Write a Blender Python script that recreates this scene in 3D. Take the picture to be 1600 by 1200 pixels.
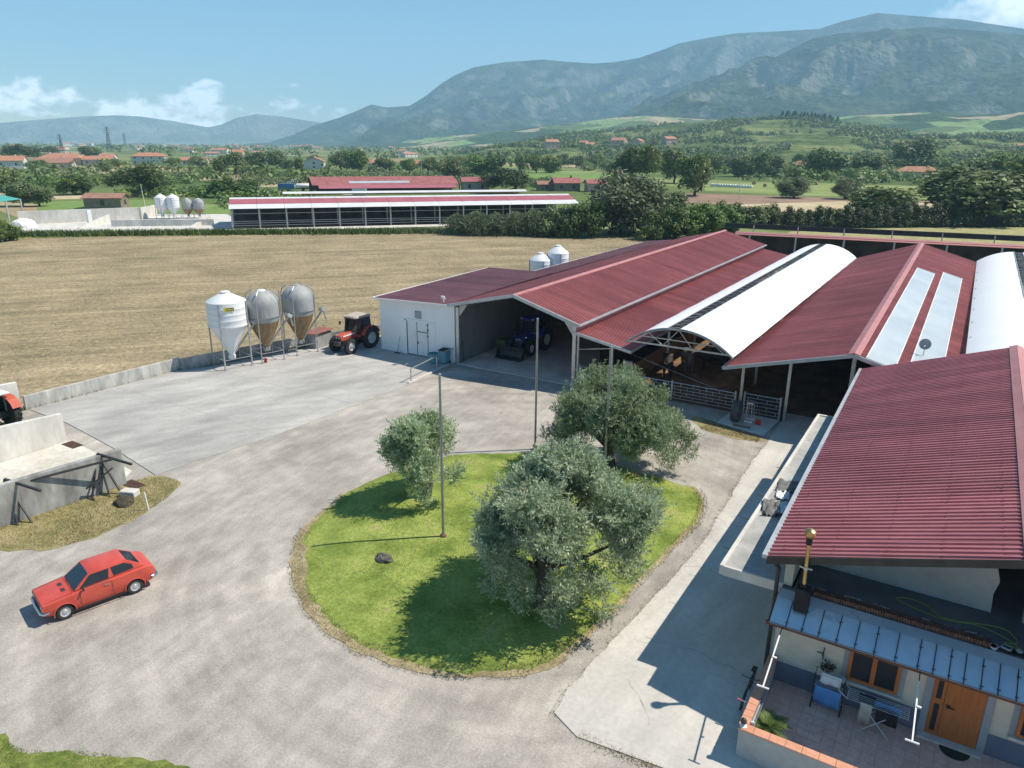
import bpy, bmesh, math, random
import numpy as np
from mathutils import Vector, Matrix, Euler

for o in list(bpy.data.objects):
    bpy.data.objects.remove(o)
scene = bpy.context.scene
COL = scene.collection
R = math.radians
rng = np.random.default_rng(7)
random.seed(7)

# ------------------------------------------------------------------ camera
# world: +Y runs along the barns, +X across them, z = 0 is the farm yard
CAM_H = 15.4
cam_d = bpy.data.cameras.new('camera')
cam = bpy.data.objects.new('camera', cam_d)
COL.objects.link(cam)
scene.camera = cam
cam_d.sensor_fit = 'HORIZONTAL'
cam_d.sensor_width = 36.0
cam_d.lens = 36.0 * 1150.0 / 1600.0
cam_d.clip_start = 0.1
cam_d.clip_end = 120000.0
_p, _r, _a = R(17.99), R(0.48), R(31.6)
FWDH = Vector((-math.sin(_a), math.cos(_a), 0))
RGT = Vector((math.cos(_a), math.sin(_a), 0))
_f = FWDH * math.cos(_p) - Vector((0, 0, 1)) * math.sin(_p)
_u = FWDH * math.sin(_p) + Vector((0, 0, 1)) * math.cos(_p)
_rt = RGT * math.cos(_r) + _u * math.sin(_r)
_up = _u * math.cos(_r) - RGT * math.sin(_r)
cam.matrix_world = Matrix(((_rt.x, _up.x, -_f.x, 0), (_rt.y, _up.y, -_f.y, 0), (_rt.z, _up.z, -_f.z, CAM_H), (0, 0, 0, 1)))

# ------------------------------------------------------------------ render settings
scene.render.engine = 'CYCLES'
scene.cycles.use_denoising = True
try:
    scene.cycles.denoiser = 'OPENIMAGEDENOISE'
except Exception:
    pass
scene.cycles.max_bounces = 6
scene.cycles.diffuse_bounces = 3
scene.cycles.glossy_bounces = 3
scene.cycles.transparent_max_bounces = 8
scene.cycles.volume_bounces = 2
scene.view_settings.view_transform = 'Standard'
scene.view_settings.look = 'None'
scene.view_settings.exposure = 0.38
scene.view_settings.gamma = 1.0
scene.view_settings.use_curve_mapping = False

# ------------------------------------------------------------------ sky and sun
SUN_EL = R(53.5)
SUN_DIR = Vector((0.776 * math.cos(SUN_EL), 0.631 * math.cos(SUN_EL), math.sin(SUN_EL))).normalized()
world = bpy.data.worlds.new('World')
scene.world = world
world.use_nodes = True
wn = world.node_tree
wn.nodes.clear()
def wnode(t, **k):
    n = wn.nodes.new(t)
    for a, b in k.items():
        setattr(n, a, b)
    return n
w_out = wnode('ShaderNodeOutputWorld')
w_bg = wnode('ShaderNodeBackground')
sky = wnode('ShaderNodeTexSky', sky_type='NISHITA', sun_disc=False)
sky.sun_elevation = SUN_EL
sky.sun_rotation = math.atan2(SUN_DIR.x, SUN_DIR.y)
sky.altitude = 100.0
sky.air_density = 1.0
sky.dust_density = 0.0
sky.ozone_density = 3.0
w_bg.inputs['Strength'].default_value = 0.10
wl = wn.links
# cumulus low over the horizon, all round it
tc = wnode('ShaderNodeTexCoord')
sep = wnode('ShaderNodeSeparateXYZ')
wl.new(tc.outputs['Generated'], sep.inputs[0])
mp = wnode('ShaderNodeMapping')
mp.inputs['Scale'].default_value = (19.0, 19.0, 32.0)
mp.inputs['Location'].default_value = (5.7, 2.9, 0.0)
wl.new(tc.outputs['Generated'], mp.inputs[0])
cn = wnode('ShaderNodeTexNoise')
cn.inputs['Scale'].default_value = 1.0
cn.inputs['Detail'].default_value = 8.0
cn.inputs['Roughness'].default_value = 0.58
wl.new(mp.outputs[0], cn.inputs['Vector'])
band = wnode('ShaderNodeValToRGB')
band.color_ramp.interpolation = 'EASE'
e = band.color_ramp.elements
e[0].position = 0.0; e[0].color = (.55, .55, .55, 1)
e[1].position = 0.044; e[1].color = (.64, .64, .64, 1)
x_ = band.color_ramp.elements.new(0.066); x_.color = (.50, .50, .50, 1)
x_ = band.color_ramp.elements.new(0.086); x_.color = (0, 0, 0, 1)
wl.new(sep.outputs['Z'], band.inputs[0])
big = wnode('ShaderNodeTexNoise')
big.inputs['Scale'].default_value = 5.0
big.inputs['Detail'].default_value = 2.0
wl.new(tc.outputs['Generated'], big.inputs['Vector'])
def wmath(op, a, b, clamp=False):
    n = wnode('ShaderNodeMath', operation=op, use_clamp=clamp)
    for i, v in enumerate((a, b)):
        if isinstance(v, (int, float)):
            n.inputs[i].default_value = v
        else:
            wl.new(v, n.inputs[i])
    return n.outputs[0]
cov = wmath('MULTIPLY', band.outputs[0], wmath('ADD', wmath('MULTIPLY', big.outputs['Fac'], 1.1), 0.45))
thr = wmath('SUBTRACT', wmath('ADD', cn.outputs['Fac'], cov), 1.135)
cm = wmath('MULTIPLY', thr, 9.0, True)
# a cap of cloud over the summit on the right
capd = wnode('ShaderNodeVectorMath', operation='DISTANCE'); capd.inputs[1].default_value = (0.012, 0.985, 0.172)
cms = wnode('ShaderNodeMapping'); cms.inputs['Scale'].default_value = (1, 1, 1); wl.new(tc.outputs['Generated'], cms.inputs[0]); wl.new(cms.outputs[0], capd.inputs[0])
capm = wmath('SUBTRACT', wmath('MULTIPLY', cn.outputs['Fac'], 0.16), capd.outputs['Value'])
capm = wmath('MULTIPLY', wmath('ADD', capm, 0.005), 22.0, True)
cm = wmath('MULTIPLY', wmath('MAXIMUM', cm, capm), 0.92)
mixc = wnode('ShaderNodeMix', data_type='RGBA')
wl.new(cm, mixc.inputs['Factor'])
hsv = wnode('ShaderNodeHueSaturation'); hsv.inputs['Saturation'].default_value = 1.18; hsv.inputs['Hue'].default_value = .493
wl.new(sky.outputs[0], hsv.inputs['Color']); wl.new(hsv.outputs[0], mixc.inputs['A'])
mixc.inputs['B'].default_value = (14.0, 14.6, 15.6, 1)
wl.new(mixc.outputs['Result'], w_bg.inputs['Color'])
wl.new(w_bg.outputs[0], w_out.inputs['Surface'])

sun_d = bpy.data.lights.new('sun', 'SUN')
sun_d.energy = 5.0
sun_d.angle = R(0.53)
sun_d.color = (1.0, 0.91, 0.775)
sun = bpy.data.objects.new('sun', sun_d)
COL.objects.link(sun)
sun.rotation_euler = (-SUN_DIR).to_track_quat('-Z', 'Y').to_euler()
sun.location = (0, 0, 60)

# ------------------------------------------------------------------ helpers
def tag(o, label=None, cat=None, group=None, kind=None):
    if label: o['label'] = label
    if cat: o['category'] = cat
    if group: o['group'] = group
    if kind: o['kind'] = kind
    return o

def empty(name, loc=(0, 0, 0), rz=0.0, label=None, cat=None, group=None):
    o = bpy.data.objects.new(name, None)
    o.empty_display_size = 0.2
    COL.objects.link(o)
    o.matrix_world = Matrix.Translation(loc) @ Matrix.Rotation(rz, 4, 'Z')
    return tag(o, label, cat, group)

def world_m(o):
    m = o.matrix_basis.copy()
    p = o.parent
    while p is not None:
        m = p.matrix_basis @ m
        p = p.parent
    return m

class MB:
    """collects shapes; build() links them as one mesh object"""
    def __init__(s, M=None):
        s.v = []; s.f = []; s.M = M
    def add(s, vs, fs):
        b = len(s.v)
        for p in vs:
            p = Vector(p)
            s.v.append(s.M @ p if s.M is not None else p)
        for f in fs:
            s.f.append(tuple(b + i for i in f))
        return s
    def box(s, x0, x1, y0, y1, z0, z1):
        if x0 > x1: x0, x1 = x1, x0
        if y0 > y1: y0, y1 = y1, y0
        if z0 > z1: z0, z1 = z1, z0
        return s.add([(x0,y0,z0),(x1,y0,z0),(x1,y1,z0),(x0,y1,z0),(x0,y0,z1),(x1,y0,z1),(x1,y1,z1),(x0,y1,z1)],
                     [(3,2,1,0),(4,5,6,7),(0,1,5,4),(1,2,6,5),(2,3,7,6),(3,0,4,7)])
    def cbox(s, c, sz, M=None):
        hx, hy, hz = sz[0]/2, sz[1]/2, sz[2]/2
        vs = [Vector((x, y, z)) for z in (-hz, hz) for x, y in ((-hx,-hy),(hx,-hy),(hx,hy),(-hx,hy))]
        if M is not None: vs = [M @ p for p in vs]
        vs = [p + Vector(c) for p in vs]
        return s.add(vs, [(3,2,1,0),(4,5,6,7),(0,1,5,4),(1,2,6,5),(2,3,7,6),(3,0,4,7)])
    def bar(s, p, q, w, h=None, up=(0, 0, 1)):
        p, q = Vector(p), Vector(q); h = h or w
        d = (q - p).normalized(); up = Vector(up)
        if abs(d.dot(up)) > .98: up = Vector((1, 0, 0))
        a = d.cross(up).normalized(); b = a.cross(d).normalized()
        vs = [e + a*x*w/2 + b*y*h/2 for e in (p, q) for x, y in ((-1,-1),(1,-1),(1,1),(-1,1))]
        return s.add(vs, [(0,1,2,3),(7,6,5,4),(4,5,1,0),(5,6,2,1),(6,7,3,2),(7,4,0,3)])
    def tube(s, p, q, r, r2=None, n=8, caps=True):
        return s.path([p, q], [r, r if r2 is None else r2], n, caps)
    def path(s, pts, r, n=8, caps=True):
        pts = [Vector(p) for p in pts]
        rs = r if isinstance(r, (list, tuple)) else [r] * len(pts)
        vs = []; fs = []; prev = None
        for i, p in enumerate(pts):
            d = (pts[min(i+1, len(pts)-1)] - pts[max(i-1, 0)]).normalized()
            if prev is None:
                up = Vector((0, 0, 1)) if abs(d.z) < .9 else Vector((1, 0, 0))
                a = d.cross(up).normalized()
            else:
                a = (prev - d * prev.dot(d)).normalized()
            prev = a; b = d.cross(a)
            for k in range(n):
                t = 2*math.pi*k/n
                vs.append(p + (a*math.cos(t) + b*math.sin(t)) * rs[i])
        for i in range(len(pts)-1):
            for k in range(n):
                k2 = (k+1) % n
                fs.append((i*n+k, i*n+k2, (i+1)*n+k2, (i+1)*n+k))
        if caps:
            fs.append(tuple(reversed(range(n)))); fs.append(tuple((len(pts)-1)*n+k for k in range(n)))
        return s.add(vs, fs)
    def lathe(s, prof, c=(0, 0, 0), n=24, axis='Z', close=False):
        vs = []; fs = []
        for r, z in prof:
            for k in range(n):
                t = 2*math.pi*k/n
                a, b = r*math.cos(t), r*math.sin(t)
                if axis == 'Z': p = (a, b, z)
                elif axis == 'Y': p = (a, z, b)
                else: p = (z, a, b)
                vs.append((p[0]+c[0], p[1]+c[1], p[2]+c[2]))
        m = len(prof)
        for i in range(m-1 if not close else m):
            j = (i+1) % m
            for k in range(n):
                k2 = (k+1) % n
                f = (i*n+k, i*n+k2, j*n+k2, j*n+k)
                fs.append(f if axis != 'Y' else tuple(reversed(f)))
        return s.add(vs, fs)
    def prism(s, pts, axis, a, b):
        """2D outline extruded along axis between a and b; outline in the other two axes in order"""
        n = len(pts); vs = []
        for t in (a, b):
            for u, w in pts:
                vs.append({'X': (t, u, w), 'Y': (u, t, w), 'Z': (u, w, t)}[axis])
        fs = [tuple(reversed(range(n))), tuple(range(n, 2*n))]
        for i in range(n):
            j = (i+1) % n
            fs.append((i, j, n+j, n+i))
        return s.add(vs, fs)
    def quad(s, a, b, c, d):
        return s.add([a, b, c, d], [(0, 1, 2, 3)])
    def slab(s, a, b, c, d, t):
        """quad a,b,c,d thickened by t along -normal"""
        a, b, c, d = map(Vector, (a, b, c, d))
        n = (b-a).cross(d-a).normalized()*t
        return s.add([a, b, c, d, a-n, b-n, c-n, d-n], [(0,1,2,3),(7,6,5,4),(4,5,1,0),(5,6,2,1),(6,7,3,2),(7,4,0,3)])
    def build(s, name, mat, parent=None, smooth=False, bevel=0.0, local=False, recalc=True, seg=1):
        vs = s.v
        if parent is not None and not local:
            iv = world_m(parent).inverted()
            vs = [iv @ p for p in vs]
        me = bpy.data.meshes.new(name)
        me.from_pydata([tuple(p) for p in vs], [], s.f)
        if recalc or bevel:
            bm = bmesh.new(); bm.from_mesh(me)
            if recalc: bmesh.ops.recalc_face_normals(bm, faces=bm.faces)
            if bevel:
                bmesh.ops.bevel(bm, geom=[e for e in bm.edges if e.is_manifold and e.calc_face_angle(0) > .5], offset=bevel, segments=seg, affect='EDGES', clamp_overlap=True)
            bm.to_mesh(me); bm.free()
        if smooth:
            smooth_mesh(me, R(40))
        return link(name, me, mat, parent)

def smooth_mesh(me, ang=R(40)):
    me.polygons.foreach_set('use_smooth', [True]*len(me.polygons))
    try:
        me.set_sharp_from_angle(angle=ang)
    except Exception:
        pass

def link(name, me, mat, parent=None, M=None):
    o = bpy.data.objects.new(name, me)
    COL.objects.link(o)
    if mat is not None and len(me.materials) == 0:
        me.materials.append(mat)
    if parent is not None: o.parent = parent
    if M is not None: o.matrix_basis = M
    return o

def np_mesh(name, V, Fc, smooth=False):
    """fast mesh from numpy arrays; Fc is (n,3) or (n,4)"""
    V = np.asarray(V, dtype=np.float32); Fc = np.asarray(Fc, dtype=np.int32)
    me = bpy.data.meshes.new(name)
    me.vertices.add(len(V)); me.vertices.foreach_set('co', V.ravel())
    k = Fc.shape[1]
    me.loops.add(Fc.size); me.loops.foreach_set('vertex_index', Fc.ravel())
    me.polygons.add(len(Fc))
    me.polygons.foreach_set('loop_start', np.arange(0, Fc.size, k, dtype=np.int32))
    if smooth: me.polygons.foreach_set('use_smooth', np.ones(len(Fc), dtype=bool))
    me.update(calc_edges=True)
    return me

def children(o):
    return [c for c in bpy.data.objects if c.parent == o]

_kids = {}
def copy_tree(o, parent=None, kids=None):
    """a thing with copies of its parts and sub-parts (mesh data shared)"""
    c = o.copy(); COL.objects.link(c)
    if parent is not None: c.parent = parent
    for ch in list(o.children):
        copy_tree(ch, c)
    return c

def place(o, loc, rz=0.0, sc=1.0):
    s = sc if isinstance(sc, (tuple, list)) else (sc, sc, sc)
    o.matrix_basis = Matrix.Translation(loc) @ Matrix.Rotation(rz, 4, 'Z') @ Matrix.Diagonal((*s, 1))
    return o

# value noise, vectorised
def _hash(ix, iy, seed):
    h = (ix.astype(np.int64)*374761393 + iy.astype(np.int64)*668265263 + seed*1442695041) & 0xffffffff
    h = ((h ^ (h >> 13)) * 1274126177) & 0xffffffff
    return ((h ^ (h >> 16)) & 0xffff) / 65535.0
def vnoise(x, y, seed=0):
    x = np.asarray(x, float); y = np.asarray(y, float)
    ix = np.floor(x); iy = np.floor(y); fx = x-ix; fy = y-iy
    ix = ix.astype(np.int64); iy = iy.astype(np.int64)
    ux = fx*fx*fx*(fx*(fx*6-15)+10); uy = fy*fy*fy*(fy*(fy*6-15)+10)
    a = _hash(ix, iy, seed); b = _hash(ix+1, iy, seed); c = _hash(ix, iy+1, seed); d = _hash(ix+1, iy+1, seed)
    return (a*(1-ux)+b*ux)*(1-uy) + (c*(1-ux)+d*ux)*uy
def fbm(x, y, seed=0, oct=5, gain=.5, lac=2.03, ridged=False):
    t = 0; a = 1; n = 0
    for i in range(oct):
        v = vnoise(x, y, seed+i*17)
        if ridged: v = 1-abs(v*2-1)
        t = t + a*v; n += a; a *= gain; x = x*lac+3.1; y = y*lac-1.7
    return t/n

# ------------------------------------------------------------------ materials
MATS = {}
def mat(name, c1, c2=None, scale=1.0, rough=.7, metal=0.0, bump=0.0, bscale=None, detail=6.0, spec=.4, c3=None, stretch=None,
        contrast=(.35, .65), coord='world', fine=None, emit=None, trans=0.0, alpha=1.0, coat=0.0, pos3=.75, dist=.02):
    m = bpy.data.materials.new(name); m.use_nodes = True
    MATS[name] = m
    nt = m.node_tree; N = nt.nodes; L = nt.links
    b = N['Principled BSDF']
    b.inputs['Roughness'].default_value = rough
    b.inputs['Metallic'].default_value = metal
    b.inputs['Specular IOR Level'].default_value = spec
    if coat: b.inputs['Coat Weight'].default_value = coat; b.inputs['Coat Roughness'].default_value = .08
    if trans: b.inputs['Transmission Weight'].default_value = trans
    b.inputs['Base Color'].default_value = (*c1, 1)
    if c2 is None and not bump:
        return m
    if coord == 'world':
        src = N.new('ShaderNodeNewGeometry').outputs['Position']
    else:
        src = N.new('ShaderNodeTexCoord').outputs['Object']
    if stretch:
        mp = N.new('ShaderNodeMapping'); mp.inputs['Scale'].default_value = stretch
        L.new(src, mp.inputs[0]); src = mp.outputs[0]
    if c2 is not None:
        n = N.new('ShaderNodeTexNoise'); n.inputs['Scale'].default_value = scale; n.inputs['Detail'].default_value = detail
        n.inputs['Roughness'].default_value = .6
        L.new(src, n.inputs['Vector'])
        rp = N.new('ShaderNodeValToRGB'); e = rp.color_ramp.elements
        e[0].position = contrast[0]; e[0].color = (*c1, 1); e[1].position = contrast[1]; e[1].color = (*c2, 1)
        if c3 is not None:
            k = rp.color_ramp.elements.new(pos3); k.color = (*c3, 1)
        L.new(n.outputs['Fac'], rp.inputs[0])
        out = rp.outputs[0]
        if fine:   # (scale, amount): a second, finer grain multiplied in
            n2 = N.new('ShaderNodeTexNoise'); n2.inputs['Scale'].default_value = fine[0]; n2.inputs['Detail'].default_value = 5
            L.new(src, n2.inputs['Vector'])
            mr = N.new('ShaderNodeMapRange'); mr.inputs['From Min'].default_value = .3; mr.inputs['From Max'].default_value = .7
            mr.inputs['To Min'].default_value = 1-fine[1]; mr.inputs['To Max'].default_value = 1+fine[1]
            L.new(n2.outputs['Fac'], mr.inputs['Value'])
            mx = N.new('ShaderNodeMix'); mx.data_type = 'RGBA'; mx.blend_type = 'MULTIPLY'; mx.inputs['Factor'].default_value = 1
            L.new(out, mx.inputs['A']); L.new(mr.outputs[0], mx.inputs['B']); out = mx.outputs['Result']
        L.new(out, b.inputs['Base Color'])
    if bump:
        n3 = N.new('ShaderNodeTexNoise'); n3.inputs['Scale'].default_value = bscale or scale*4; n3.inputs['Detail'].default_value = 6
        L.new(src, n3.inputs['Vector'])
        bp = N.new('ShaderNodeBump'); bp.inputs['Strength'].default_value = bump; bp.inputs['Distance'].default_value = dist
        L.new(n3.outputs['Fac'], bp.inputs['Height']); L.new(bp.outputs[0], b.inputs['Normal'])
    return m

def nodes_of(m):
    return m.node_tree.nodes, m.node_tree.links, m.node_tree.nodes['Principled BSDF']

def leaf_mat(name, c1, c2, rough=.55, sss=.25, scale=.8, c3=None):
    """foliage: colour varies leaf by leaf (per-face random via noise on position), a little light passes through"""
    m = bpy.data.materials.new(name); m.use_nodes = True; MATS[name] = m
    N, L, b = nodes_of(m)
    g = N.new('ShaderNodeNewGeometry')
    n = N.new('ShaderNodeTexNoise'); n.inputs['Scale'].default_value = scale; n.inputs['Detail'].default_value = 3
    L.new(g.outputs['Position'], n.inputs['Vector'])
    wn_ = N.new('ShaderNodeMath'); wn_.operation = 'MULTIPLY_ADD'; wn_.inputs[1].default_value = .5; wn_.inputs[2].default_value = 0.0
    L.new(g.outputs['Random Per Island'], wn_.inputs[0])
    ad = N.new('ShaderNodeMath'); ad.operation = 'MULTIPLY_ADD'; ad.inputs[1].default_value = .9
    L.new(n.outputs['Fac'], ad.inputs[0]); L.new(wn_.outputs[0], ad.inputs[2])
    rp = N.new('ShaderNodeValToRGB'); e = rp.color_ramp.elements
    e[0].position = .38; e[0].color = (*c1, 1); e[1].position = .95; e[1].color = (*c2, 1)
    if c3 is not None:
        k = e.new(.72); k.color = (*c3, 1)
    L.new(ad.outputs[0], rp.inputs[0])
    oi = N.new('ShaderNodeObjectInfo')
    hs = N.new('ShaderNodeHueSaturation')
    nb = N.new('ShaderNodeTexNoise'); nb.inputs['Scale'].default_value = .045; nb.inputs['Detail'].default_value = 3
    L.new(g.outputs['Position'], nb.inputs['Vector'])
    mh = N.new('ShaderNodeMapRange'); mh.inputs['From Min'].default_value = .3; mh.inputs['From Max'].default_value = .7; mh.inputs['To Min'].default_value = .475; mh.inputs['To Max'].default_value = .515
    L.new(nb.outputs['Fac'], mh.inputs['Value']); L.new(mh.outputs[0], hs.inputs['Hue'])
    ms = N.new('ShaderNodeMapRange'); ms.inputs['From Min'].default_value = .35; ms.inputs['From Max'].default_value = .65; ms.inputs['To Min'].default_value = .72; ms.inputs['To Max'].default_value = 1.08
    L.new(nb.outputs['Color'], ms.inputs['Value']); L.new(ms.outputs[0], hs.inputs['Saturation'])
    mr = N.new('ShaderNodeMapRange'); mr.inputs['To Min'].default_value = .78; mr.inputs['To Max'].default_value = 1.22
    L.new(oi.outputs['Random'], mr.inputs['Value']); L.new(mr.outputs[0], hs.inputs['Value'])
    L.new(rp.outputs[0], hs.inputs['Color'])
    L.new(hs.outputs[0], b.inputs['Base Color'])
    b.inputs['Roughness'].default_value = rough; b.inputs['Specular IOR Level'].default_value = .3
    tr = N.new('ShaderNodeBsdfTranslucent'); L.new(hs.outputs[0], tr.inputs['Color'])
    mx = N.new('ShaderNodeMixShader'); mx.inputs[0].default_value = sss
    L.new(b.outputs[0], mx.inputs[1]); L.new(tr.outputs[0], mx.inputs[2])
    L.new(mx.outputs[0], N['Material Output'].inputs['Surface'])
    return m

# ------------------------------------------------------------------ the ground and the hills
def patch_mat(name, cols, cell, rough=.95, grain=(1.2, .2), rot=.6):
    """farmland: irregular plots, each of one crop colour"""
    m = bpy.data.materials.new(name); m.use_nodes = True; MATS[name] = m
    N, L, b = nodes_of(m)
    b.inputs['Roughness'].default_value = rough; b.inputs['Specular IOR Level'].default_value = .15
    g = N.new('ShaderNodeNewGeometry')
    mp = N.new('ShaderNodeMapping'); mp.inputs['Rotation'].default_value = (0, 0, rot); mp.inputs['Scale'].default_value = (1/cell[0], 1/cell[1], 0)
    L.new(g.outputs['Position'], mp.inputs[0])
    v = N.new('ShaderNodeTexVoronoi'); v.distance = 'CHEBYCHEV'; v.inputs['Randomness'].default_value = .85; v.inputs['Scale'].default_value = 1
    L.new(mp.outputs[0], v.inputs['Vector'])
    sp = N.new('ShaderNodeSeparateColor'); L.new(v.outputs['Color'], sp.inputs[0])
    rp = N.new('ShaderNodeValToRGB'); rp.color_ramp.interpolation = 'CONSTANT'
    e = rp.color_ramp.elements
    while len(e) > 1: e.remove(e[-1])
    e[0].position = 0; e[0].color = (*cols[0], 1)
    for i, cc in enumerate(cols[1:], 1):
        k = e.new(i/len(cols)); k.color = (*cc, 1)
    L.new(sp.outputs[0], rp.inputs[0])
    out = rp.outputs[0]
    for sc, am in ((grain[0], grain[1]), (.02, .25)):
        n = N.new('ShaderNodeTexNoise'); n.inputs['Scale'].default_value = sc; n.inputs['Detail'].default_value = 6
        L.new(g.outputs['Position'], n.inputs['Vector'])
        mr = N.new('ShaderNodeMapRange'); mr.inputs['From Min'].default_value = .3; mr.inputs['From Max'].default_value = .7
        mr.inputs['To Min'].default_value = 1-am; mr.inputs['To Max'].default_value = 1+am
        L.new(n.outputs['Fac'], mr.inputs['Value'])
        mx = N.new('ShaderNodeMix'); mx.data_type = 'RGBA'; mx.blend_type = 'MULTIPLY'; mx.inputs['Factor'].default_value = 1
        L.new(out, mx.inputs['A']); L.new(mr.outputs[0], mx.inputs['B']); out = mx.outputs['Result']
    L.new(out, b.inputs['Base Color'])
    return m

M_plain = patch_mat('farmland', [(.11,.155,.045),(.15,.19,.065),(.36,.29,.17),(.095,.14,.04),(.20,.23,.085),(.13,.17,.055),(.29,.23,.14),(.12,.16,.05)], (150., 70.), rot=.55)
M_gravel = mat('gravel', (.31,.287,.255), (.46,.425,.375), .22, rough=.95, bump=.5, bscale=22., spec=.2, fine=(14., .16), c3=(.50,.455,.39), contrast=(.30,.62), dist=.03)
def wheel_tracks(m, c, amt):
    # paler and darker wheel tracks curving round the island
    N, L, b = nodes_of(m)
    g = N.new('ShaderNodeNewGeometry')
    sb = N.new('ShaderNodeVectorMath'); sb.operation = 'SUBTRACT'; sb.inputs[1].default_value = (*c, 0); L.new(g.outputs['Position'], sb.inputs[0])
    ln = N.new('ShaderNodeVectorMath'); ln.operation = 'LENGTH'; L.new(sb.outputs[0], ln.inputs[0])
    sx = N.new('ShaderNodeSeparateXYZ'); L.new(sb.outputs[0], sx.inputs[0])
    at = N.new('ShaderNodeMath'); at.operation = 'ARCTAN2'; L.new(sx.outputs[1], at.inputs[0]); L.new(sx.outputs[0], at.inputs[1])
    cx = N.new('ShaderNodeCombineXYZ'); L.new(ln.outputs['Value'], cx.inputs[0]); L.new(at.outputs[0], cx.inputs[1])
    n = N.new('ShaderNodeTexNoise'); n.inputs['Scale'].default_value = 1.1; n.inputs['Detail'].default_value = 5; n.inputs['Roughness'].default_value = .65; L.new(cx.outputs[0], n.inputs['Vector'])
    mr = N.new('ShaderNodeMapRange'); mr.inputs['From Min'].default_value = .32; mr.inputs['From Max'].default_value = .68; mr.inputs['To Min'].default_value = 1-amt; mr.inputs['To Max'].default_value = 1+amt
    L.new(n.outputs['Fac'], mr.inputs['Value'])
    src = b.inputs['Base Color'].links[0].from_socket
    mx = N.new('ShaderNodeMix'); mx.data_type = 'RGBA'; mx.blend_type = 'MULTIPLY'; mx.inputs['Factor'].default_value = 1
    L.new(src, mx.inputs['A']); L.new(mr.outputs[0], mx.inputs['B']); L.new(mx.outputs['Result'], b.inputs['Base Color'])
wheel_tracks(M_gravel, (-13.5, 23.5), .13)
M_conc = mat('concrete_slab', (.365,.355,.335), (.485,.47,.44), .30, rough=.9, bump=.15, bscale=20., spec=.25, fine=(6., .07), contrast=(.3,.7))
M_path = mat('path_concrete', (.47,.45,.41), (.63,.60,.55), .30, rough=.9, bump=.15, bscale=20., spec=.25, fine=(6., .07), contrast=(.3,.7))
M_concdk = mat('stained_concrete', (.20,.20,.19), (.42,.42,.40), .9, rough=.92, bump=.25, bscale=14., spec=.2, fine=(5., .15), stretch=(1,1,.35), contrast=(.36,.62))
M_conclt = mat('pale_concrete', (.50,.485,.445), (.68,.655,.605), .6, rough=.9, bump=.15, bscale=20., spec=.2, fine=(4., .08), stretch=(1,1,.4))
M_stub = mat('stubble_soil', (.235,.20,.12), (.37,.30,.19), .16, rough=1, bump=.9, bscale=3.0, spec=.1, fine=(2.2, .24), c3=(.42,.345,.215), contrast=(.3,.6), dist=.15)
M_lawn = mat('lawn_turf', (.135,.195,.036), (.29,.345,.085), .55, rough=.95, bump=.6, bscale=20., spec=.15, c3=(.38,.34,.15), fine=(9., .25), contrast=(.36,.58), pos3=.72, dist=.04)
M_dry = mat('dry_grass', (.20,.19,.075), (.36,.30,.16), .9, rough=1, bump=.6, bscale=18., spec=.1, fine=(8., .25), dist=.05)
M_weeds = mat('weedy_verge', (.10,.15,.03), (.22,.24,.07), .5, rough=1, bump=.5, bscale=6., spec=.1, fine=(4., .3))

def streaks(m, rot, scale, amt, detail=4, lo=.34, hi=.66):
    # long streaks (drill rows, scraped dung, tyre smears) multiplied into the colour
    N, L, b = nodes_of(m)
    g = N.new('ShaderNodeNewGeometry'); r_ = N.new('ShaderNodeVectorRotate'); r_.rotation_type = 'Z_AXIS'; r_.inputs['Angle'].default_value = rot
    L.new(g.outputs['Position'], r_.inputs['Vector'])
    mp = N.new('ShaderNodeMapping'); mp.inputs['Scale'].default_value = scale; L.new(r_.outputs[0], mp.inputs[0])
    n = N.new('ShaderNodeTexNoise'); n.inputs['Scale'].default_value = 1; n.inputs['Detail'].default_value = detail; n.inputs['Roughness'].default_value = .6; L.new(mp.outputs[0], n.inputs['Vector'])
    mr = N.new('ShaderNodeMapRange'); mr.inputs['From Min'].default_value = lo; mr.inputs['From Max'].default_value = hi; mr.inputs['To Min'].default_value = 1-amt; mr.inputs['To Max'].default_value = 1+amt*.6
    L.new(n.outputs['Fac'], mr.inputs['Value'])
    src = b.inputs['Base Color'].links[0].from_socket
    mx = N.new('ShaderNodeMix'); mx.data_type = 'RGBA'; mx.blend_type = 'MULTIPLY'; mx.inputs['Factor'].default_value = 1
    L.new(src, mx.inputs['A']); L.new(mr.outputs[0], mx.inputs['B']); L.new(mx.outputs['Result'], b.inputs['Base Color'])
streaks(M_stub, -math.atan2(.754,.657), (.012, .55, 0), .22)
streaks(M_stub, -math.atan2(.754,.657), (.05, 1.9, 0), .16)
streaks(M_gravel, R(-62), (.10, .8, 0), .09, 6)
streaks(M_gravel, R(-100), (.3, 2.4, 0), .11, 7)
streaks(M_gravel, R(20), (.9, .9, 0), .12, 9, .4, .62)
streaks(M_path, R(-85), (.12, .9, 0), .13, 6)
streaks(M_conc, R(-80), (.10, .42, 0), .22, 6)
streaks(M_conc, R(-50), (.25, 1.6, 0), .10, 5)

def smoothline(pts, step=.6, jit=.0, seed=1, closed=True):
    """densify an outline and roughen it a little"""
    P = np.array(pts, float); n = len(P); out = []
    for i in range(n if closed else n-1):
        a, b = P[i], P[(i+1) % n]; L = np.linalg.norm(b-a); k = max(1, int(L/step))
        for j in range(k):
            q = a+(b-a)*j/k
            if jit:
                nn = np.array([-(b-a)[1], (b-a)[0]])/max(L, 1e-6)
                q = q+nn*jit*(fbm(q[0]*1.3, q[1]*1.3, seed, 3)-.5)*2.4
            out.append(q)
    if not closed: out.append(P[-1])
    return np.array(out)

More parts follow.
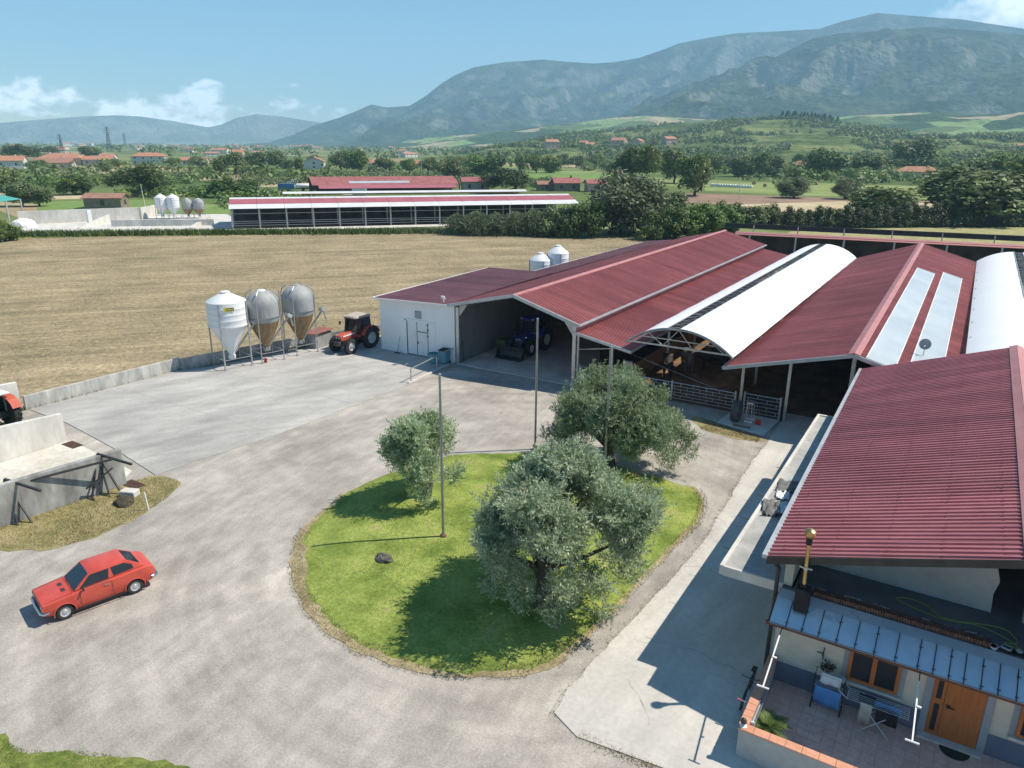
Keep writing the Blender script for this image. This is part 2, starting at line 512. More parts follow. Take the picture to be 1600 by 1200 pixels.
def catmull(pts, k=6):
    P = np.array(pts, float); n = len(P); out = []
    for i in range(n):
        p0, p1, p2, p3 = P[i-1], P[i], P[(i+1) % n], P[(i+2) % n]
        for j in range(k):
            t = j/k
            out.append(.5*((2*p1)+(-p0+p2)*t+(2*p0-5*p1+4*p2-p3)*t*t+(-p0+3*p1-3*p2+p3)*t**3))
    return np.array(out)

def sheet(name, pts, z, m, kind='structure', thick=0.0, parent=None):
    b = MB()
    n = len(pts)
    b.add([(p[0], p[1], z) for p in pts], [tuple(range(n))])
    if thick:
        b.add([(p[0], p[1], z) for p in pts]+[(p[0], p[1], z-thick) for p in pts], [(i, (i+1) % n, n+(i+1) % n, n+i) for i in range(n)])
    o = b.build(name, m, parent, recalc=False)
    me = o.data
    if me.polygons[0].normal.z < 0: me.flip_normals()
    if kind and parent is None: o['kind'] = kind
    return o

# one sheet to the horizon
S_ = 45000.
tag(sheet('ground', [(-S_, -S_), (S_, -S_), (S_, S_), (-S_, S_)], -0.06, M_plain), 'flat farmland plain reaching to the hills', None)

# the farm yard
yard = smoothline([(-50,-30),(20,-30),(20,41),(-6,44.5),(-21.3,43.2),(-31,43.2),(-41.4,45.4),(-44,37),(-46.6,20.2),(-47,18.5),(-41,17.5),(-50,-5)], 1.0, .0)
tag(sheet('yard_gravel', yard, 0.0, M_gravel), 'pale grey gravel yard', None)
field = smoothline([(-136.6,60.2),(-112.5,85.4),(-81.1,109.2),(-51.1,122.4),(-38,110),(-34,60),(-39.5,44),(-41.3,45.4),(-44.1,37),(-46.8,20.2),(-49,18),(-58,-30),(-150,-30)], 1.2, .0)
tag(sheet('stubble_field', field, -0.015, M_stub), 'dry brown stubble field', None)
# concrete apron between the silos and the yard
apron = [(-46.6,20.2),(-42.4,20.2),(-36.5,19.5),(-31.8,18.7)]+list(smoothline([(-31.8,18.7),(-31.0,25.4),(-30.5,36.5),(-31.1,40.9),(-30.95,42.25)], .5, .12, closed=False)[1:])+[(-38.0,42.25),(-41.2,45.3),(-44.0,36.8),(-45.2,31.9),(-46.2,30.3)]
tag(sheet('concrete_apron', apron, 0.035, M_conc, thick=.05), 'pale concrete apron in front of the silos', None)
# concrete path beside the house
path_l = smoothline([(-7.7,39.8),(-7.65,34.4),(-7.2,26.7),(-7.6,20.9),(-7.95,16.5),(-7.85,15.2)], .4, .10, closed=False)
path = list(path_l)+[(-6.9,14.75),(-4.5,15.0),(-2.0,15.1),(8,15.4),(8,44.6),(-6.6,44.6),(-7.75,44.6)]
tag(sheet('concrete_path', path, 0.03, M_path, thick=.05), 'concrete path along the house', None)
sheet('garage_floor', [(-30.8,42.2),(-21.2,42.2),(-21.2,91),(-30.8,91)], 0.04, M_conclt, thick=.06)
sheet('barn_floor', [(-21.15,43.0),(12,43.0),(12,96),(-21.15,96)], 0.022, mat('dung_floor', (.10,.065,.04), (.20,.13,.075), .8, rough=.9, bump=.4, bscale=8., fine=(5., .25)), thick=.03)
# bare and dry patches
sheet('dry_grass_patch', smoothline(catmull([(-34,9.5),(-30.7,11.3),(-28.9,12.6),(-28.5,14.2),(-28.7,16.2),(-29.4,18.0),(-30.6,18.9),(-32,18.0),(-33.0,14),(-34.5,11)], 6), .25, .30), 0.012, M_dry)
sheet('grass_corner', smoothline(catmull([(-26,2.0),(-21,6.0),(-19.2,6.5),(-17.6,7.4),(-16.2,7.9),(-14.4,8.6),(-13,8.0),(-14,4),(-18,0)], 6), .25, .35), 0.012, M_weeds)
sheet('dry_grass_strip', smoothline(catmull([(-12.5,41.0),(-10.9,40.55),(-8.2,39.85),(-8.0,39.2),(-9.5,38.8),(-11.5,39.3)], 6), .2, .25), 0.012, M_dry)

# the hills: ridge lines with real distances and heights
def ridge(name, pts, wf, wb, dirv, m, amp, gully, ns=260, nt=70, cliff=0.0, seed=3, power=1.5, label=None):
    P = np.array(pts, float); seg = np.r_[0, np.cumsum(np.linalg.norm(np.diff(P[:, :2], axis=0), axis=1))]
    s = np.linspace(0, seg[-1], ns)
    px, py, pz = (np.interp(s, seg, P[:, i]) for i in range(3))
    t = np.r_[-np.linspace(1, 0, nt//3)[:-1], np.linspace(0, 1, nt)**1.15]
    Sg, T = np.meshgrid(s, t, indexing='ij')
    H = np.repeat(pz[:, None], len(t), 1)
    d = np.array(dirv, float); d /= np.linalg.norm(d)
    W = np.where(T >= 0, wf, wb)*np.clip(H/(.6*pz.max()), .22, 1)
    X = px[:, None]+d[0]*T*W; Y = py[:, None]+d[1]*T*W
    a = abs(T)
    shape = (1-a)**power
    if cliff:
        lift = np.clip((T-.06)/.02, 0, 1)
        shape = np.where(T > 0, shape*(1-cliff*np.clip((T-.05)/.12, 0, 1)*(1-T)), shape)
    env = np.clip(a*7, 0, 1)*np.clip((1-a)*1.6, 0, 1)
    wx = X/gully+.8*fbm(X/gully/2, Y/gully/2, seed+5, 3); wy = Y/gully+.8*fbm(Y/gully/2, X/gully/2, seed+9, 3)
    n1 = fbm(wx, wy, seed, 6, ridged=True)-.62
    n2 = fbm(X/gully*4, Y/gully*4, seed+3, 5)-.5
    amp = amp*np.clip(H/(.55*pz.max()), .12, 1)
    Z = H*shape+amp*env*(n1*1.5+n2*.35)+n2*amp*.10*np.clip(a*20, .15, 1)
    Z = np.maximum(Z, -3+0*Z) - np.where(a > .97, 5., 0)
    V = np.stack([X, Y, Z], -1).reshape(-1, 3)
    nr, nc = X.shape
    i = np.arange(nr-1)[:, None]*nc+np.arange(nc-1)[None, :]
    F4 = np.stack([i, i+1, i+1+nc, i+nc], -1).reshape(-1, 4)
    me = np_mesh(name, V, F4, smooth=True)
    if me.polygons[len(F4)//2].normal.z < 0: me.flip_normals()
    o = link(name, me, m)
    tag(o, label, None, None, 'structure')
    return V.reshape(nr, nc, 3)

def hill_mat(name, wood, grass, rock, rockamt, sc, crop=None):
    m = bpy.data.materials.new(name); m.use_nodes = True; MATS[name] = m
    N, L, b = nodes_of(m); b.inputs['Roughness'].default_value = 1; b.inputs['Specular IOR Level'].default_value = .05
    g = N.new('ShaderNodeNewGeometry')
    n = N.new('ShaderNodeTexNoise'); n.inputs['Scale'].default_value = sc; n.inputs['Detail'].default_value = 10; n.inputs['Roughness'].default_value = .65
    L.new(g.outputs['Position'], n.inputs['Vector'])
    rp = N.new('ShaderNodeValToRGB'); e = rp.color_ramp.elements
    e[0].position = .40; e[0].color = (*wood, 1); e[1].position = .62; e[1].color = (*grass, 1)
    L.new(n.outputs['Fac'], rp.inputs[0])
    out = rp.outputs[0]
    if crop:
        mp = N.new('ShaderNodeMapping'); mp.inputs['Scale'].default_value = (1/160., 1/110., 0); mp.inputs['Rotation'].default_value = (0, 0, .4)
        L.new(g.outputs['Position'], mp.inputs[0])
        v = N.new('ShaderNodeTexVoronoi'); v.distance = 'CHEBYCHEV'; v.inputs['Scale'].default_value = 1; L.new(mp.outputs[0], v.inputs['Vector'])
        sp = N.new('ShaderNodeSeparateColor'); L.new(v.outputs['Color'], sp.inputs[0])
        r2 = N.new('ShaderNodeValToRGB'); r2.color_ramp.interpolation = 'CONSTANT'; e2 = r2.color_ramp.elements
        e2[0].position = 0; e2[0].color = (*wood, 1); e2[1].position = .45; e2[1].color = (*grass, 1)
        for q, cc in zip((.62, .8), crop):
            k = e2.new(q); k.color = (*cc, 1)
        L.new(sp.outputs[0], r2.inputs[0])
        mx = N.new('ShaderNodeMix'); mx.data_type = 'RGBA'; mx.inputs['Factor'].default_value = .85
        L.new(out, mx.inputs['A']); L.new(r2.outputs[0], mx.inputs['B']); out = mx.outputs['Result']
    if rockamt:
        # bare rock on steep faces
        sx = N.new('ShaderNodeSeparateXYZ'); L.new(g.outputs['Normal'], sx.inputs[0])
        n2 = N.new('ShaderNodeTexNoise'); n2.inputs['Scale'].default_value = sc*1.6; n2.inputs['Detail'].default_value = 7
        mp = N.new('ShaderNodeMapping'); mp.inputs['Scale'].default_value = (1, 1, .35); L.new(g.outputs['Position'], mp.inputs[0]); L.new(mp.outputs[0], n2.inputs['Vector'])
        ad = N.new('ShaderNodeMath'); ad.operation = 'MULTIPLY_ADD'; ad.inputs[1].default_value = -1.1; L.new(sx.outputs['Z'], ad.inputs[0]); L.new(n2.outputs['Fac'], ad.inputs[2])
        mr = N.new('ShaderNodeMapRange'); mr.inputs['From Min'].default_value = -.36; mr.inputs['From Max'].default_value = -.14
        L.new(ad.outputs[0], mr.inputs['Value'])
        mu = N.new('ShaderNodeMath'); mu.operation = 'MULTIPLY'; mu.inputs[1].default_value = min(1, rockamt); L.new(mr.outputs[0], mu.inputs[0])
        mx = N.new('ShaderNodeMix'); mx.data_type = 'RGBA'; mx.inputs['B'].default_value = (*rock, 1)
        L.new(mu.outputs[0], mx.inputs['Factor']); L.new(out, mx.inputs['A']); out = mx.outputs['Result']
    n9 = N.new('ShaderNodeTexNoise'); n9.inputs['Scale'].default_value = sc*6; n9.inputs['Detail'].default_value = 6; L.new(g.outputs['Position'], n9.inputs['Vector'])
    bp = N.new('ShaderNodeBump'); bp.inputs['Strength'].default_value = 1.0; bp.inputs['Distance'].default_value = .12/sc; L.new(n9.outputs['Fac'], bp.inputs['Height']); L.new(bp.outputs[0], b.inputs['Normal'])
    L.new(out, b.inputs['Base Color'])
    return m

M_mount = hill_mat('mountain_scrub', (.026,.040,.022), (.085,.098,.058), (.24,.235,.205), .7, .006)
M_pale = hill_mat('haze_paled_scrub', (.13,.14,.12), (.24,.245,.21), (.42,.40,.36), .7, .004)  # far range: distance haze put into the colour as a lighter base
M_hill = hill_mat('hill_scrub', (.07,.105,.03), (.20,.225,.085), (.3,.27,.2), 0, .011)
M_cropt = hill_mat('hill_fields', (.045,.075,.025), (.13,.17,.06), (.3,.27,.2), 0, .008, crop=((.46,.38,.23),(.25,.34,.12)))
R_MASSIF = [(-3909, 3430, 32.8), (-3849, 3540, 69.4), (-3785, 3651, 126.6), (-3695, 3797, 177.6), (-3623, 3907, 228.5), (-3573, 3979, 266.8), (-3510, 4067, 249.4), (-3417, 4191, 265.4), (-3346, 4279, 329.6), (-3273, 4366, 414.4), (-3213, 4434, 466.0), (-3122, 4535, 523.2), (-2964, 4698, 563.0), (-2765, 4886, 587.1), (-2626, 5007, 574.9), (-2482, 5123, 570.3), (-2373, 5208, 581.1), (-2225, 5315, 613.3), (-2077, 5417, 674.0), (-2003, 5466, 708.2), (-1851, 5560, 742.8), (-1660, 5672, 776.8), (-1466, 5776, 784.9), (-1155, 5927, 803.2), (-1006, 5994, 854.0), (-819, 6072, 898.7), (-587, 6158, 873.4), (-320, 6247, 846.3), (57, 6353, 775.7), (489, 6453, 703.0), (944, 6532, 574.2)]
R_FRONT = [(-1689, 3515, 99.1), (-1588, 3591, 151.5), (-1485, 3664, 206.5), (-1303, 3782, 282.3), (-1120, 3889, 356.5), (-964, 3971, 428.7), (-812, 4046, 512.9), (-708, 4093, 534.2), (-602, 4136, 538.2), (-342, 4233, 554.8), (-160, 4290, 536.4), (44, 4346, 508.8), (293, 4404, 461.0), (607, 4459, 373.0)]
R_HILL = [(-789, 1276, 9.0), (-742, 1292, 21.1), (-706, 1303, 30.6), (-671, 1314, 37.7), (-600, 1331, 41.3), (-542, 1342, 49.2), (-439, 1356, 57.5), (-330, 1361, 60.9), (-288, 1360, 63.5), (-237, 1357, 58.9), (-186, 1352, 47.6), (-129, 1344, 39.6), (-41, 1324, 33.8), (37, 1299, 33.5), (106, 1271, 38.7), (166, 1239, 41.8)]
R_BACKHILL = [(-677, 2407, 70.7), (-493, 2420, 88.2), (-355, 2420, 102.7), (-239, 2414, 106.1), (-160, 2405, 109.6), (-83, 2394, 100.1), (3, 2378, 101.6), (57, 2365, 105.0), (183, 2329, 111.9), (320, 2278, 104.7)]
R_SPUR = [(-2026, 2477, 28.4), (-1855, 2510, 46.4), (-1630, 2538, 65.9), (-1436, 2548, 83.8), (-1301, 2546, 94.0), (-1144, 2534, 109.6), (-1018, 2517, 113.8), (-895, 2493, 105.6), (-687, 2436, 90.3), (-478, 2352, 75.7)]
R_FAR = [(-7156, 2247, 72.0), (-6912, 2678, 111.7), (-6645, 3097, 148.5), (-6495, 3314, 177.3), (-6303, 3570, 207.8), (-6156, 3753, 222.1), (-6033, 3898, 215.7), (-5873, 4077, 184.6), (-5685, 4274, 137.4), (-5611, 4348, 159.3), (-5515, 4443, 217.9), (-5398, 4553, 251.1), (-5242, 4692, 233.4), (-5037, 4862, 194.9), (-4734, 5094, 156.8), (-4366, 5343, 123.6)]

toward = (-FWDH.x, -FWDH.y)
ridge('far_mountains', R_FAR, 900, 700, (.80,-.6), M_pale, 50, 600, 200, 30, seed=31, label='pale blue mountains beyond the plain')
ridge('mountain', R_MASSIF, 2500, 1300, (.35,-.94), M_mount, 210, 620, 460, 150, cliff=.30, seed=11, power=1.55, label='long mountain with rocky cliffs behind the plain')
ridge('mountain_spur', R_FRONT, 1900, 1500, (.12,-.99), M_mount, 165, 520, 380, 130, seed=23, power=1.35, label='nearer mountain slope on the right')
ridge('foothills', R_SPUR, 1100, 1200, (.45,-.9), M_cropt, 26, 330, 220, 60, seed=41, power=1.2, label='foothills with pale green fields')
ridge('field_hills', R_BACKHILL, 800, 900, (.05,-1), M_cropt, 22, 300, 160, 50, seed=47, power=1.2, label='hills with tan fields')
HILL = ridge('wooded_hill', R_HILL, 720, 620, (.22,-.97), M_hill, 10, 170, 220, 70, seed=53, power=1.35, label='low wooded hill behind the fields')

# ------------------------------------------------------------------ farm buildings
def roof_mat(name, c1, c2, rough=.58):
    m = mat(name, c1, c2, .5, rough=rough, spec=.5, fine=(3., .06), coord='world', bump=.04, bscale=3.)
    N, L, b = nodes_of(m)
    b.inputs['Metallic'].default_value = .5
    oi = N.new('ShaderNodeObjectInfo'); hs = N.new('ShaderNodeHueSaturation'); mr = N.new('ShaderNodeMapRange')
    mr.inputs['To Min'].default_value = .9; mr.inputs['To Max'].default_value = 1.1
    L.new(oi.outputs['Random'], mr.inputs['Value']); L.new(mr.outputs[0], hs.inputs['Value'])
    src = b.inputs['Base Color'].links[0].from_socket
    L.new(src, hs.inputs['Color']); L.new(hs.outputs[0], b.inputs['Base Color'])
    streaks(m, 0.0, (.22, 2.6, 0), .13, 5)      # dirt washed down the slope
    streaks(m, 0.0, (.05, .09, 0), .12, 3)      # uneven fading
    return m
M_roof = roof_mat('red_steel_roof', (.45,.155,.15), (.51,.19,.18))
M_roofold = roof_mat('weathered_red_roof', (.36,.17,.18), (.43,.21,.215), .58)
M_ridge = mat('ridge_cap_pink', (.42,.18,.175), (.48,.22,.21), 1., rough=.5, metal=.35)
M_zinc = mat('galvanised_steel', (.42,.44,.45), (.55,.57,.58), 3., rough=.42, metal=.75, spec=.5)
M_trim = mat('grey_trim', (.40,.42,.43), (.50,.52,.53), 2., rough=.45, metal=.3)
M_dark = mat('dark_steel', (.045,.047,.05), (.075,.075,.08), 3., rough=.5, metal=.4)
M_panel = mat('white_wall_panel', (.80,.82,.82), (.86,.87,.865), .6, rough=.55, bump=.02, bscale=4., stretch=(1,1,.3))
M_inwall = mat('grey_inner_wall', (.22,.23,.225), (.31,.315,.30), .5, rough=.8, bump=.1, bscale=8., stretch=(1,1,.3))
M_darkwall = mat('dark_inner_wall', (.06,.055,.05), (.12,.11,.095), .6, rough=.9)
M_pvc = mat('white_pvc_cover', (.86,.865,.865), (.90,.90,.895), .4, rough=.45, bump=.12, bscale=1.2, dist=.05)
M_sky = mat('grey_skylight', (.40,.45,.48), (.50,.55,.57), .35, rough=.3, spec=.5)
M_white = mat('white_paint', (.74,.75,.75), (.82,.82,.81), 2., rough=.5)
M_timber = mat('brown_timber', (.20,.12,.065), (.34,.21,.11), 2., rough=.8, stretch=(1,6,6), bump=.2, bscale=9.)

def profile(w, pitch, hgt, top=.062, foot=.082):
    ys = [0.0]; zs = [0.0]
    n = max(1, round(w/pitch)); p = w/n
    for i in range(n):
        c = (i+.5)*p
        for y, z in ((c-foot/2, 0), (c-top/2, hgt), (c+top/2, hgt), (c+foot/2, 0)):
            ys.append(y); zs.append(z)
    ys.append(w); zs.append(0.0)
    return ys, zs

def roof_sheets(part, A0, A1, B0, B1, m, w=1.0, pitch=.25, rib=.05, name='roof_sheet', skip=None, lift=0.0):
    """corrugated sheets laid side by side between an eave line A and a ridge line B"""
    A0, A1, B0, B1 = map(Vector, (A0, A1, B0, B1))
    n = max(1, round((A1-A0).length/w)); ww = (A1-A0).length/n
    ys, zs = profile(ww, pitch, rib)
    V = []; Fc = []; k = len(ys)
    for x in (0.0, 1.0):
        for y, z in zip(ys, zs): V.append((x, y, z))
    for i in range(k-1): Fc.append((i, k+i, k+i+1, i+1))
    me = bpy.data.meshes.new(name); me.from_pydata(V, [], Fc)
    inv = world_m(part).inverted()
    for i in range(n):
        t = i/n
        a = A0.lerp(A1, t); b = B0.lerp(B1, t)
        if skip and skip(a.lerp(A0.lerp(A1, t+.5/n), .5)): continue
        ex = b-a; ey = (A1-A0).normalized()
        L = ex.length; exn = ex/L
        ez = exn.cross(ey).normalized()
        s = 1.0
        if ez.z < 0: ez = -ez
        ey2 = ez.cross(exn)*1.0
        if ey2.dot(ey) < 0: ey2 = -ey2
        jz = lift + random.uniform(-.003, .003) + (.004 if i % 2 else 0)
        Mx = Matrix(((ex.x, ey.x, ez.x, a.x), (ex.y, ey.y, ez.y, a.y), (ex.z, ey.z, ez.z, a.z+jz), (0, 0, 0, 1)))
        link(name, me, m, part, inv @ Mx)

def ipost(parent, x, y, z0, z1, s=.2, m=None, name='post'):
    b = MB()
    b.box(x-s/2, x+s/2, y-s/2, y-s/2+.025, z0, z1).box(x-s/2, x+s/2, y+s/2-.025, y+s/2, z0, z1).box(x-.012, x+.012, y-s/2+.026, y+s/2-.026, z0, z1)
    b.box(x-s*.7, x+s*.7, y-s*.7, y+s*.7, z0, z0+.02)
    return b.build(name, m or M_zinc, parent)

FY, BY = 41.9, 91.0
# --- machine shed with the wide gable
shed = empty('machine_shed', (-26, 42.2, 0), 0, 'long red-roofed gabled barn with the blue tractor parked inside', 'barn')
rf = MB().prism([(-25.98,5.72),(-25.73,5.84),(-25.48,5.72),(-25.48,5.70),(-25.73,5.80),(-25.98,5.70)], 'Y', FY-.05, BY).build('roof', M_ridge, shed)
roof_sheets(rf, (-31.2,FY,4.45), (-31.2,BY,4.45), (-25.75,FY,5.76), (-25.75,BY,5.65), M_roof)
roof_sheets(rf, (-20.72,FY,4.33), (-20.72,BY,4.36), (-25.71,FY,5.76), (-25.71,BY,5.65), M_roof)
gb = MB()
gb.bar((-31.25,FY-.06,4.40),(-25.73,FY-.06,5.72), .10, .22); gb.bar((-25.73,FY-.061,5.72),(-20.70,FY-.061,4.28), .10, .22)
gb.build('gable_trim', M_trim, shed)
MB().bar((-20.66,FY-.1,4.30),(-20.66,BY,4.33),.14,.12).build('gutter', M_trim, shed)
# rib-clad strip between the upper and lower roofs
up = MB()
yy = FY+.1
while yy < BY:
    up.box(-20.95, -20.90, yy, yy+.16, 3.74, 4.26); up.box(-20.93, -20.91, yy+.16, yy+.25, 3.74, 4.26); yy += .25
up.build('cladding', M_roofold, shed)
for x in (-30.75, -21.25):
    for y in (42.45, 54.0, 66.0, 78.0, 90.0):
        ipost(shed, x, y, 0.04, 4.25, .24)
MB().prism([(-30.62,4.35),(-30.62,3.55),(-29.9,4.5)], 'Y', 42.4, 42.5).build('knee_brace', M_trim, shed)
MB().prism([(-21.38,4.20),(-21.38,3.4),(-22.1,4.36)], 'Y', 42.4, 42.5).build('knee_brace', M_trim, shed)
for y in (42.5, 54, 66, 78):
    MB().bar((-30.7,y,4.42),(-25.73,y,5.60),.16,.24).bar((-25.73,y,5.60),(-21.2,y,4.28),.16,.24).build('rafter', M_dark, shed)
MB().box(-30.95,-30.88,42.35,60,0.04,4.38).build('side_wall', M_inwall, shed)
MB().box(-30.85,-21.1,60.0,60.15,0.04,4.15).build('back_wall', M_darkwall, shed)  # dark partition added partway back so the shed interior goes black
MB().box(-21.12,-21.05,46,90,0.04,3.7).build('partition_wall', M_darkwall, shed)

# --- white annex
annex = empty('cold_store_annex', (-34.5, 42.3, 0), 0, 'white panelled annex with double door and dark red flat-pitched roof', 'building')
MB().box(-38.1,-30.98,42.3,42.42,0.036,4.12).build('front_wall', M_panel, annex)
MB().prism([(-38.1,4.12),(-30.98,4.12),(-30.98,4.36),(-38.1,4.14)], 'Y', 42.3, 42.42).build('wall_head', M_panel, annex)
MB().box(-38.1,-37.98,42.42,57.6,0,4.12).build('side_wall', M_panel, annex)
MB().box(-37.98,-31.0,57.5,57.6,0,4.2).build('back_wall', M_panel, annex)
MB().box(-34.4,-34.3,57.6,88,0,3.95).build('lean_to_wall', M_panel, annex)
ar = MB().bar((-38.32,FY-.05,4.16),(-38.32,57.8,4.34),.16,.14).bar((-34.62,57.9,4.06),(-34.62,88.2,4.0),.16,.14).build('roof', M_white, annex)
roof_sheets(ar, (-38.25,FY,4.18), (-38.25,57.8,4.38), (-31.25,FY,4.47), (-31.25,57.8,4.56), M_roofold, lift=.01)
roof_sheets(ar, (-34.55,57.9,4.10), (-34.55,88.2,4.05), (-31.25,57.9,4.52), (-31.25,88.2,4.45), M_roofold, lift=.01)
MB().bar((-38.3,FY-.05,4.12),(-31.2,FY-.05,4.40),.06,.12).build('gable_trim', M_white, annex)
# double door with frame, ledges and hinges
dr = MB().box(-35.45,-33.40,42.262,42.30,0.07,2.72).build('door', M_white, annex)
MB().box(-35.62,-35.46,42.235,42.30,0.036,2.80).box(-35.62,-32.72,42.235,42.30,2.725,2.83).build('door_frame', M_panel, dr)
MB().box(-33.385,-32.74,42.275,42.30,0.10,2.70).build('door_leaf', M_panel, dr)
MB().box(-35.44,-35.37,42.255,42.262,0.09,2.68).box(-34.48,-34.43,42.255,42.262,0.09,2.70).box(-34.43,-33.44,42.255,42.262,1.93,1.99).box(-33.46,-33.42,42.255,42.262,0.09,2.7).box(-35.4,-33.42,42.253,42.261,0.075,.13).build('door_gap', M_dark, dr)
for z in (.25, 1.66, 2.12, 2.52):
    MB().box(-33.50,-33.36,42.235,42.254,z,z+.10).build('hinge', M_dark, dr)
MB().box(-34.44,-34.32,42.225,42.254,1.02,1.16).build('handle', M_dark, dr)
MB().box(-34.60,-34.03,42.20,42.30,2.98,3.52).build('vent_box', mat('grey_box', (.33,.37,.38), rough=.5), annex, bevel=.02)
lp = MB().cbox((-31.57,41.78,4.95),(.32,.10,.26),Matrix.Rotation(R(25),3,'X')).build('floodlight', M_white, annex, bevel=.02)
MB().bar((-31.57,41.85,4.6),(-31.57,41.82,4.85),.04).build('bracket', M_white, lp)

# --- lean-to and first fabric tunnel over the cattle pen
tun = empty('fabric_tunnel_barn', (-14, 42.2, 0), 0, 'white arched fabric cattle barn between two red-roofed barns', 'barn')
low = MB().bar((-17.02,FY-.05,3.08),(-17.02,BY,3.12),.12,.12).build('side_roof', M_trim, tun)
roof_sheets(low, (-17.06,FY,3.13), (-17.06,BY,3.16), (-20.98,FY,3.82), (-20.98,BY,3.85), M_roof)
MB().bar((-21.1,FY-.06,3.80),(-17.0,FY-.06,3.08),.08,.18).build('side_trim', M_trim, tun)

def arch_z(x, x0, x1, zs, zc):
    c = (x0+x1)/2; h = (x1-x0)/2
    rr = (h*h+(zc-zs)**2)/(2*(zc-zs))
    return zc-rr+math.sqrt(max(rr*rr-(x-c)**2, 0))
def tunnel(root, x0, x1, zs, zc, y0, y1, gap, ribs=True):
    for a, b in ((x0, gap[0]), (gap[1], x1)):
        nx, ny = 16, 40
        X = np.linspace(a, b, nx); Yv = np.linspace(y0, y1, ny)
        bay = (y1-y0)/10
        V = []
        for y in Yv:
            for x in X:
                # the sheet sags a little between the hoops
                ph = abs(math.sin(math.pi*(y-y0)/bay))
                V.append((x, y, arch_z(x, x0, x1, zs, zc)-.035*ph))
        V = np.array(V); i = np.arange(ny-1)[:, None]*nx+np.arange(nx-1)[None, :]
        F4 = np.stack([i, i+1, i+1+nx, i+nx], -1).reshape(-1, 4)
        inv = np.array(world_m(root).inverted()); V = V@inv[:3, :3].T+inv[:3, 3]
        me = np_mesh('cover', V, F4, smooth=True)
        if me.polygons[0].normal.z < 0: me.flip_normals()
        link('cover', me, M_pvc, root)
    for k in range(11):
        y = y0+.05+(y1-y0-.1)*k/10
        pts = [(x, y, arch_z(x, x0, x1, zs, zc)-.09) for x in np.linspace(x0, x1, 15)]
        h = MB().path(pts, .045, 6)
        zt = zs+.10
        h.bar((x0+.1, y, zt), (x1-.1, y, zt), .09, .09)
        h.bar((x0+1.1, y, zt+.42), (x1-1.1, y, zt+.42), .05, .05)
        xs = np.linspace(x0+.5, x1-.5, 7)
        for j in range(6):
            p = (xs[j], y, zt) if j % 2 == 0 else (xs[j], y, arch_z(xs[j], x0, x1, zs, zc)-.1)
            q = (xs[j+1], y, zt) if j % 2 == 1 else (xs[j+1], y, arch_z(xs[j+1], x0, x1, zs, zc)-.1)
            h.bar(p, q, .04, .04)
        h.build('truss', M_zinc, root)
    zg = arch_z(gap[0], x0, x1, zs, zc)
    g = MB()
    for x in gap: g.bar((x, y0, zg+.02), (x, y1, zg+.02), .05, .06)
    yy = y0
    while yy < y1-1:
        g.bar((gap[0], yy, zg), (gap[1], yy, zg), .03, .03)
        g.bar((gap[0], yy, zg-.02), (gap[1], yy+1.2, zg-.02), .03, .03); yy += 1.2
    g.build('ridge_lattice', M_zinc, root)
    e = MB().path([(x, y0-.03, arch_z(x, x0, x1, zs, zc)+.01) for x in np.linspace(x0, gap[0], 9)], .04, 6)
    e.path([(x, y0-.031, arch_z(x, x0, x1, zs, zc)+.01) for x in np.linspace(gap[1], x1, 9)], .04, 6)
    e.build('front_hem', M_trim, root)
tunnel(tun, -17.45, -10.72, 3.68, 4.95, FY+.1, BY, (-14.75, -14.02))
for x in (-21.4, -18.9, -10.32, -7.68):
    ipost(tun, x, 43.3, 0, {-21.4: 3.75, -18.9: 3.40, -10.32: 3.25, -7.68: 3.95}[x], .16)
for k in range(1, 8):
    for x in (-17.2, -10.9):
        ipost(tun, x, 43.3+6.0*k, 0, 3.68, .16)
MB().tube((-18.9,43.25,2.9),(-11.8,43.25,1.2),.012,n=5).build('guy_wire', M_zinc, tun)
MB().bar((-21.3,43.1,2.35),(-19.0,43.1,2.75),.05).build('tie_bar', M_zinc, tun)

# tubular steel pen fences
def pen_fence(name, x0, x1, y, label, posts, z0=.06, z1=1.2, rails=6, gate=False):
    f = empty(name, ((x0+x1)/2, y, 0), 0, label, 'gate' if gate else 'fence')
    for i in range(rails):
        z = z0+.12+(z1-z0-.12)*i/(rails-1)
        MB().tube((x0, y, z), (x1, y, z), .032 if i == rails-1 else .016, n=6).build('rail', M_zinc, f)
    n = max(2, int((x1-x0)/.75))
    for i in range(rails-1):
        za = z0+.12+(z1-z0-.12)*i/(rails-1); zb = z0+.12+(z1-z0-.12)*(i+1)/(rails-1)
        for j in range(n):
            x = x0+(x1-x0)*(j+(.25 if i % 2 else .75))/n
            MB().bar((x, y, za), (x, y, zb), .03).build('upright', M_zinc, f)
    for x in posts:
        MB().box(x-.05, x+.05, y-.05, y+.05, 0, z1+.12).build('post', M_zinc, f)
    return f
pen_fence('pen_fence', -21.2, -19.0, 43.12, 'short steel pen fence between the machine shed and the cattle pen', (-21.15, -19.05))
pen_fence('pen_fence', -18.75, -10.55, 43.12, 'long tubular steel fence across the front of the cattle pen', (-18.7, -14.6, -10.6))
pen_fence('pen_gate', -10.1, -7.9, 43.12, 'tubular steel gate beside the leaning tyre', (-10.05, -7.95), gate=True, z1=1.3)
fb = empty('feed_barrier', (-18.1, 44.5, 0), 0, 'brown timber feed barrier running back inside the cattle pen', 'barrier')
for i in range(5):
    MB().box(-18.16, -18.10, 44.5, 88, .12+i*.24, .12+i*.24+.22).build('board', M_timber, fb)
for k in range(12):
    MB().box(-18.10, -17.98, 44.5+3.9*k, 44.62+3.9*k, 0.02, 1.35).build('post', M_timber, fb)
MB().box(-18.5, -17.9, 44.3, 44.5, 0.02, 1.7).build('end_post', M_conclt, fb)
st = empty('straw_bedding', (-13, 60, 0)); COL.objects.unlink(st); bpy.data.objects.remove(st)
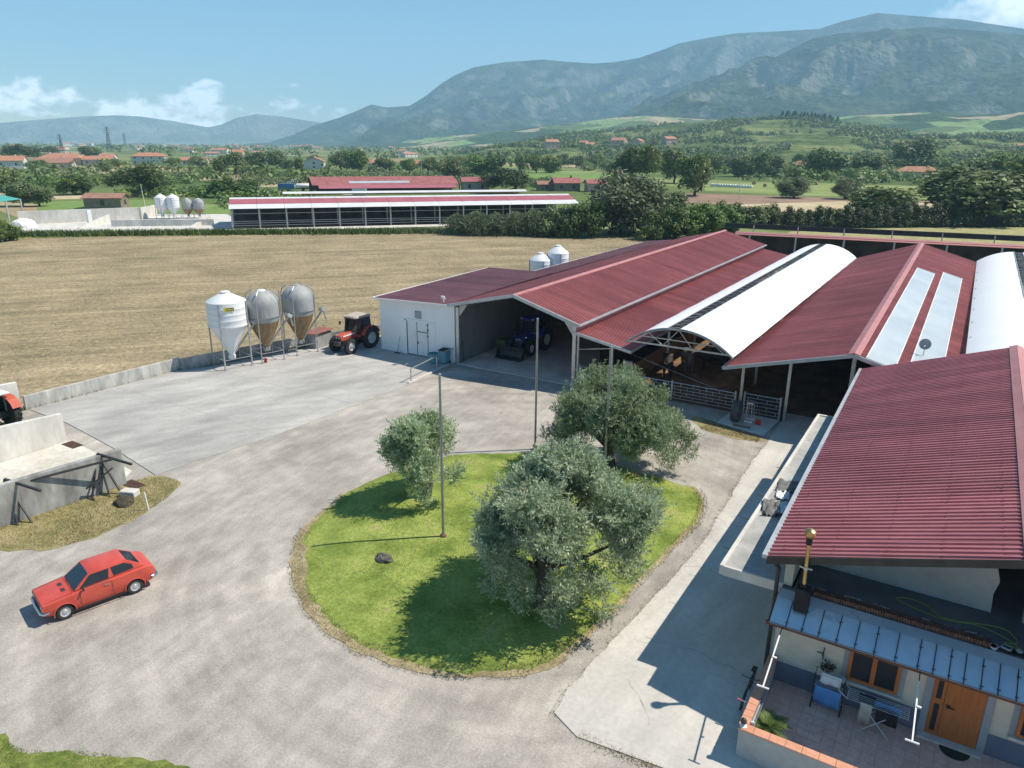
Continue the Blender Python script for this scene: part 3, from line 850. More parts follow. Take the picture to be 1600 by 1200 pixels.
sb = sheet('straw_bedding', catmull([(-17.8,45.5),(-11.2,44.8),(-11,60),(-11,85),(-17.8,85),(-17.9,60)], 5), 0.06, mat('bedding', (.14,.08,.04), (.27,.165,.085), .9, rough=.95, bump=.6, bscale=7., fine=(6., .3), dist=.06), kind='stuff')

# --- second red-roofed barn with grey skylights
b2 = empty('skylight_barn', (-5, 42.2, 0), 0, 'red-roofed gabled barn with two long grey skylight strips', 'barn')
Rf, Rb = Vector((-4.31,FY,4.89)), Vector((-4.55,BY,5.7))
r2 = MB()
r2.slab(Rf+Vector((-.30,-.05,-.02)), Rb+Vector((-.30,0,-.02)), Rb+Vector((0,0,.075)), Rf+Vector((0,-.05,.075)), .02)
r2.slab(Rf+Vector((0,-.05,.075)), Rb+Vector((0,0,.075)), Rb+Vector((.30,0,-.02)), Rf+Vector((.30,-.05,-.02)), .02)
r2 = r2.build('roof', M_ridge, b2)
Lf, Lb = Vector((-11.12,FY,3.09)), Vector((-10.6,BY,3.6))
Ef, Eb = Vector((.78,FY,3.52)), Vector((.82,BY,4.12))
roof_sheets(r2, Lf, Lb, Rf, Rb, M_roof)
roof_sheets(r2, Ef, Eb, Rf, Rb, M_roof)
def on_slope(x, y):
    t = (y-FY)/(BY-FY); a = Rf.lerp(Rb, t); b = Ef.lerp(Eb, t)
    return Vector((x, y, a.z+(b.z-a.z)*(x-a.x)/(b.x-a.x)+.06))
for x0, x1, y0, y1, lab in ((-3.70,-2.30,41.95,74.8,'left'), (-1.70,-.17,41.95,77.2,'right')):
    fr = MB()
    for x in (x0, x1): fr.bar(on_slope(x, y0), on_slope(x, y1), .06, .07)
    fr.bar(on_slope(x0, y1), on_slope(x1, y1), .06, .07)
    fr = fr.build('skylight', M_white, b2)
    n = int((y1-y0)/1.0)
    for i in range(n):
        ya = y0+(y1-y0)*i/n+.012; yb = y0+(y1-y0)*(i+1)/n-.012
        MB().slab(on_slope(x0+.035, ya), on_slope(x1-.035, ya), on_slope(x1-.035, yb)+Vector((0,0,.014)), on_slope(x0+.035, yb)+Vector((0,0,.014)), .02).build('pane', M_sky, fr)
MB().bar(Lf+Vector((-.1,-.06,-.08)), Rf+Vector((0,-.06,-.06)), .08, .20).bar(Rf+Vector((0,-.061,-.06)), Ef+Vector((.05,-.061,-.06)), .08, .20).build('gable_trim', M_trim, b2)
MB().bar(Lf+Vector((-.06,-.1,-.02)), Lb+Vector((-.06,0,-.02)), .14, .10).build('gutter', M_trim, b2)
for y in (43.4, 55, 67, 79, 90):
    for x in (-4.4, .5):
        ipost(b2, x, y, 0, 4.6 if x < -1 else 3.5, .2)
    MB().bar((-10.9,y,3.1),(-4.4,y,4.75),.12,.2).bar((-4.4,y,4.75),(.7,y,3.45),.12,.2).build('rafter', M_dark, b2)
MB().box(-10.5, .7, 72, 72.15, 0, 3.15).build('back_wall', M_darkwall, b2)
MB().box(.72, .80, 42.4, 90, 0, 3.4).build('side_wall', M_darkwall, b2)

# --- second fabric tunnel on the right
tun2 = empty('fabric_tunnel_barn', (4, 44, 0), 0, 'white arched fabric barn at the right edge, partly behind the house roof', 'barn')
tunnel(tun2, .80, 7.6, 4.25, 5.45, 42.6, BY+.3, (3.85, 4.6))
for k in range(8):
    for x in (1.05, 7.35): ipost(tun2, x, 43.3+6.5*k, 0, 4.25, .16)
# a red barn beyond it, out of the picture
# --- long low shed across the back
bs = empty('long_low_shed', (-10, 108, 0), math.atan2(5.1, 30.3), 'long low open-fronted shed across the back of the barns', 'shed')
def BSH(t, off, z):
    a = Vector((-28.2, 104.85, 0)); d = Vector((30.3, 5.1, 0)).normalized(); n = Vector((-d.y, d.x, 0))
    p = a+d*t+n*off; p.z = z; return p
TL = 62.0
sr = MB().slab(BSH(0,-.35,3.86), BSH(TL,-.35,3.86), BSH(TL,0,3.98), BSH(0,0,3.98), .05).build('roof', M_ridge, bs)
roof_sheets(sr, BSH(0,.02,4.0), BSH(TL,.02,4.0), BSH(0,5.0,3.3), BSH(TL,5.0,3.3), M_ridge, w=1.55, pitch=.4)
MB().slab(BSH(0,0.1,4.02), BSH(TL,0.1,4.02), BSH(TL,.7,4.18), BSH(0,.7,4.18), .04).build('front_roof_edge', M_ridge, bs)
MB().slab(BSH(-2,5.2,4.15), BSH(TL,5.2,4.15), BSH(TL,5.3,4.75), BSH(-2,5.3,4.75), .05).build('windbreak_net', mat('black_net', (.012,.014,.014), (.03,.034,.033), 1.5, rough=.5), bs)
MB().bar(BSH(-2,5.1,4.80), BSH(TL,5.1,4.80), .12, .12).build('net_rail', M_dark, bs)
for k in range(11):
    t = 2+k*6.0
    q = BSH(t, -.2, 0)
    MB().bar(q, q+Vector((0,0,3.85)), .22).build('post', M_trim, bs)
    q = BSH(t, 5.15, 0)
    MB().bar(q, q+Vector((0,0,4.8)), .14).build('net_post', M_trim, bs)
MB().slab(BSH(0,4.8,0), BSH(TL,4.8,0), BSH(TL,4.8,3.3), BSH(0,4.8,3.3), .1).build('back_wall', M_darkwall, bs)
# satellite dish on the house side of the skylight barn
dish = empty('satellite_dish', (-1.25, 46.6, 4.05), 0, 'small grey satellite dish standing on the skylight barn roof', 'satellite dish')
MB().lathe([(0.0,0.0),(.16,.02),(.30,.07),(.31,.075),(.16,.03),(0.001,.012)], n=20).build('dish', mat('dish_grey', (.30,.31,.32), rough=.5), dish, smooth=True, local=True)
d_ = dish.children[0]; d_.matrix_basis = Matrix.Translation((0,0,.82)) @ Matrix.Rotation(R(75),4,'X')
MB().tube((0,.05,0),(0,.05,.8),.025,n=8).tube((0,.05,.75),(0,-.05,.82),.02,n=6).build('mast', M_trim, dish, local=True)
MB().tube((0,-.0,.80),(0,-.33,.78),.012,n=5).cbox((0,-.36,.78),(.06,.09,.06)).build('feed_arm', M_white, dish, local=True)

# ------------------------------------------------------------------ the house
M_cream = mat('cream_plaster', (.56,.52,.43), (.66,.61,.50), .8, rough=.9, bump=.1, bscale=12., fine=(5., .05))
M_band = mat('blue_grey_plinth', (.13,.16,.22), (.17,.20,.26), 1.2, rough=.8, bump=.08, bscale=10.)
M_surr = mat('grey_window_surround', (.30,.32,.35), (.36,.38,.40), 1.2, rough=.8)
M_gplast = mat('grey_plaster', (.36,.37,.36), (.46,.46,.44), .7, rough=.9, bump=.12, bscale=10., fine=(4., .06))
M_bit = mat('bitumen_membrane', (.10,.115,.13), (.17,.185,.20), 1.0, rough=.8, bump=.2, bscale=5., c3=(.24,.25,.26), pos3=.8)
M_wood = mat('brown_wood', (.40,.125,.035), (.50,.175,.055), 3., rough=.5, stretch=(8,8,.7))
M_wooddk = mat('dark_brown_board', (.10,.045,.03), (.15,.07,.045), 3., rough=.6)
M_fascia = mat('dark_fascia', (.028,.026,.024), (.05,.046,.042), 2., rough=.5)
M_bluemet = mat('blue_grey_sheet_metal', (.50,.62,.70), (.64,.73,.78), 1.1, rough=.38, metal=.55, c3=(.36,.45,.52))
M_brick = mat('dark_brick', (.11,.052,.036), (.20,.10,.066), 6., rough=.9, bump=.3, bscale=30.)
M_tile = mat('patio_tile', (.66,.42,.34), (.76,.52,.43), 1.6, rough=.55, fine=(7., .12))
M_cope = mat('terracotta_coping', (.56,.26,.165), (.64,.33,.22), 2.5, rough=.8, fine=(9., .08))
M_glass = mat('dark_glass', (.03,.035,.04), rough=.08, spec=.6)
M_brass = mat('brass_flue', (.46,.31,.13), (.55,.40,.19), 4., rough=.32, metal=.9)
M_black = mat('black_rubber', (.014,.014,.015), (.03,.03,.03), 8., rough=.75)
M_soot = mat('sooty_metal', (.012,.012,.013), (.03,.027,.025), 4., rough=.8)
M_tarp = mat('grey_tarp', (.10,.10,.095), (.19,.19,.18), 3., rough=.7)

house = empty('farmhouse', (-3, 19.9, 0), 0, 'farmhouse with large red ribbed roof and tiled patio, right foreground', 'house')
EF, EB = Vector((-3.46,19.7,4.25)), Vector((-3.80,41.55,4.25))
PF, PB = Vector((2.66,19.7,6.07)), Vector((2.66,41.55,6.42))
GF, GB = Vector((8.7,19.7,4.3)), Vector((8.7,41.55,4.6))
hr = MB()
for sx, e0, e1 in ((-1, EF, EB), (1, GF, GB)):
    a = (e0-PF).normalized()*.30; b = (e1-PB).normalized()*.30
    hr.slab(PF+Vector((0,-.04,.10)), PB+Vector((0,.03,.10)), PB+b+Vector((0,.03,.085)), PF+a+Vector((0,-.04,.085)), .02)
hr = hr.build('roof', M_ridge, house)
M_hroof = roof_mat('house_red_roof', (.50,.185,.195), (.56,.225,.235), .55)
roof_sheets(hr, EF, EB, PF, PB, M_hroof, w=1.0, pitch=.25, rib=.048)
roof_sheets(hr, GF, GB, PF, PB, M_hroof, w=1.0, pitch=.25, rib=.048)
scw = MB()
nrm = (PF-EF).cross(EB-EF).normalized(); nrm = nrm if nrm.z > 0 else -nrm
for k in range(88):
    for j in range(5):
        if (k*7+j*3) % 4 == 0: continue
        a = EF.lerp(EB, (k+.5)/88); b = PF.lerp(PB, (k+.5)/88); p = a.lerp(b, .06+.21*j+.004*math.sin(k*1.7))+nrm*.056
        scw.cbox(p, (.035, .03, .012))
scw.build('screw_caps', M_ridge, hr)['kind'] = 'stuff'
MB().bar(EF+Vector((-.07,-.04,-.03)), EB+Vector((-.07,.03,-.03)), .15, .12).build('gutter', M_trim, hr)
fs = MB()
for e in (EF, GF):
    fs.slab(e+Vector((0,-.035,-.01)), PF+Vector((0,-.035,.06)), PF+Vector((0,-.035,-.17)), e+Vector((0,-.035,-.24)), .04)
fs.build('fascia', M_fascia, hr)
sf = MB()
for e, g in ((EF, EB), (GF, GB)):
    sf.slab(e+Vector((0,0,-.10)), g+Vector((0,0,-.10)), PB+Vector((0,0,-.14)), PF+Vector((0,0,-.14)), .03)
sf.build('soffit', M_wooddk, hr)
# walls
MB().box(-3.0,8.2,19.9,20.15,0.60+.18,3.10).build('front_wall', M_cream, house)
MB().box(-3.0,1.0,19.885,20.15,0.05,.78).box(2.5,8.2,19.885,20.15,0.05,.78).build('plinth', M_band, house)
MB().box(-3.0,-2.76,20.15,41.3,0,4.10).build('side_wall', M_cream, house)
MB().box(-3.0,8.2,41.05,41.3,0,4.05).build('rear_wall', M_cream, house)
MB().prism([(-2.76,3.2),(2.18,3.2),(2.14,3.8),(2.22,4.2),(2.10,4.6),(2.16,5.72),(-2.76,4.28)], 'Y', 21.8, 22.0).build('upper_wall', M_gplast, house)
MB().box(-2.9,8.0,27,27.1,3.2,4.15).build('loft_back_wall', M_darkwall, house)
MB().box(2.9,3.2,21.7,22.0,3.2,5.75).build('loft_pillar', M_gplast, house)
MB().box(-3.0,8.2,20.0,27.0,3.11,3.22).build('terrace_floor', M_bit, house)
# concrete canopy slab along the side, with a raised rim
cs = MB().box(-4.82,-2.7,20.10,35.8,3.08,3.22).build('side_canopy', M_conclt, house)
MB().box(-4.86,-4.74,20.08,35.85,2.98,3.29).box(-4.74,-3.0,35.73,35.85,3.0,3.29).box(-4.74,-3.0,20.08,20.16,2.96,3.27).build('rim', M_conclt, cs)
MB().box(-4.74,-3.0,20.16,35.73,3.221,3.24).build('screed', mat('weathered_screed', (.30,.30,.285), (.46,.45,.43), .7, rough=.95, bump=.2, bscale=9., fine=(6., .12)), cs)
for y in (21.3, 23.6, 25.7, 28.6, 31.2, 33.0):
    MB().tube((-4.84,y,3.20),(-5.13,y-.02,3.22),.012,n=5).build('rebar', M_dark, cs)
# window, door
def window(x0, x1, z0, z1, mull=True):
    w = MB().box(x0-.14,x1+.14,19.878,19.9,z0-.14,z1+.2).build('window', M_surr, house)
    fr = MB()
    for a, b, c, d in ((x0,x0+.09,z0,z1),(x1-.09,x1,z0,z1),(x0+.09,x1-.09,z0,z0+.08),(x0+.09,x1-.09,z1-.08,z1)):
        fr.box(a,b,19.83,19.877,c,d)
    if mull: fr.box((x0+x1)/2-.06,(x0+x1)/2+.06,19.825,19.877,z0+.08,z1-.08)
    fr.build('frame', M_wood, w)
    xm = (x0+x1)/2
    for a, b in ((x0+.09, xm-.06), (xm+.06, x1-.09)):
        MB().box(a,b,19.86,19.876,z0+.08,z1-.08).build('pane', M_glass, w)
    MB().box(x0-.12,x1+.12,19.76,19.878,z0-.09,z0-.03).build('sill', M_conclt, w)
window(-.95, .35, 1.02, 2.25)
window(3.10, 4.4, 1.02, 2.25)
MB().box(.98,1.15,19.86,19.9,0.12,2.45).build('door_surround', M_surr, house)
MB().box(2.37,2.55,19.86,19.9,0.12,2.45).build('door_surround', M_surr, house)
dr = MB().box(1.46,2.35,19.85,19.9,.18,2.38).build('door', M_wood, house, bevel=.01)
MB().box(1.16,1.45,19.855,19.9,.18,2.38).build('side_light_frame', M_wood, dr)
for z in (.32, 1.36): MB().box(1.25,1.37,19.845,19.854,z,z+.86).build('side_light', M_glass, dr)
MB().box(1.52,1.62,19.82,19.849,1.16,1.26).tube((1.57,19.80,1.2),(1.72,19.80,1.2),.015,n=6).build('handle', M_dark, dr)
MB().box(1.0,2.5,19.62,19.9,.12,.17).build('door_step', M_conclt, house)
# metal-clad canopy over the patio
cy = MB().slab((-3.10,18.97,2.655),(5.2,18.97,2.655),(5.2,19.9,3.07),(-3.10,19.9,3.07),.05).build('canopy', M_wooddk, house)
MB().box(-3.14,5.2,18.89,18.95,2.58,2.69).build('fascia_board', M_wooddk, cy)
xs = [-3.05,-2.60,-2.18,-1.75,-1.29,-.83,-.36,.14,.66,1.01,1.36,1.69,2.06,2.42,2.80,3.17,3.54,3.91,4.28,4.65,5.1]
def cz(y): return 2.70+(y-18.93)*.52
for i in range(len(xs)-1):
    a, b = xs[i]+.012, xs[i+1]-.012
    u = random.uniform(0,.006)
    MB().slab((a,18.88,cz(18.88)+u),(b,18.88,cz(18.88)+u*.5),(b,19.66,cz(19.66)+u),(a,19.66,cz(19.66)+u),.012).build('metal_panel', M_bluemet, cy)
    if i:
        s = MB().bar((xs[i],18.88,cz(18.88)+.012),(xs[i],19.65,cz(19.65)+.012),.022,.035)
        for yy_ in ((19.0,) if i % 2 else (18.96, 19.45)):
            s.bar((xs[i]-.03,yy_,cz(yy_)+.02),(xs[i]+.05,yy_-.03,cz(yy_)+.045),.018)
        s.build('seam', M_dark, cy)
MB().slab((-3.05,19.665,cz(19.66)),(5.2,19.665,cz(19.66)),(5.2,19.96,3.20),(-3.05,19.96,3.20),.012).build('flashing', M_bluemet, cy)
# soldier course of bricks behind it
bw = MB().box(-2.2,5.0,19.97,20.22,3.22,3.25).build('brick_course', M_soot, house)
bme = None
nb = 66
for i in range(nb):
    x = -2.15+4.32*(i+.5)/nb
    if bme is None:
        t = MB().box(-.026,.026,-.125,.125,-.055,.065); o = t.build('brick', M_brick, bw, local=True); bme = o.data
    else:
        o = link('brick', bme, M_brick, bw)
    o.matrix_basis = world_m(bw).inverted() @ Matrix.Translation((x+random.uniform(-.004,.004), 20.09+random.uniform(-.012,.012), 3.31+random.uniform(-.012,.008))) @ Matrix.Rotation(random.uniform(-.04,.04),4,'Y')
mo = MB()
for k in range(26):
    x = -2.1+4.3*random.random(); mo.cbox((x,20.24,3.32+random.uniform(-.03,.03)),(random.uniform(.08,.3),.06,.06),Matrix.Rotation(random.uniform(-.3,.3),3,'Z'))
for k in range(9):
    x = 2.2+random.random()*1.2; mo.cbox((x,20.1+random.uniform(-.1,.1),3.26),(random.uniform(.08,.25),.12,.06),Matrix.Rotation(random.uniform(-1,1),3,'Z'))
mo.build('mortar', mat('mortar_lumps', (.34,.36,.38),(.5,.52,.53),6.,rough=.95), bw)['kind'] = 'stuff'
# awning arms hanging from the canopy, downpipe
for x, x2 in ((-2.68, -2.62), (.74, .79)):
    p0, p1, p2 = Vector((x,19.05,2.66)), Vector((x+(x2-x)*.15,18.55,2.58)), Vector((x2,16.67,2.25))
    a = MB().bar(p1, p2, .034, .034).build('awning_arm', M_white, house)
    MB().bar(p0, p1, .025).build('arm_rod', M_dark, a)
    MB().box(x2-.15,x2+.15,16.63,16.665,2.23,2.265).build('arm_head', M_white, a)
    MB().cbox(p1.lerp(p2,.45)+Vector((.06,0,.03)),(.10,.05,.03)).build('arm_clip', M_white, a)
MB().tube((-3.13,19.82,0.03),(-3.13,19.82,3.9),.06,n=10).tube((-3.13,19.82,3.9),(-3.40,19.85,4.15),.06,n=10).build('downpipe', M_fascia, house)
# patio: tiles, parapet with coping
pt = MB().box(-2.84,8.2,16.6,19.88,0.02,.105).build('patio', M_gplast, house)
tme = None
for i in range(26):
    for j in range(10):
        x = -2.84+.165+i*.33; y = 16.62+.163+j*.326
        if tme is None:
            o = MB().box(-.160,.160,-.158,.158,-.012,.0).build('tile', M_tile, pt, local=True); tme = o.data
        else: o = link('tile', tme, M_tile, pt)
        o.matrix_basis = world_m(pt).inverted() @ Matrix.Translation((x, y, .12+random.uniform(-.0015,.0015))) @ Euler((random.uniform(-.006,.006),random.uniform(-.006,.006),random.choice((0,math.pi)))).to_matrix().to_4x4()
pw = MB().box(-3.03,-2.85,16.40,19.86,0,.92).box(-2.85,8.2,16.40,16.58,0,.92).build('parapet', M_gplast, house)
for k in range(12):
    y0 = 16.64+k*.268
    MB().box(-3.07,-2.81,y0+.004,y0+.264,.922,.965).build('coping', M_cope, pw, bevel=.006)
for k in range(24):
    x0 = -3.07+k*.40
    MB().box(x0+.004,x0+.396,16.36,16.63,.922,.966).build('coping', M_cope, pw, bevel=.006)
MB().box(-2.80,-2.72,16.75,18.3,.86,.90).box(-2.80,-2.79,16.75,18.3,.80,.99).box(-2.725,-2.715,16.75,18.3,.80,.96).build('steel_channel', M_zinc, pw)
MB().box(-2.80,-2.72,16.7,16.74,.86,1.02).build('channel_end', M_white, pw)

# flue
fl = empty('stove_flue', (-2.36, 19.5, 3.3), 0, 'brass stove flue with round cowl rising from the blue canopy', 'chimney')
MB().box(-2.54,-2.16,19.32,19.68,2.98,3.70).build('sooty_box', M_soot, fl, bevel=.02)
MB().tube((-2.36,19.5,3.72),(-2.40,19.54,5.02),.055,n=14).build('pipe', M_brass, fl, smooth=True)
MB().lathe([(.05,5.02),(.085,5.03),(.085,5.22),(.05,5.23)],(-2.40,19.54,0),14).lathe([(.05,3.72),(.085,3.73),(.085,3.80),(.05,3.81)],(-2.36,19.5,0),14).build('collar', M_soot, fl, smooth=True)
MB().lathe([(.06,5.20),(.13,5.27),(.155,5.36),(.14,5.45),(.07,5.50),(0.001,5.51)],(-2.40,19.54,0),16).build('cowl', M_brass, fl, smooth=True)
MB().box(-2.55,-2.21,19.50,19.54,4.28,4.32).lathe([(.068,4.26),(.075,4.26),(.075,4.34),(.068,4.34)],(-2.38,19.52,0),14).build('clamp', M_zinc, fl)

# rubble and sheeting left on the canopy slab
def crumple(name, c, w, l, h, m, label, cat, seed, rz=0.2, z=3.245):
    n = 12; V = []
    for j in range(n):
        for i in range(n):
            u, v = i/(n-1)-.5, j/(n-1)-.5
            e = 1+.25*(fbm(np.array(u*4+seed), np.array(v*4), seed, 3)-.5)
            x, y = u*w*e, v*l*e
            V.append((x*math.cos(rz)-y*math.sin(rz)+c[0], x*math.sin(rz)+y*math.cos(rz)+c[1], z+h*max(0, float(fbm(np.array(u*5+seed*3), np.array(v*5+7), seed, 4, ridged=True))-.42)*2))
    i = np.arange(n-1)[:, None]*n+np.arange(n-1)[None, :]
    me = np_mesh(name, V, np.stack([i, i+1, i+1+n, i+n], -1).reshape(-1, 4))
    o = link(name, me, m); md = o.modifiers.new('s', 'SOLIDIFY'); md.thickness = .012
    return tag(o, label, cat)
crumple('plastic_sheet', (-4.30,25.95), .45, .6, .14, M_white, 'small crumpled white sheet between two dark felts on the canopy slab', 'sheet', 3)
crumple('plastic_sheet', (-4.02,24.9), .5, 1.0, .14, M_white, 'larger crumpled white sheet close to the red roof gutter', 'sheet', 8, .3)
crumple('tarp', (-4.42,24.7), .55, 1.2, .2, M_tarp, 'torn dark roofing felt lying nearest on the canopy slab', 'tarp', 5, .2)
crumple('tarp', (-4.32,26.9), .75, 1.1, .10, M_tarp, 'folded dark felt sheet farther along the canopy slab', 'tarp', 9, .1)
# garden hose on the terrace
hp = catmull([(-.1,20.75),(.25,20.95),(.7,20.78),(1.0,20.45),(1.5,20.5),(1.9,20.65),(2.45,20.75),(2.7,20.5),(2.75,20.2),(2.45,20.05),(2.8,19.98),(2.5,20.3),(1.9,20.55),(1.4,20.42),(.95,20.36),(.4,20.5)], 6)
tag(MB().path([(p[0], p[1]+.35, 3.24) for p in hp], .016, 6).build('garden_hose', mat('yellow_green_hose', (.30,.33,.07), rough=.5), None, smooth=True), 'thin yellow-green hose looped on the dark terrace', 'hose')

# --- things on the patio
mt = MB().lathe([(0.001,.124),(.36,.124),(.36,.136),(0.001,.138)], n=28); mt.v = [Vector((1.9+p.x, 19.60+(p.y if p.y < 0 else p.y*.02), p.z)) for p in mt.v]
tag(mt.build('doormat', mat('dark_green_mat', (.02,.03,.02),(.035,.05,.03),20.,rough=1.), None), 'half-round dark green doormat at the brown door', 'doormat')
M_wire = mat('white_wire', (.62,.63,.64), rough=.4)
M_blue = mat('blue_cloth', (.09,.26,.55), (.13,.33,.62), 5., rough=.9)
M_cloth = mat('white_cloth', (.68,.70,.76), (.78,.79,.82), 6., rough=.9)
M_beige = mat('beige_cloth', (.42,.38,.32), (.5,.46,.39), 6., rough=.9)
M_blk = mat('black_cloth', (.015,.015,.018), (.03,.03,.035), 6., rough=.95)
def drape(b, x0, x1, y, ztop, front, back, seed=1, dy=.03):
    """a cloth hung over a horizontal rod at (y, ztop): a sheet with soft folds"""
    n = 11; pr = [(-dy, -front), (-dy*1.1, -front*.66), (-dy, -front*.33), (-dy*.6, -.02), (0, .012), (dy*.6, -.02), (dy, -back*.5), (dy*1.1, -back)]
    V = []
    for j, (dyy, dz) in enumerate(pr):
        for i in range(n):
            u = i/(n-1); fo = .02*math.sin(u*11+seed)*min(1, abs(dz)*3)
            V.append((x0+(x1-x0)*u+.01*math.sin(dz*9+seed), y+dyy+fo, ztop+dz+.012*math.sin(u*7+seed)*(1 if j in (0, 7) else 0)))
    i = [(j*n+k, j*n+k+1, (j+1)*n+k+1, (j+1)*n+k) for j in range(len(pr)-1) for k in range(n-1)]
    b.add(V, i)
r1 = empty('tower_drying_rack', (-1.3, 19.45, .12), 0, 'black tower clothes rack hung with blue and white laundry', 'drying rack')
for x in (-1.70, -.92):
    MB().bar((x,19.32,.12),(x,19.62,1.25),.03).bar((x,19.62,.12),(x,19.32,1.25),.03).bar((x,19.22,.13),(x,19.70,.13),.035).build('side_frame', M_dark, r1)
for z in (.45, .82, 1.2):
    g = MB()
    for k in range(6): g.tube((-1.70,19.34+k*.05,z),(-.92,19.34+k*.05,z),.006,n=5)
    g.build('shelf_wires', M_wire, r1)
def cloth(name, x0, x1, y, z, f, bk, m, label, seed):
    b = MB(); drape(b, x0, x1, y, z, f, bk, seed); o = b.build(name, m, None, smooth=True, recalc=False)
    md = o.modifiers.new('s', 'SOLIDIFY'); md.thickness = .01
    return tag(o, label, 'laundry')
cloth('towel', -1.66, -.96, 19.30, .84, .56, .25, M_blue, 'bright blue towel hanging on the front of the black tower rack', 1)
cloth('towel', -1.56, -1.02, 19.42, 1.23, .30, .22, M_cloth, 'white cloth over the top of the black tower rack', 2)
r2_ = empty('folding_clothes_airer', (0, 19.3, .12), 0, 'low white wire clothes airer under the window', 'drying rack')
g = MB()
for k in range(7): g.tube((-.80,19.12+k*.08,.92),(.72,19.12+k*.08,.92),.007,n=5)
g.tube((-.80,19.1,.92),(-.80,19.62,.92),.01,n=6).tube((.72,19.1,.92),(.72,19.62,.92),.01,n=6); g.build('top_wires', M_wire, r2_)
for y in (19.14, 19.58):
    MB().path([(-.45,y,.92),(.35,19.36+(y-19.36)*1.5,.13)],.012,6).path([(.45,y,.92),(-.35,19.36+(y-19.36)*1.5,.13)],.012,6).build('leg', M_wire, r2_)
MB().path([(-1.05,19.1,1.12),(-.80,19.1,.92)],.01,5).path([(-1.05,19.6,1.12),(-.80,19.6,.92)],.01,5).path([(-1.05,19.1,1.12),(-1.05,19.6,1.12)],.01,5).build('wing', M_wire, r2_)
cloth('trousers', -.46, -.16, 19.13, .935, .62, .4, M_beige, 'beige trousers hanging on the white wire airer', 3)
cloth('shirt', -.06, .48, 19.13, .935, .42, .3, M_blk, 'black shirt hanging on the white wire airer', 4)
cloth('shirt', -.10, .55, 19.38, .935, .12, .3, M_blue, 'blue shirt spread over the white wire airer', 5)
cloth('shirt', -.52, -.1, 19.50, .935, .2, .3, M_blk, 'dark garment at the back of the white wire airer', 6)
# wall bracket with a hanging basket
wb = empty('hanging_basket', (-1.55, 19.88, 1.5), 0, 'small hanging plant basket on a black wall bracket', 'plant')
MB().bar((-1.62,19.87,1.35),(-1.62,19.87,1.75),.025).bar((-1.62,19.86,1.72),(-1.62,19.5,1.70),.02).bar((-1.80,19.86,1.55),(-1.62,19.86,1.55),.02).build('bracket', M_dark, wb)
MB().lathe([(.001,1.18),(.10,1.19),(.15,1.32),(.14,1.32),(.09,1.21)],(-1.42,19.66,0),14).build('basket', M_tarp, wb)
lv = MB()
for k in range(70):
    a = random.uniform(0,6.28); rr = random.uniform(.02,.2); z = 1.3+random.uniform(-.08,.12)
    lv.cbox((-1.42+rr*math.cos(a),19.66+rr*math.sin(a)*.8,z),(.07,.05,.004),Euler((random.uniform(-1,1),random.uniform(-1,1),a)).to_matrix())
lv.build('foliage', leaf_mat('basket_leaf',(.05,.07,.03),(.13,.15,.08)), wb)
# potted cycad
cyc = empty('potted_palm', (-2.42, 17.25, .12), 0, 'green palm-like plant in a pot by the patio wall', 'plant')
MB().lathe([(.001,.12),(.15,.12),(.20,.42),(.21,.44),(.18,.44),(.17,.38),(.001,.38)],(-2.42,17.25,0),18).build('pot', mat('brown_pot',(.12,.05,.035),(.17,.08,.05),4.,rough=.7), cyc, smooth=True)
MB().lathe([(.001,.6),(.06,.56),(.08,.45),(.07,.36)],(-2.42,17.25,0),10).build('stem', M_timber, cyc, smooth=True)
M_palm = leaf_mat('palm_leaf', (.045,.10,.015), (.14,.22,.05))
for k in range(26):
    a = k*2.399+random.uniform(-.2,.2); L = random.uniform(.55,.78); el = R(random.uniform(8,70)); b = MB()
    pts = []
    for s in np.linspace(0, 1, 9):
        rr = L*s*math.cos(el)*(1+.1*s); zz = .58+L*(s*math.sin(el)-.45*s*s)
        pts.append(Vector((-2.42+rr*math.cos(a), 17.25+rr*math.sin(a), max(zz,.3))))
    b.path(pts, [.012]*5+[.01,.008,.006,.004], 4)
    for j in range(1, 9):
        d = (pts[j]-pts[j-1]).normalized(); sd = d.cross(Vector((0,0,1))).normalized()
        for q in (0, .33, .66):
            p = pts[j-1].lerp(pts[j], q)
            ln = .17*math.sin(math.pi*min(.97,(j+q)/9.3))+.03
            for s_ in (-1, 1):
                tip = p+(sd*s_+d*.7).normalized()*ln+Vector((0,0,.02))
                b.add([p-d*.011, p+d*.011, tip], [(0,1,2)])
    b.build('frond', M_palm, cyc, recalc=False)
# corner lantern on the parapet
ln = empty('parapet_lantern', (-2.95,16.50,.966), 0, 'small dark lantern with pale base on the patio wall corner', 'lamp')
MB().lathe([(.001,.967),(.10,.967),(.10,.985),(.05,1.0),(.03,1.03)],(-2.95,16.50,0),14).build('base', M_white, ln, smooth=True)
MB().lathe([(.03,1.03),(.07,1.06),(.085,1.12),(.06,1.19),(.02,1.22),(.001,1.22)],(-2.95,16.50,0),14).build('globe', M_dark, ln, smooth=True)
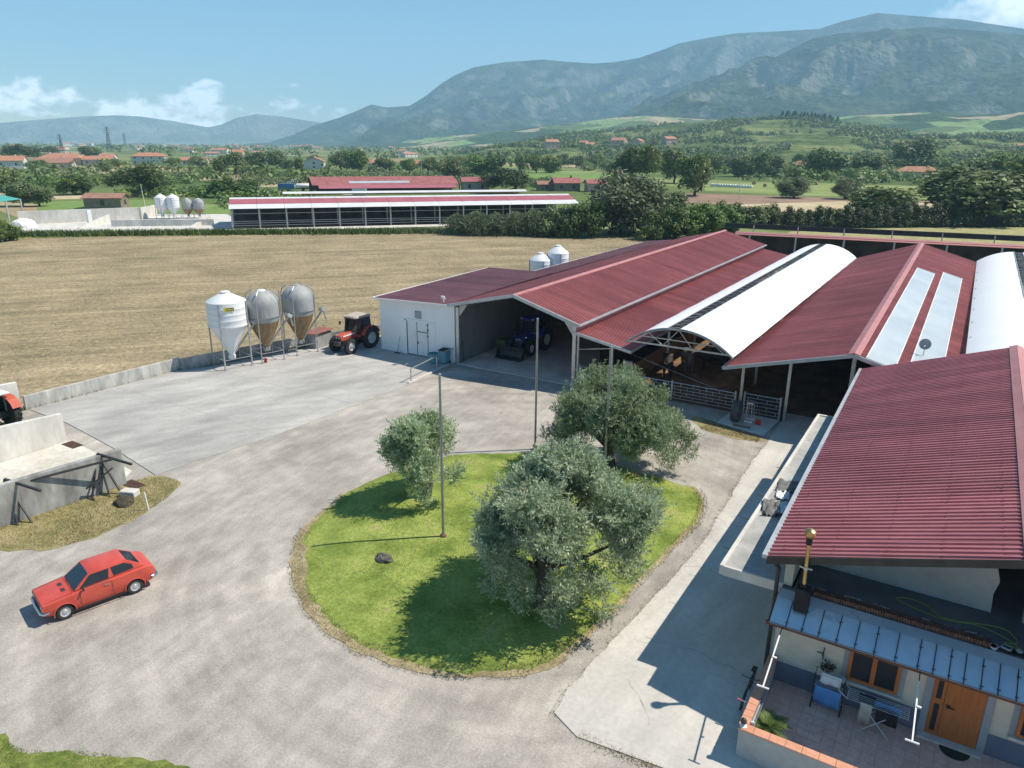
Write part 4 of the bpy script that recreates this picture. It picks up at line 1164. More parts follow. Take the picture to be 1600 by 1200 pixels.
# bicycle leaning outside the parapet
M_tyre = mat('tyre_rubber', (.022,.022,.022), (.05,.048,.045), 6., rough=.85, bump=.2, bscale=20.)
M_frame = mat('dark_bike_frame', (.03,.035,.045), rough=.35)
bk = empty('bicycle', (-3.32, 18.75, .03), 0, 'dark bicycle leaning against the outside of the patio wall', 'bicycle')
lean = .12
def BK(y, z, x=0): return (-3.38+z*lean+x, 18.75+y, .03+z)
for y in (-.5, .52):
    w = MB().path([BK(y+.32*math.cos(t), .33+.32*math.sin(t)) for t in np.linspace(0, 2*math.pi, 25)], .02, 6, False).build('wheel', M_tyre, bk, smooth=True)
    s = MB()
    for t in np.linspace(0, 2*math.pi, 13)[:-1]: s.path([BK(y,.33), BK(y+.31*math.cos(t), .33+.31*math.sin(t))], .003, 3, False)
    s.build('spokes', M_zinc, w)
MB().path([BK(-.5,.33),BK(-.36,.82),BK(.12,.78),BK(.0,.30),BK(-.38,.72)],.016,6).path([BK(.12,.78),BK(.52,.33),BK(.0,.30)],.013,6).path([BK(-.36,.82),BK(-.33,.98)],.014,6).path([BK(.12,.78),BK(.15,.9)],.014,6).build('frame', M_frame, bk)
MB().path([BK(-.33,.98,-.25),BK(-.40,1.0,-.1),BK(-.40,1.0,.1),BK(-.33,.98,.25)],.014,6).build('handlebar', M_frame, bk)
MB().cbox(BK(.16,.93),(.14,.26,.06)).build('saddle', M_black, bk, bevel=.02)
# kick scooter
sc_ = empty('kick_scooter', (-3.2,17.75,.03), 0, 'small kick scooter with pink grips outside the patio wall', 'scooter')
MB().box(-3.26,-3.16,17.75,18.25,.09,.11).build('deck', M_dark, sc_)
MB().path([(-3.21,17.74,.10),(-3.19,17.66,.35),(-3.18,17.62,.80)],.018,6).build('stem', M_zinc, sc_)
MB().path([(-3.36,17.62,.80),(-3.0,17.62,.80)],.014,6).build('handlebar', M_zinc, sc_)
MB().path([(-3.40,17.62,.80),(-3.28,17.62,.80)],.022,6).build('grip', mat('pink_grip',(.65,.12,.25),rough=.6), sc_)
for y in (17.72, 18.28): MB().lathe([(.02,-.015),(.06,-.015),(.06,.015),(.02,.015)],(-3.21,y,.09),14,'X',True).build('wheel', M_tyre, sc_)

# ------------------------------------------------------------------ yard: walls, silos, poles, lawn
def wall_run(name, pts, h, th, m, label, z0=-.05, cap=None, hs=None):
    b = MB()
    for i in range(len(pts)-1):
        p, q = Vector((*pts[i], 0)), Vector((*pts[i+1], 0)); d = (q-p).normalized(); n = Vector((-d.y, d.x, 0))*th/2
        h0 = hs[i] if hs else h; h1 = hs[i+1] if hs else h
        v = [p-n, q-n, q+n, p+n]
        zz = [h0, h1, h1, h0]
        b.add([(a.x, a.y, z0) for a in v]+[(a.x, a.y, z) for a, z in zip(v, zz)], [(3,2,1,0),(4,5,6,7),(0,1,5,4),(1,2,6,5),(2,3,7,6),(3,0,4,7)])
    o = b.build(name, m, None, bevel=.012)
    return tag(o, label, 'wall')
M_wallst = mat('streaked_concrete', (.28,.28,.26), (.52,.51,.48), .9, rough=.92, bump=.25, bscale=10., fine=(5., .14), stretch=(1.6,1.6,.35), contrast=(.3,.6), c3=(.60,.59,.55))
wall_run('field_wall', [(-46.75,20.1),(-46.45,30.35)], .86, .2, M_wallst, 'low pale concrete wall between apron and stubble field')
wall_run('field_wall', [(-46.15,30.2),(-45.0,35.0),(-43.6,40.0),(-41.5,46.0)], .84, .2, M_concdk, 'low dark concrete wall running behind the three silos')
wall_run('clamp_wall', [(-39.9,5.0),(-39.72,18.7)], 0, .26, M_conclt, 'pale concrete silage clamp wall beside the red tractor', hs=[2.5,1.62])
wall_run('clamp_wall', [(-33.3,4.0),(-32.15,17.4)], 0, .26, M_concdk, 'black-streaked concrete clamp wall propped with steel frames', hs=[1.95,1.78])
wall_run('clamp_wall', [(-48.6,8.0),(-47.5,20.2)], 0, .24, M_conclt, 'farthest concrete clamp wall at the left edge', hs=[2.0,1.6])
tag(sheet('clamp_floor', [(-39.6,4),(-33.2,4),(-32.3,17.2),(-33.2,18.4),(-39.6,18.9)], .02, mat('silage_floor', (.52,.49,.42), (.66,.63,.57), .5, rough=.9, c3=(.50,.34,.17), pos3=.72, fine=(4., .1))), 'stained silage clamp floor', None)
# drain grates
for i, (x, y) in enumerate(((-38.9,18.6), (-31.7,17.5))):
    d = MB().box(x-.55,x+.55,y-.28,y+.28,.03,.045)
    o = d.build('drain_cover', mat('rusty_cover_%d' % i, (.05,.025,.018), (.09,.05,.035), 4., rough=.9), None)
    tag(o, ('rust-brown drain cover at the end of the pale clamp wall', 'dark drain cover by the propped clamp wall')[i], 'drain')
# steel frames propped against the wall
def prop_frame(x, y, label, extra=True):
    f = empty('steel_prop_frame', (x, y, 0), 0, label, 'frame')
    top = Vector((x-.25, y+.05, 1.82))
    for dx, dy in ((.35,-.85),(.45,-.1),(.9,.25)):
        MB().bar((x+dx, y+dy, .0), top, .07, .07).build('leg', M_dark, f)
    MB().bar(top, (x+1.55, y+.55, 1.55), .09, .09).build('arm', M_dark, f)
    if extra:
        MB().bar((x+.15,y-.9,.55),(x+.75,y+.1,1.35),.06).build('brace', M_dark, f)
        MB().bar((x+.6,y-.7,.25),(x+.05,y-.1,.95),.06).build('brace', M_dark, f)
    return f
prop_frame(-32.1, 16.4, 'black steel frame propping the end of the clamp wall')
prop_frame(-32.75, 12.8, 'black steel frame propping the clamp wall at the left edge', False)
tag(MB().bar((-32.6,12.9,1.62),(-31.4,16.7,1.72),.10,.08).build('steel_beam', M_dark, None), 'long black steel beam laid along the propped clamp wall', 'beam')
MBk = MB().cbox((-30.75,16.75,.16),(.75,.45,.3),Matrix.Rotation(.4,3,'Z'))
tag(MBk.build('concrete_block', M_conclt, None, bevel=.03), 'broken pale concrete block lying on the dry grass', 'block')
def boulder(name, c, s, m, label, seed, cat='rock'):
    bm = bmesh.new(); bmesh.ops.create_icosphere(bm, subdivisions=3, radius=1)
    for v in bm.verts:
        p = v.co.copy(); k = .65+.7*float(fbm(np.array(p.x*1.4+seed), np.array(p.y*1.4+p.z*1.1), seed, 4))
        v.co = Vector((p.x*s[0]*k+c[0], p.y*s[1]*k+c[1], max(p.z*s[2]*k, -.05)+c[2]))
    me = bpy.data.meshes.new(name); bm.to_mesh(me); bm.free()
    return tag(link(name, me, m), label, cat)
boulder('earth_heap', (-30.3,16.2,.02), (.5,.4,.3), mat('dark_earth', (.04,.035,.025),(.10,.085,.05),5.,rough=1.,bump=.4), 'dark clump of earth beside the concrete block', 4, 'heap')
tag(MB().tube((-28.79,16.38,0),(-28.83,16.34,.86),.03,n=8).build('marker_post', M_white, None), 'thin white marker post at the edge of the dry grass', 'post')
boulder('tree_stump', (-17.2,18.65,.20), (.40,.28,.13), mat('stump_wood', (.035,.032,.03),(.16,.15,.13),5.,rough=.95,bump=.5,bscale=14.), 'dark grey stump in the lawn', 2, 'stump')

# --- feed silos
M_sw = mat('white_silo_paint', (.70,.72,.74), (.78,.79,.80), 1.2, rough=.42, stretch=(1,1,.3))
M_fg = mat('grey_fibreglass', (.27,.28,.28), (.37,.38,.375), 1.4, rough=.6, fine=(6., .07), stretch=(1,1,.4), bump=.08, bscale=6.)
M_feed = mat('feed_stained_cone', (.17,.105,.05), (.30,.20,.105), 2.2, rough=.5, stretch=(2,2,.25), c3=(.36,.30,.22), contrast=(.3,.62), pos3=.75)
M_pipe = mat('silo_steel', (.36,.37,.38), (.48,.49,.50), 3., rough=.45, metal=.6)
def silo(name, c, D, ztop, zcyl, zbelt, zbot, kind, label, rz=0., ladder=False, sticker=False, auger=True, legs=True):
    x, y = c; r = D/2
    s = empty(name, (x, y, 0), 0, label, 'silo')
    if kind == 'white':
        prof = [(.001,ztop),(.30,ztop),(.30,ztop-.10),(.36,ztop-.12),(r*.97,zcyl+.04),(r,zcyl)]
        for k in range(1, 4):
            z = zcyl+(zbelt-zcyl)*k/4; prof += [(r,z+.012),(r+.006,z),(r,z-.012)]
        prof += [(r,zbelt)]
        MB().lathe(prof, (x,y,0), 32).build('tank', M_sw, s, smooth=True)
        MB().lathe([(r-.002,zbelt-.002),(.20,zbot+.16),(.20,zbot)], (x,y,0), 32).build('cone', M_sw, s, smooth=True)
        MB().lathe([(r-.01,zbelt+.05),(r+.03,zbelt+.05),(r+.03,zbelt-.05),(r-.02,zbelt-.05)], (x,y,0), 32).build('belt', M_sw, s)
        MB().lathe([(.001,ztop+.05),(.20,ztop+.045),(.33,ztop-.01),(.33,ztop-.03)], (x,y,0), 20).build('lid', M_sw, s, smooth=True)
    else:
        prof = [(r*math.cos(t), zcyl+(ztop-zcyl)*math.sin(t)) for t in np.linspace(math.pi/2-.02, 0, 10)]+[(r,(zcyl+zbelt)/2),(r*1.0,zbelt)]
        MB().lathe(prof, (x,y,0), 32).build('tank', M_fg, s, smooth=True)
        zc = zbelt-.42
        MB().lathe([(r+.02,zbelt+.03),(r+.02,zbelt-.05),(r-.04,zbelt-.07),(r*.90,zc)], (x,y,0), 32).build('belt', M_fg, s, smooth=True)
        MB().lathe([(r*.90-.001,zc),(r*.78,zc-.5),(.24,zbot+.15),(.20,zbot)], (x,y,0), 32).build('cone', M_feed, s, smooth=True)
        MB().lathe([(.001,ztop+.06),(.26,ztop+.04),(.34,ztop-.04)], (x,y,0), 20).build('lid', M_fg if ladder else M_sw, s, smooth=True)
    MB().lathe([(.21,zbot+.05),(.26,zbot+.02),(.26,zbot-.22),(.10,zbot-.28),(.001,zbot-.28)], (x,y,0), 16).build('outlet', M_sw if kind == 'white' else M_pipe, s, smooth=True)
    if legs:
        for k in range(4):
            a = rz+math.pi/4+k*math.pi/2; ca, sa = math.cos(a), math.sin(a)
            R1 = r+.05
            if kind == 'white':
                lg = MB().bar((x+ca*R1,y+sa*R1,.04),(x+ca*R1,y+sa*R1,zcyl),.09,.07)
            else:
                lg = MB().path([(x+ca*R1,y+sa*R1,.04),(x+ca*R1,y+sa*R1,zcyl+.35),(x+ca*R1*.92,y+sa*R1*.92,zcyl+.8),(x+ca*R1*.6,y+sa*R1*.6,ztop+.05)],.04,8)
            lg.box(x+ca*R1-.12,x+ca*R1+.12,y+sa*R1-.12,y+sa*R1+.12,.036,.06)
            lg.build('leg', M_pipe, s)
            b2_ = a+math.pi/2
            MB().bar((x+ca*R1,y+sa*R1,.75),(x+math.cos(b2_)*R1,y+math.sin(b2_)*R1,.75),.05,.04).build('brace', M_pipe, s)
    if ladder:
        a = rz-math.pi*.62; ca, sa = math.cos(a), math.sin(a); t = Vector((-sa, ca, 0))*.2; q = Vector((x+ca*(r+.12), y+sa*(r+.12), 0))
        ld = MB()
        for sg in (-1, 1): ld.bar(q+t*sg+Vector((0,0,.6)), q+t*sg+Vector((0,0,ztop-.3)), .035)
        z = .8
        while z < ztop-.4: ld.bar(q-t+Vector((0,0,z)), q+t+Vector((0,0,z)), .025); z += .32
        ld.build('ladder', M_pipe, s)
    if auger:
        d = Vector((.55,.83,0)).normalized()
        p0 = Vector((x,y,zbot-.12)); p1 = p0+d*1.75+Vector((0,0,2.3))
        au = MB().tube(p0, p1, .07, n=10).build('auger', M_pipe, s, smooth=True)
        MB().cbox(p1+Vector((0,0,.08)),(.40,.46,.26),Matrix.Rotation(-.5,3,'X')).build('motor_box', M_trim, au, bevel=.02)
        MB().tube(p1+d*.1, p1+d*.28+Vector((0,0,-.75)), .06, n=8).build('spout', M_pipe, au)
    if sticker:
        a = -.55; ca, sa = math.cos(a), math.sin(a)
        M4 = Matrix.Translation((x+ca*(r+.022), y+sa*(r+.022), zcyl-.38)) @ Matrix.Rotation(a,4,'Z')
        st = MB(M4).box(-.004,.004,-.34,.34,-.14,.14).build('maker_plate', mat('yellow_plate',(.60,.50,.06),rough=.5), s)
        MB(M4).box(.005,.007,-.20,.32,-.10,.10).build('dark_panel', M_dark, st)
        for k in range(5): MB(M4).box(.0075,.009,-.16+k*.09,-.10+k*.09,-.06,.06).build('letter', mat('plate_yellow_letter%d' % k,(.62,.55,.2),rough=.5), st)
    return s
silo('feed_silo', (-44.1,33.0), 2.72, 5.44, 4.78, 3.12, .80, 'white', 'smooth white feed silo with yellow maker plate', rz=R(-14), sticker=True)
silo('feed_silo', (-43.25,35.45), 2.36, 5.24, 4.2, 3.42, .95, 'glass', 'grey fibreglass silo standing between the white and the laddered one', rz=R(-14))
silo('feed_silo', (-42.75,38.35), 2.40, 5.22, 4.2, 3.42, .95, 'glass', 'grey fibreglass silo with a ladder, next to the red tractor', rz=R(-14), ladder=True)
silo('feed_silo', (-38.4,68.0), 2.35, 4.62, 3.9, 2.2, .8, 'white', 'lower of two white silo tops showing behind the annex', auger=False)
silo('feed_silo', (-37.1,69.4), 2.3, 5.35, 4.6, 2.4, .8, 'white', 'taller of two white silo tops showing behind the annex', auger=False)
cb = empty('meal_bunker', (-42.9,40.3,0), 0, 'low concrete box with a rusty red lid beside the red tractor', 'bunker')
MB().box(-43.6,-42.35,39.45,41.2,.035,1.15).build('box', M_concdk, cb, bevel=.02)
MB().slab((-43.75,39.3,1.18),(-42.2,39.3,1.24),(-42.2,41.35,1.34),(-43.75,41.35,1.28),.04).build('lid', mat('rusty_red_sheet',(.24,.09,.07),(.33,.14,.11),2.,rough=.8), cb)
def shovel(loc, label, h=1.05, lean=(.0,.1)):
    s = empty('shovel', loc, 0, label, 'shovel')
    p = Vector(loc)
    MB().tube(p+Vector((0,0,.25)), p+Vector((lean[0],lean[1],h)), .016, n=6).build('handle', M_timber, s)
    MB().slab(p+Vector((-.16,-.05,.02)),p+Vector((.16,-.05,.02)),p+Vector((.14,.02,.34)),p+Vector((-.14,.02,.34)),.03).build('blade', mat('red_plastic_'+label[:4],(.62,.03,.025),rough=.4), s, bevel=.01)
shovel((-42.62,34.72,.036), 'bright red shovel standing under the middle silo')
shovel((-8.75,41.45,.07), 'small red shovel beside the tool rack and tyre', .9)

# --- railing, bins, broom at the annex
rl = empty('handrail', (-31,38,0), 0, 'pale galvanised handrail at the apron edge by the annex', 'railing')
for x, y in ((-30.78,36.95), (-31.2,40.4)):
    MB().tube((x,y,0.03),(x,y,.95),.045,n=8).build('post', M_zinc, rl)
MB().path([(-30.74,36.8,.97),(-31.2,40.4,.97),(-31.35,41.1,1.0),(-31.1,42.25,1.15)],.04,8).build('rail', M_zinc, rl)
MB().bar((-30.72,36.6,.06),(-31.05,41.5,.06),.16,.10).build('kerb', M_conclt, rl)
M_teal = mat('teal_plastic', (.10,.30,.34), (.13,.35,.39), 3., rough=.5)
bn = empty('wheelie_bin', (-31.75,41.75,.035), 0, 'teal wheeled bin with dark lid against the white annex', 'bin')
b = MB().prism([(-.28,.05),(.28,.05),(.33,.98),(-.33,.98)], 'Y', -.28, .30); b.v = [p+Vector((-31.62,41.85,.035)) for p in b.v]; b.build('body', M_teal, bn, bevel=.03)
MB().slab((-31.98,41.5,1.06),(-31.26,41.5,1.06),(-31.26,42.2,1.12),(-31.98,42.2,1.12),.06).build('lid', M_black, bn, bevel=.02)
for x in (-31.9,-31.34): MB().lathe([(.02,-.03),(.1,-.03),(.1,.03),(.02,.03)],(x,42.1,.135),14,'X',True).build('wheel', M_tyre, bn)
bn2 = empty('open_tub', (-32.3,41.4,.035), 0, 'open teal plastic tub leaning beside the wheeled bin', 'tub')
MB().lathe([(.001,.04),(.28,.04),(.38,.75),(.41,.76),(.41,.72),(.36,.70),(.26,.10),(.001,.10)],(-32.3,41.45,.03),18).build('tub', M_teal, bn2, smooth=True)
br = empty('broom', (-36.3,42.15,.035), 0, 'broom leaning on the white annex wall', 'broom')
MB().tube((-36.3,42.05,.08),(-36.15,42.27,1.4),.014,n=6).build('stick', M_timber, br)
MB().box(-36.55,-36.05,42.0,42.1,.036,.10).build('head', M_black, br)
tag(MB().bar((-30.55,42.75,.05),(-30.78,43.0,1.6),.05).build('leaning_bar', M_dark, None), 'dark steel bar leaning inside the machine shed doorway', 'bar')
gb_ = MB().box(-29.9,-29.0,46.2,47.4,.045,1.15).build('fodder_bale', mat('green_wrap',(.06,.09,.035),(.10,.13,.05),3.,rough=.7), None, bevel=.06)
tag(gb_, 'dull green fodder bale beside the blue tractor loader', 'bale')

# --- slab with tyre and tools
sl = sheet('tool_slab', [(-10.9,40.6),(-8.05,39.9),(-7.9,43.0),(-10.7,43.05)], .07, M_conclt, thick=.09)
ty = empty('tractor_tyre', (-10.05,41.5,.07), 0, 'old tractor tyre standing upright beside the tool rack', 'tyre')
rr_ = .60
prof = [(.36,-.20),(.46,-.24),(.57,-.21),(.60,-.08),(.60,.08),(.57,.21),(.46,.24),(.36,.20),(.38,.16),(.38,-.16)]
MB().lathe(prof,(-10.05,41.5,.67),32,'X',True).build('casing', mat('worn_tyre',(.07,.07,.068),(.16,.155,.15),4.,rough=.9), ty, smooth=True)
lg = MB()
for k in range(22):
    a = 2*math.pi*k/22
    for sx in (-1, 1):
        aa = a+(.14 if sx > 0 else 0)
        Mx = Matrix.Translation((-10.05,41.5,.67)) @ Matrix.Rotation(aa,4,'X') @ Matrix.Translation((sx*.11,0,.61)) @ Matrix.Rotation(sx*.6,4,'Z')
        MBx = MB(Mx).cbox((0,0,0),(.22,.06,.05)); lg.v += [p for p in MBx.v]; n0 = len(lg.v)-8; lg.f += [tuple(n0+i for i in f) for f in MBx.f]
lg.build('tread_lugs', MATS['worn_tyre'], ty)['kind'] = 'stuff'
tr_ = empty('tool_rack', (-9.2,41.2,.07), 0, 'pale metal tool rack with brooms beside the upright tyre', 'rack')
for x, y in ((-9.42,41.0),(-9.0,41.0),(-9.42,41.5),(-9.0,41.5)):
    MB().tube((x,y,.07),(x*.5+(-9.21)*.5,y,1.45),.022,n=6).build('upright', M_zinc, tr_)
MB().box(-9.45,-8.97,40.95,41.02,.30,.36).box(-9.45,-8.97,41.48,41.55,.30,.36).build('crossbar', M_white, tr_)
MB().box(-9.40,-9.02,40.98,41.52,1.42,1.48).build('top', M_zinc, tr_)
MB().box(-9.95,-9.0,40.55,40.7,.075,.16).build('broom_head', M_timber, tr_)
MB().tube((-9.45,40.62,.15),(-9.35,41.0,1.5),.016,n=6).build('broom_stick', M_timber, tr_)

# slab joints and cracks in the apron, dirt on the yard
jn = MB()
for k in range(3):
    y = 25.5+k*6.0; jn.box(np.interp(y, [20,30.3,37,42], [-46.4,-46.1,-43.9,-42.3]), -31.1, y-.012, y+.012, .036, .0395)
for x in (-38.5,):
    jn.box(x-.012, x+.012, 20.5, 42.1, .036, .0392)
jn.build('slab_joints', mat('joint_dirt', (.26,.25,.235), (.42,.40,.375), 3., rough=1.), bpy.data.objects['concrete_apron'])
def cracks(name, paths, w, z, m, parent):
    b = MB(); r = random.Random(4)
    for p in paths:
        P = smoothline(p, .18, .25, r.randrange(99), closed=False)
        for i in range(len(P)-1):
            d = P[i+1]-P[i]; L = np.linalg.norm(d)
            if L < 1e-6: continue
            nn = np.array([-d[1], d[0]])/L*w*r.uniform(.3, 1)
            b.add([(*(P[i]-nn), z), (*(P[i]+nn), z), (*(P[i+1]+nn*.9), z), (*(P[i+1]-nn*.9), z)], [(0,1,2,3)])
    o = b.build(name, m, parent); o['kind'] = 'stuff'
cracks('cracks', [[(-7.3,24.5),(-6.4,24.9),(-5.2,24.6)],[(-7.5,29.2),(-6.6,28.8),(-5.0,29.3)],[(-7.6,33.0),(-6.3,33.4),(-5.1,33.1)],[(-7.2,19.5),(-5.5,19.9),(-3.3,19.6)],[(-6.2,38),(-6.0,33.5)],[(-6.6,17.6),(-5.4,16.2)]], .016, .0335, MATS['joint_dirt'], bpy.data.objects['concrete_path'])
# --- flag poles on the lawn island
for (x, y, h, lab) in ((-16.3,21.25,7.1,'tall thin steel pole alone in the left part of the lawn'), (-17.9,31.5,7.1,'tall thin steel pole at the far edge of the lawn'), (-13.0,29.6,6.8,'tall thin steel pole in front of the far olive tree')):
    f = empty('steel_pole', (x, y, 0), 0, lab, 'pole')
    MB().tube((x,y,0),(x,y,h),.062,.05,n=10).build('shaft', mat('pole_steel_%d' % int(-x), (.30,.31,.32),(.40,.41,.42),3.,rough=.4,metal=.6), f, smooth=True)
    MB().lathe([(.001,h+.05),(.05,h+.03),(.062,h)],(x,y,0),10).build('cap', M_zinc, f)
    MB().lathe([(.062,.32),(.13,.26),(.15,.0)],(x,y,0),12).build('footing', mat('rust_base_%d' % int(-x),(.14,.08,.05),(.2,.13,.09),5.,rough=.9), f)

# --- lawn island: a low mound of turf with grass blades
LAWN = catmull([(-20.2,29.3),(-18.7,30.4),(-16.5,31.4),(-14.2,31.9),(-12.1,31.8),(-10.0,31.6),(-9.0,31.3),(-8.3,30.0),(-8.0,28.1),(-8.1,26.2),(-8.3,22.7),(-8.5,19.8),(-8.7,17.8),(-9.0,16.6),(-9.7,15.9),(-11.3,14.9),(-13.0,14.4),(-14.5,14.3),(-16.1,14.5),(-17.8,15.1),(-19.1,15.8),(-20.5,17.1),(-21.7,18.7),(-22.3,20.3),(-22.7,22.3),(-22.6,24.4),(-22.1,26.2),(-21.2,28.2)], 6)
LAWN = LAWN[::-1] if np.sum(LAWN[:, 0]*np.roll(LAWN[:, 1], -1)-np.roll(LAWN[:, 0], -1)*LAWN[:, 1]) < 0 else LAWN
lc = np.array([-15.2, 23.0])
jit = 1+.022*(fbm(LAWN[:, 0]*1.1, LAWN[:, 1]*1.1, 5, 4)-.5)*2
LAWN = lc+(LAWN-lc)*jit[:, None]
def lawn_z(t): return .20*(1-np.clip(t, 0, 1)**5)
rings = np.array([1.0, .985, .965, .94, .9, .84, .76, .66, .54, .4, .25, .1, .001])
Vl = []
for q in rings:
    P = lc+(LAWN-lc)*q
    z = lawn_z(q)+.05*(fbm(P[:, 0]*.6, P[:, 1]*.6, 3, 3)-.5)*(1-q**8)
    Vl.append(np.c_[P, z+.004])
n = len(LAWN); Vl = np.concatenate(Vl); Fl = []
for k in range(len(rings)-1):
    i = np.arange(n); j = (i+1) % n
    Fl.append(np.stack([k*n+i, k*n+j, (k+1)*n+j, (k+1)*n+i], -1))
me = np_mesh('lawn', Vl, np.concatenate(Fl), smooth=True)
# worn dry rim on the south-west side, greener inside
tag(link('lawn', me, M_lawn), 'oval lawn island with olive trees', None, None, 'structure')

ang = np.arange(n); q_in = .992-.20*np.clip(fbm(LAWN[:, 0]*.55, LAWN[:, 1]*.55, 21, 4)-.36, 0, .4)*np.where((LAWN[:, 0] < -15.5) & (LAWN[:, 1] < 21.5), .75, .3)
q_out = 1.0+.016*(fbm(LAWN[:, 0]*1.9, LAWN[:, 1]*1.9, 22, 3))
sel = (LAWN[:, 1] < 22.5) | (LAWN[:, 0] > -9.4)
Vr = []
for f in np.linspace(0, 1, 7):
    qq = q_in+(q_out-q_in)*f; P = lc+(LAWN-lc)*qq[:, None]
    Vr.append(np.c_[P, lawn_z(np.minimum(qq, 1))+.05*(fbm(P[:, 0]*.6, P[:, 1]*.6, 3, 3)-.5)*(1-np.minimum(qq, 1)**8)+.014])
Vr = np.concatenate(Vr); Fr = []
for k in range(6):
    i = ang[sel & np.roll(sel, -1)]; j = (i+1) % n
    Fr.append(np.stack([k*n+i, k*n+j, (k+1)*n+j, (k+1)*n+i], -1))
me = np_mesh('worn_rim', Vr, np.concatenate(Fr), smooth=True)
if me.polygons[0].normal.z < 0: me.flip_normals()
tag(link('worn_rim', me, mat('worn_rim_soil', (.24,.20,.10), (.40,.33,.20), .8, rough=1., c3=(.17,.19,.05), pos3=.7, contrast=(.35,.58), fine=(8., .25), bump=.6, bscale=16.)), 'worn dry rim of the lawn island', None, None, 'structure')

def blades(name, P, Z, hgt, wid, m, label, seed=1, lean=.5):
    """grass blades: one thin triangle each"""
    r = np.random.default_rng(seed); k = len(P)
    a = r.uniform(0, 2*np.pi, k); h = hgt*r.uniform(.6, 1.3, k); b = r.uniform(0, 2*np.pi, k); w = wid*r.uniform(.7, 1.3, k)
    base = np.c_[P, Z]; dx = np.c_[np.cos(a)*w, np.sin(a)*w, np.zeros(k)]
    tip = base+np.c_[np.cos(b)*h*lean*r.uniform(.2, 1, k), np.sin(b)*h*lean*r.uniform(.2, 1, k), h]
    V = np.stack([base-dx, base+dx, tip], 1).reshape(-1, 3)
    Fb = np.arange(3*k).reshape(-1, 3)
    o = link(name, np_mesh(name, V, Fb), m)
    tag(o, label, None, None, 'stuff'); return o
M_blade = leaf_mat('grass_blade', (.12,.18,.032), (.30,.35,.09), rough=.6, sss=.35, scale=.6, c3=(.20,.26,.055))
M_straw = leaf_mat('dry_blade', (.20,.17,.07), (.40,.33,.18), rough=.8, sss=.2, scale=1.)
def in_poly_rand(n_, seed, qmin=0., qmax=1.0, poly=LAWN, c=lc):
    r = np.random.default_rng(seed); t = np.sqrt(r.uniform(qmin**2, qmax**2, n_)); i = r.integers(0, len(poly), n_); f = r.uniform(0, 1, n_)
    e = poly[i]*(1-f)[:, None]+poly[(i+1) % len(poly)]*f[:, None]
    return c+(e-c)*t[:, None], t
P, t = in_poly_rand(70000, 3)
blades('lawn_grass', P, lawn_z(t)-.02, .055, .010, M_blade, 'short green grass of the lawn island')
P, t = in_poly_rand(22000, 5, .89, 1.025)
ok = (fbm(P[:, 0]*.5, P[:, 1]*.5, 8, 3) > .40) & (((P[:, 1] < 20.5) & (t > .95)) | ((P[:, 0] > -9.6) & (t > .97)))
blades('rim_grass', P[ok], lawn_z(t[ok])-.02, .10, .012, M_straw, 'dry straw-coloured grass along the lawn rim', 4, .9)
# dry grass tufts on the patch by the clamp, green on the corner, weeds along the walls
def scatter_poly(poly, n_, seed):
    r = np.random.default_rng(seed); c = np.mean(poly, 0); return in_poly_rand(n_, seed, 0, 1.0, np.array(poly), c)[0]
P = scatter_poly(catmull([(-34,9.5),(-30.7,11.3),(-28.9,12.6),(-28.5,14.2),(-28.7,16.2),(-29.4,18.0),(-30.6,18.9),(-32,18.0),(-33.0,14),(-34.5,11)], 6), 9000, 2)
blades('dry_tufts', P, np.full(len(P), .0), .09, .012, M_straw, 'dry yellowish grass beside the silage clamp', 6, .8)
P = scatter_poly(catmull([(-26,2.0),(-21,6.0),(-19.2,6.5),(-17.6,7.4),(-16.2,7.9),(-14.4,8.6),(-13,8.0),(-14,4),(-18,0)], 6), 9000, 3)
blades('corner_grass', P, np.full(len(P), .0), .05, .010, M_blade, 'green grass in the bottom left corner', 7, 1.2)
P = scatter_poly([(-11.5,39.2),(-8.1,38.9),(-8.1,40.0),(-11.2,40.7)], 2500, 4)
blades('strip_grass', P, np.full(len(P), .0), .08, .012, M_straw, 'dry grass in front of the tool slab', 8, .8)
# weeds growing at the wall foot and the edge of the path
r_ = np.random.default_rng(12)
q = np.concatenate([np.c_[-46.9+r_.normal(0, .25, 900), r_.uniform(19, 31, 900)], np.c_[np.interp(r_.uniform(30, 46, 1800), [30,46], [-46.3,-41.6])+r_.normal(0, .3, 1800), r_.uniform(30, 46, 1800)]])
q[900:, 0] = np.interp(q[900:, 1], [30, 35, 40, 46], [-46.4,-45.3,-43.9,-41.8])+r_.normal(0, .2, 1800)
blades('wall_weeds', q, np.full(len(q), -.02), .28, .02, M_blade, 'weeds along the foot of the low field wall', 9, .6)
q = np.c_[path_l[r_.integers(0, len(path_l), 1500)]+r_.normal(0, .10, (1500, 2))]
q = np.concatenate([q, np.c_[r_.uniform(-6.9, -4.4, 700), 14.85+r_.normal(0, .10, 700)]])
blades('path_weeds', q, np.full(len(q), 0.0), .07, .010, M_straw, 'dry weeds along the edge of the concrete path', 10, .9)
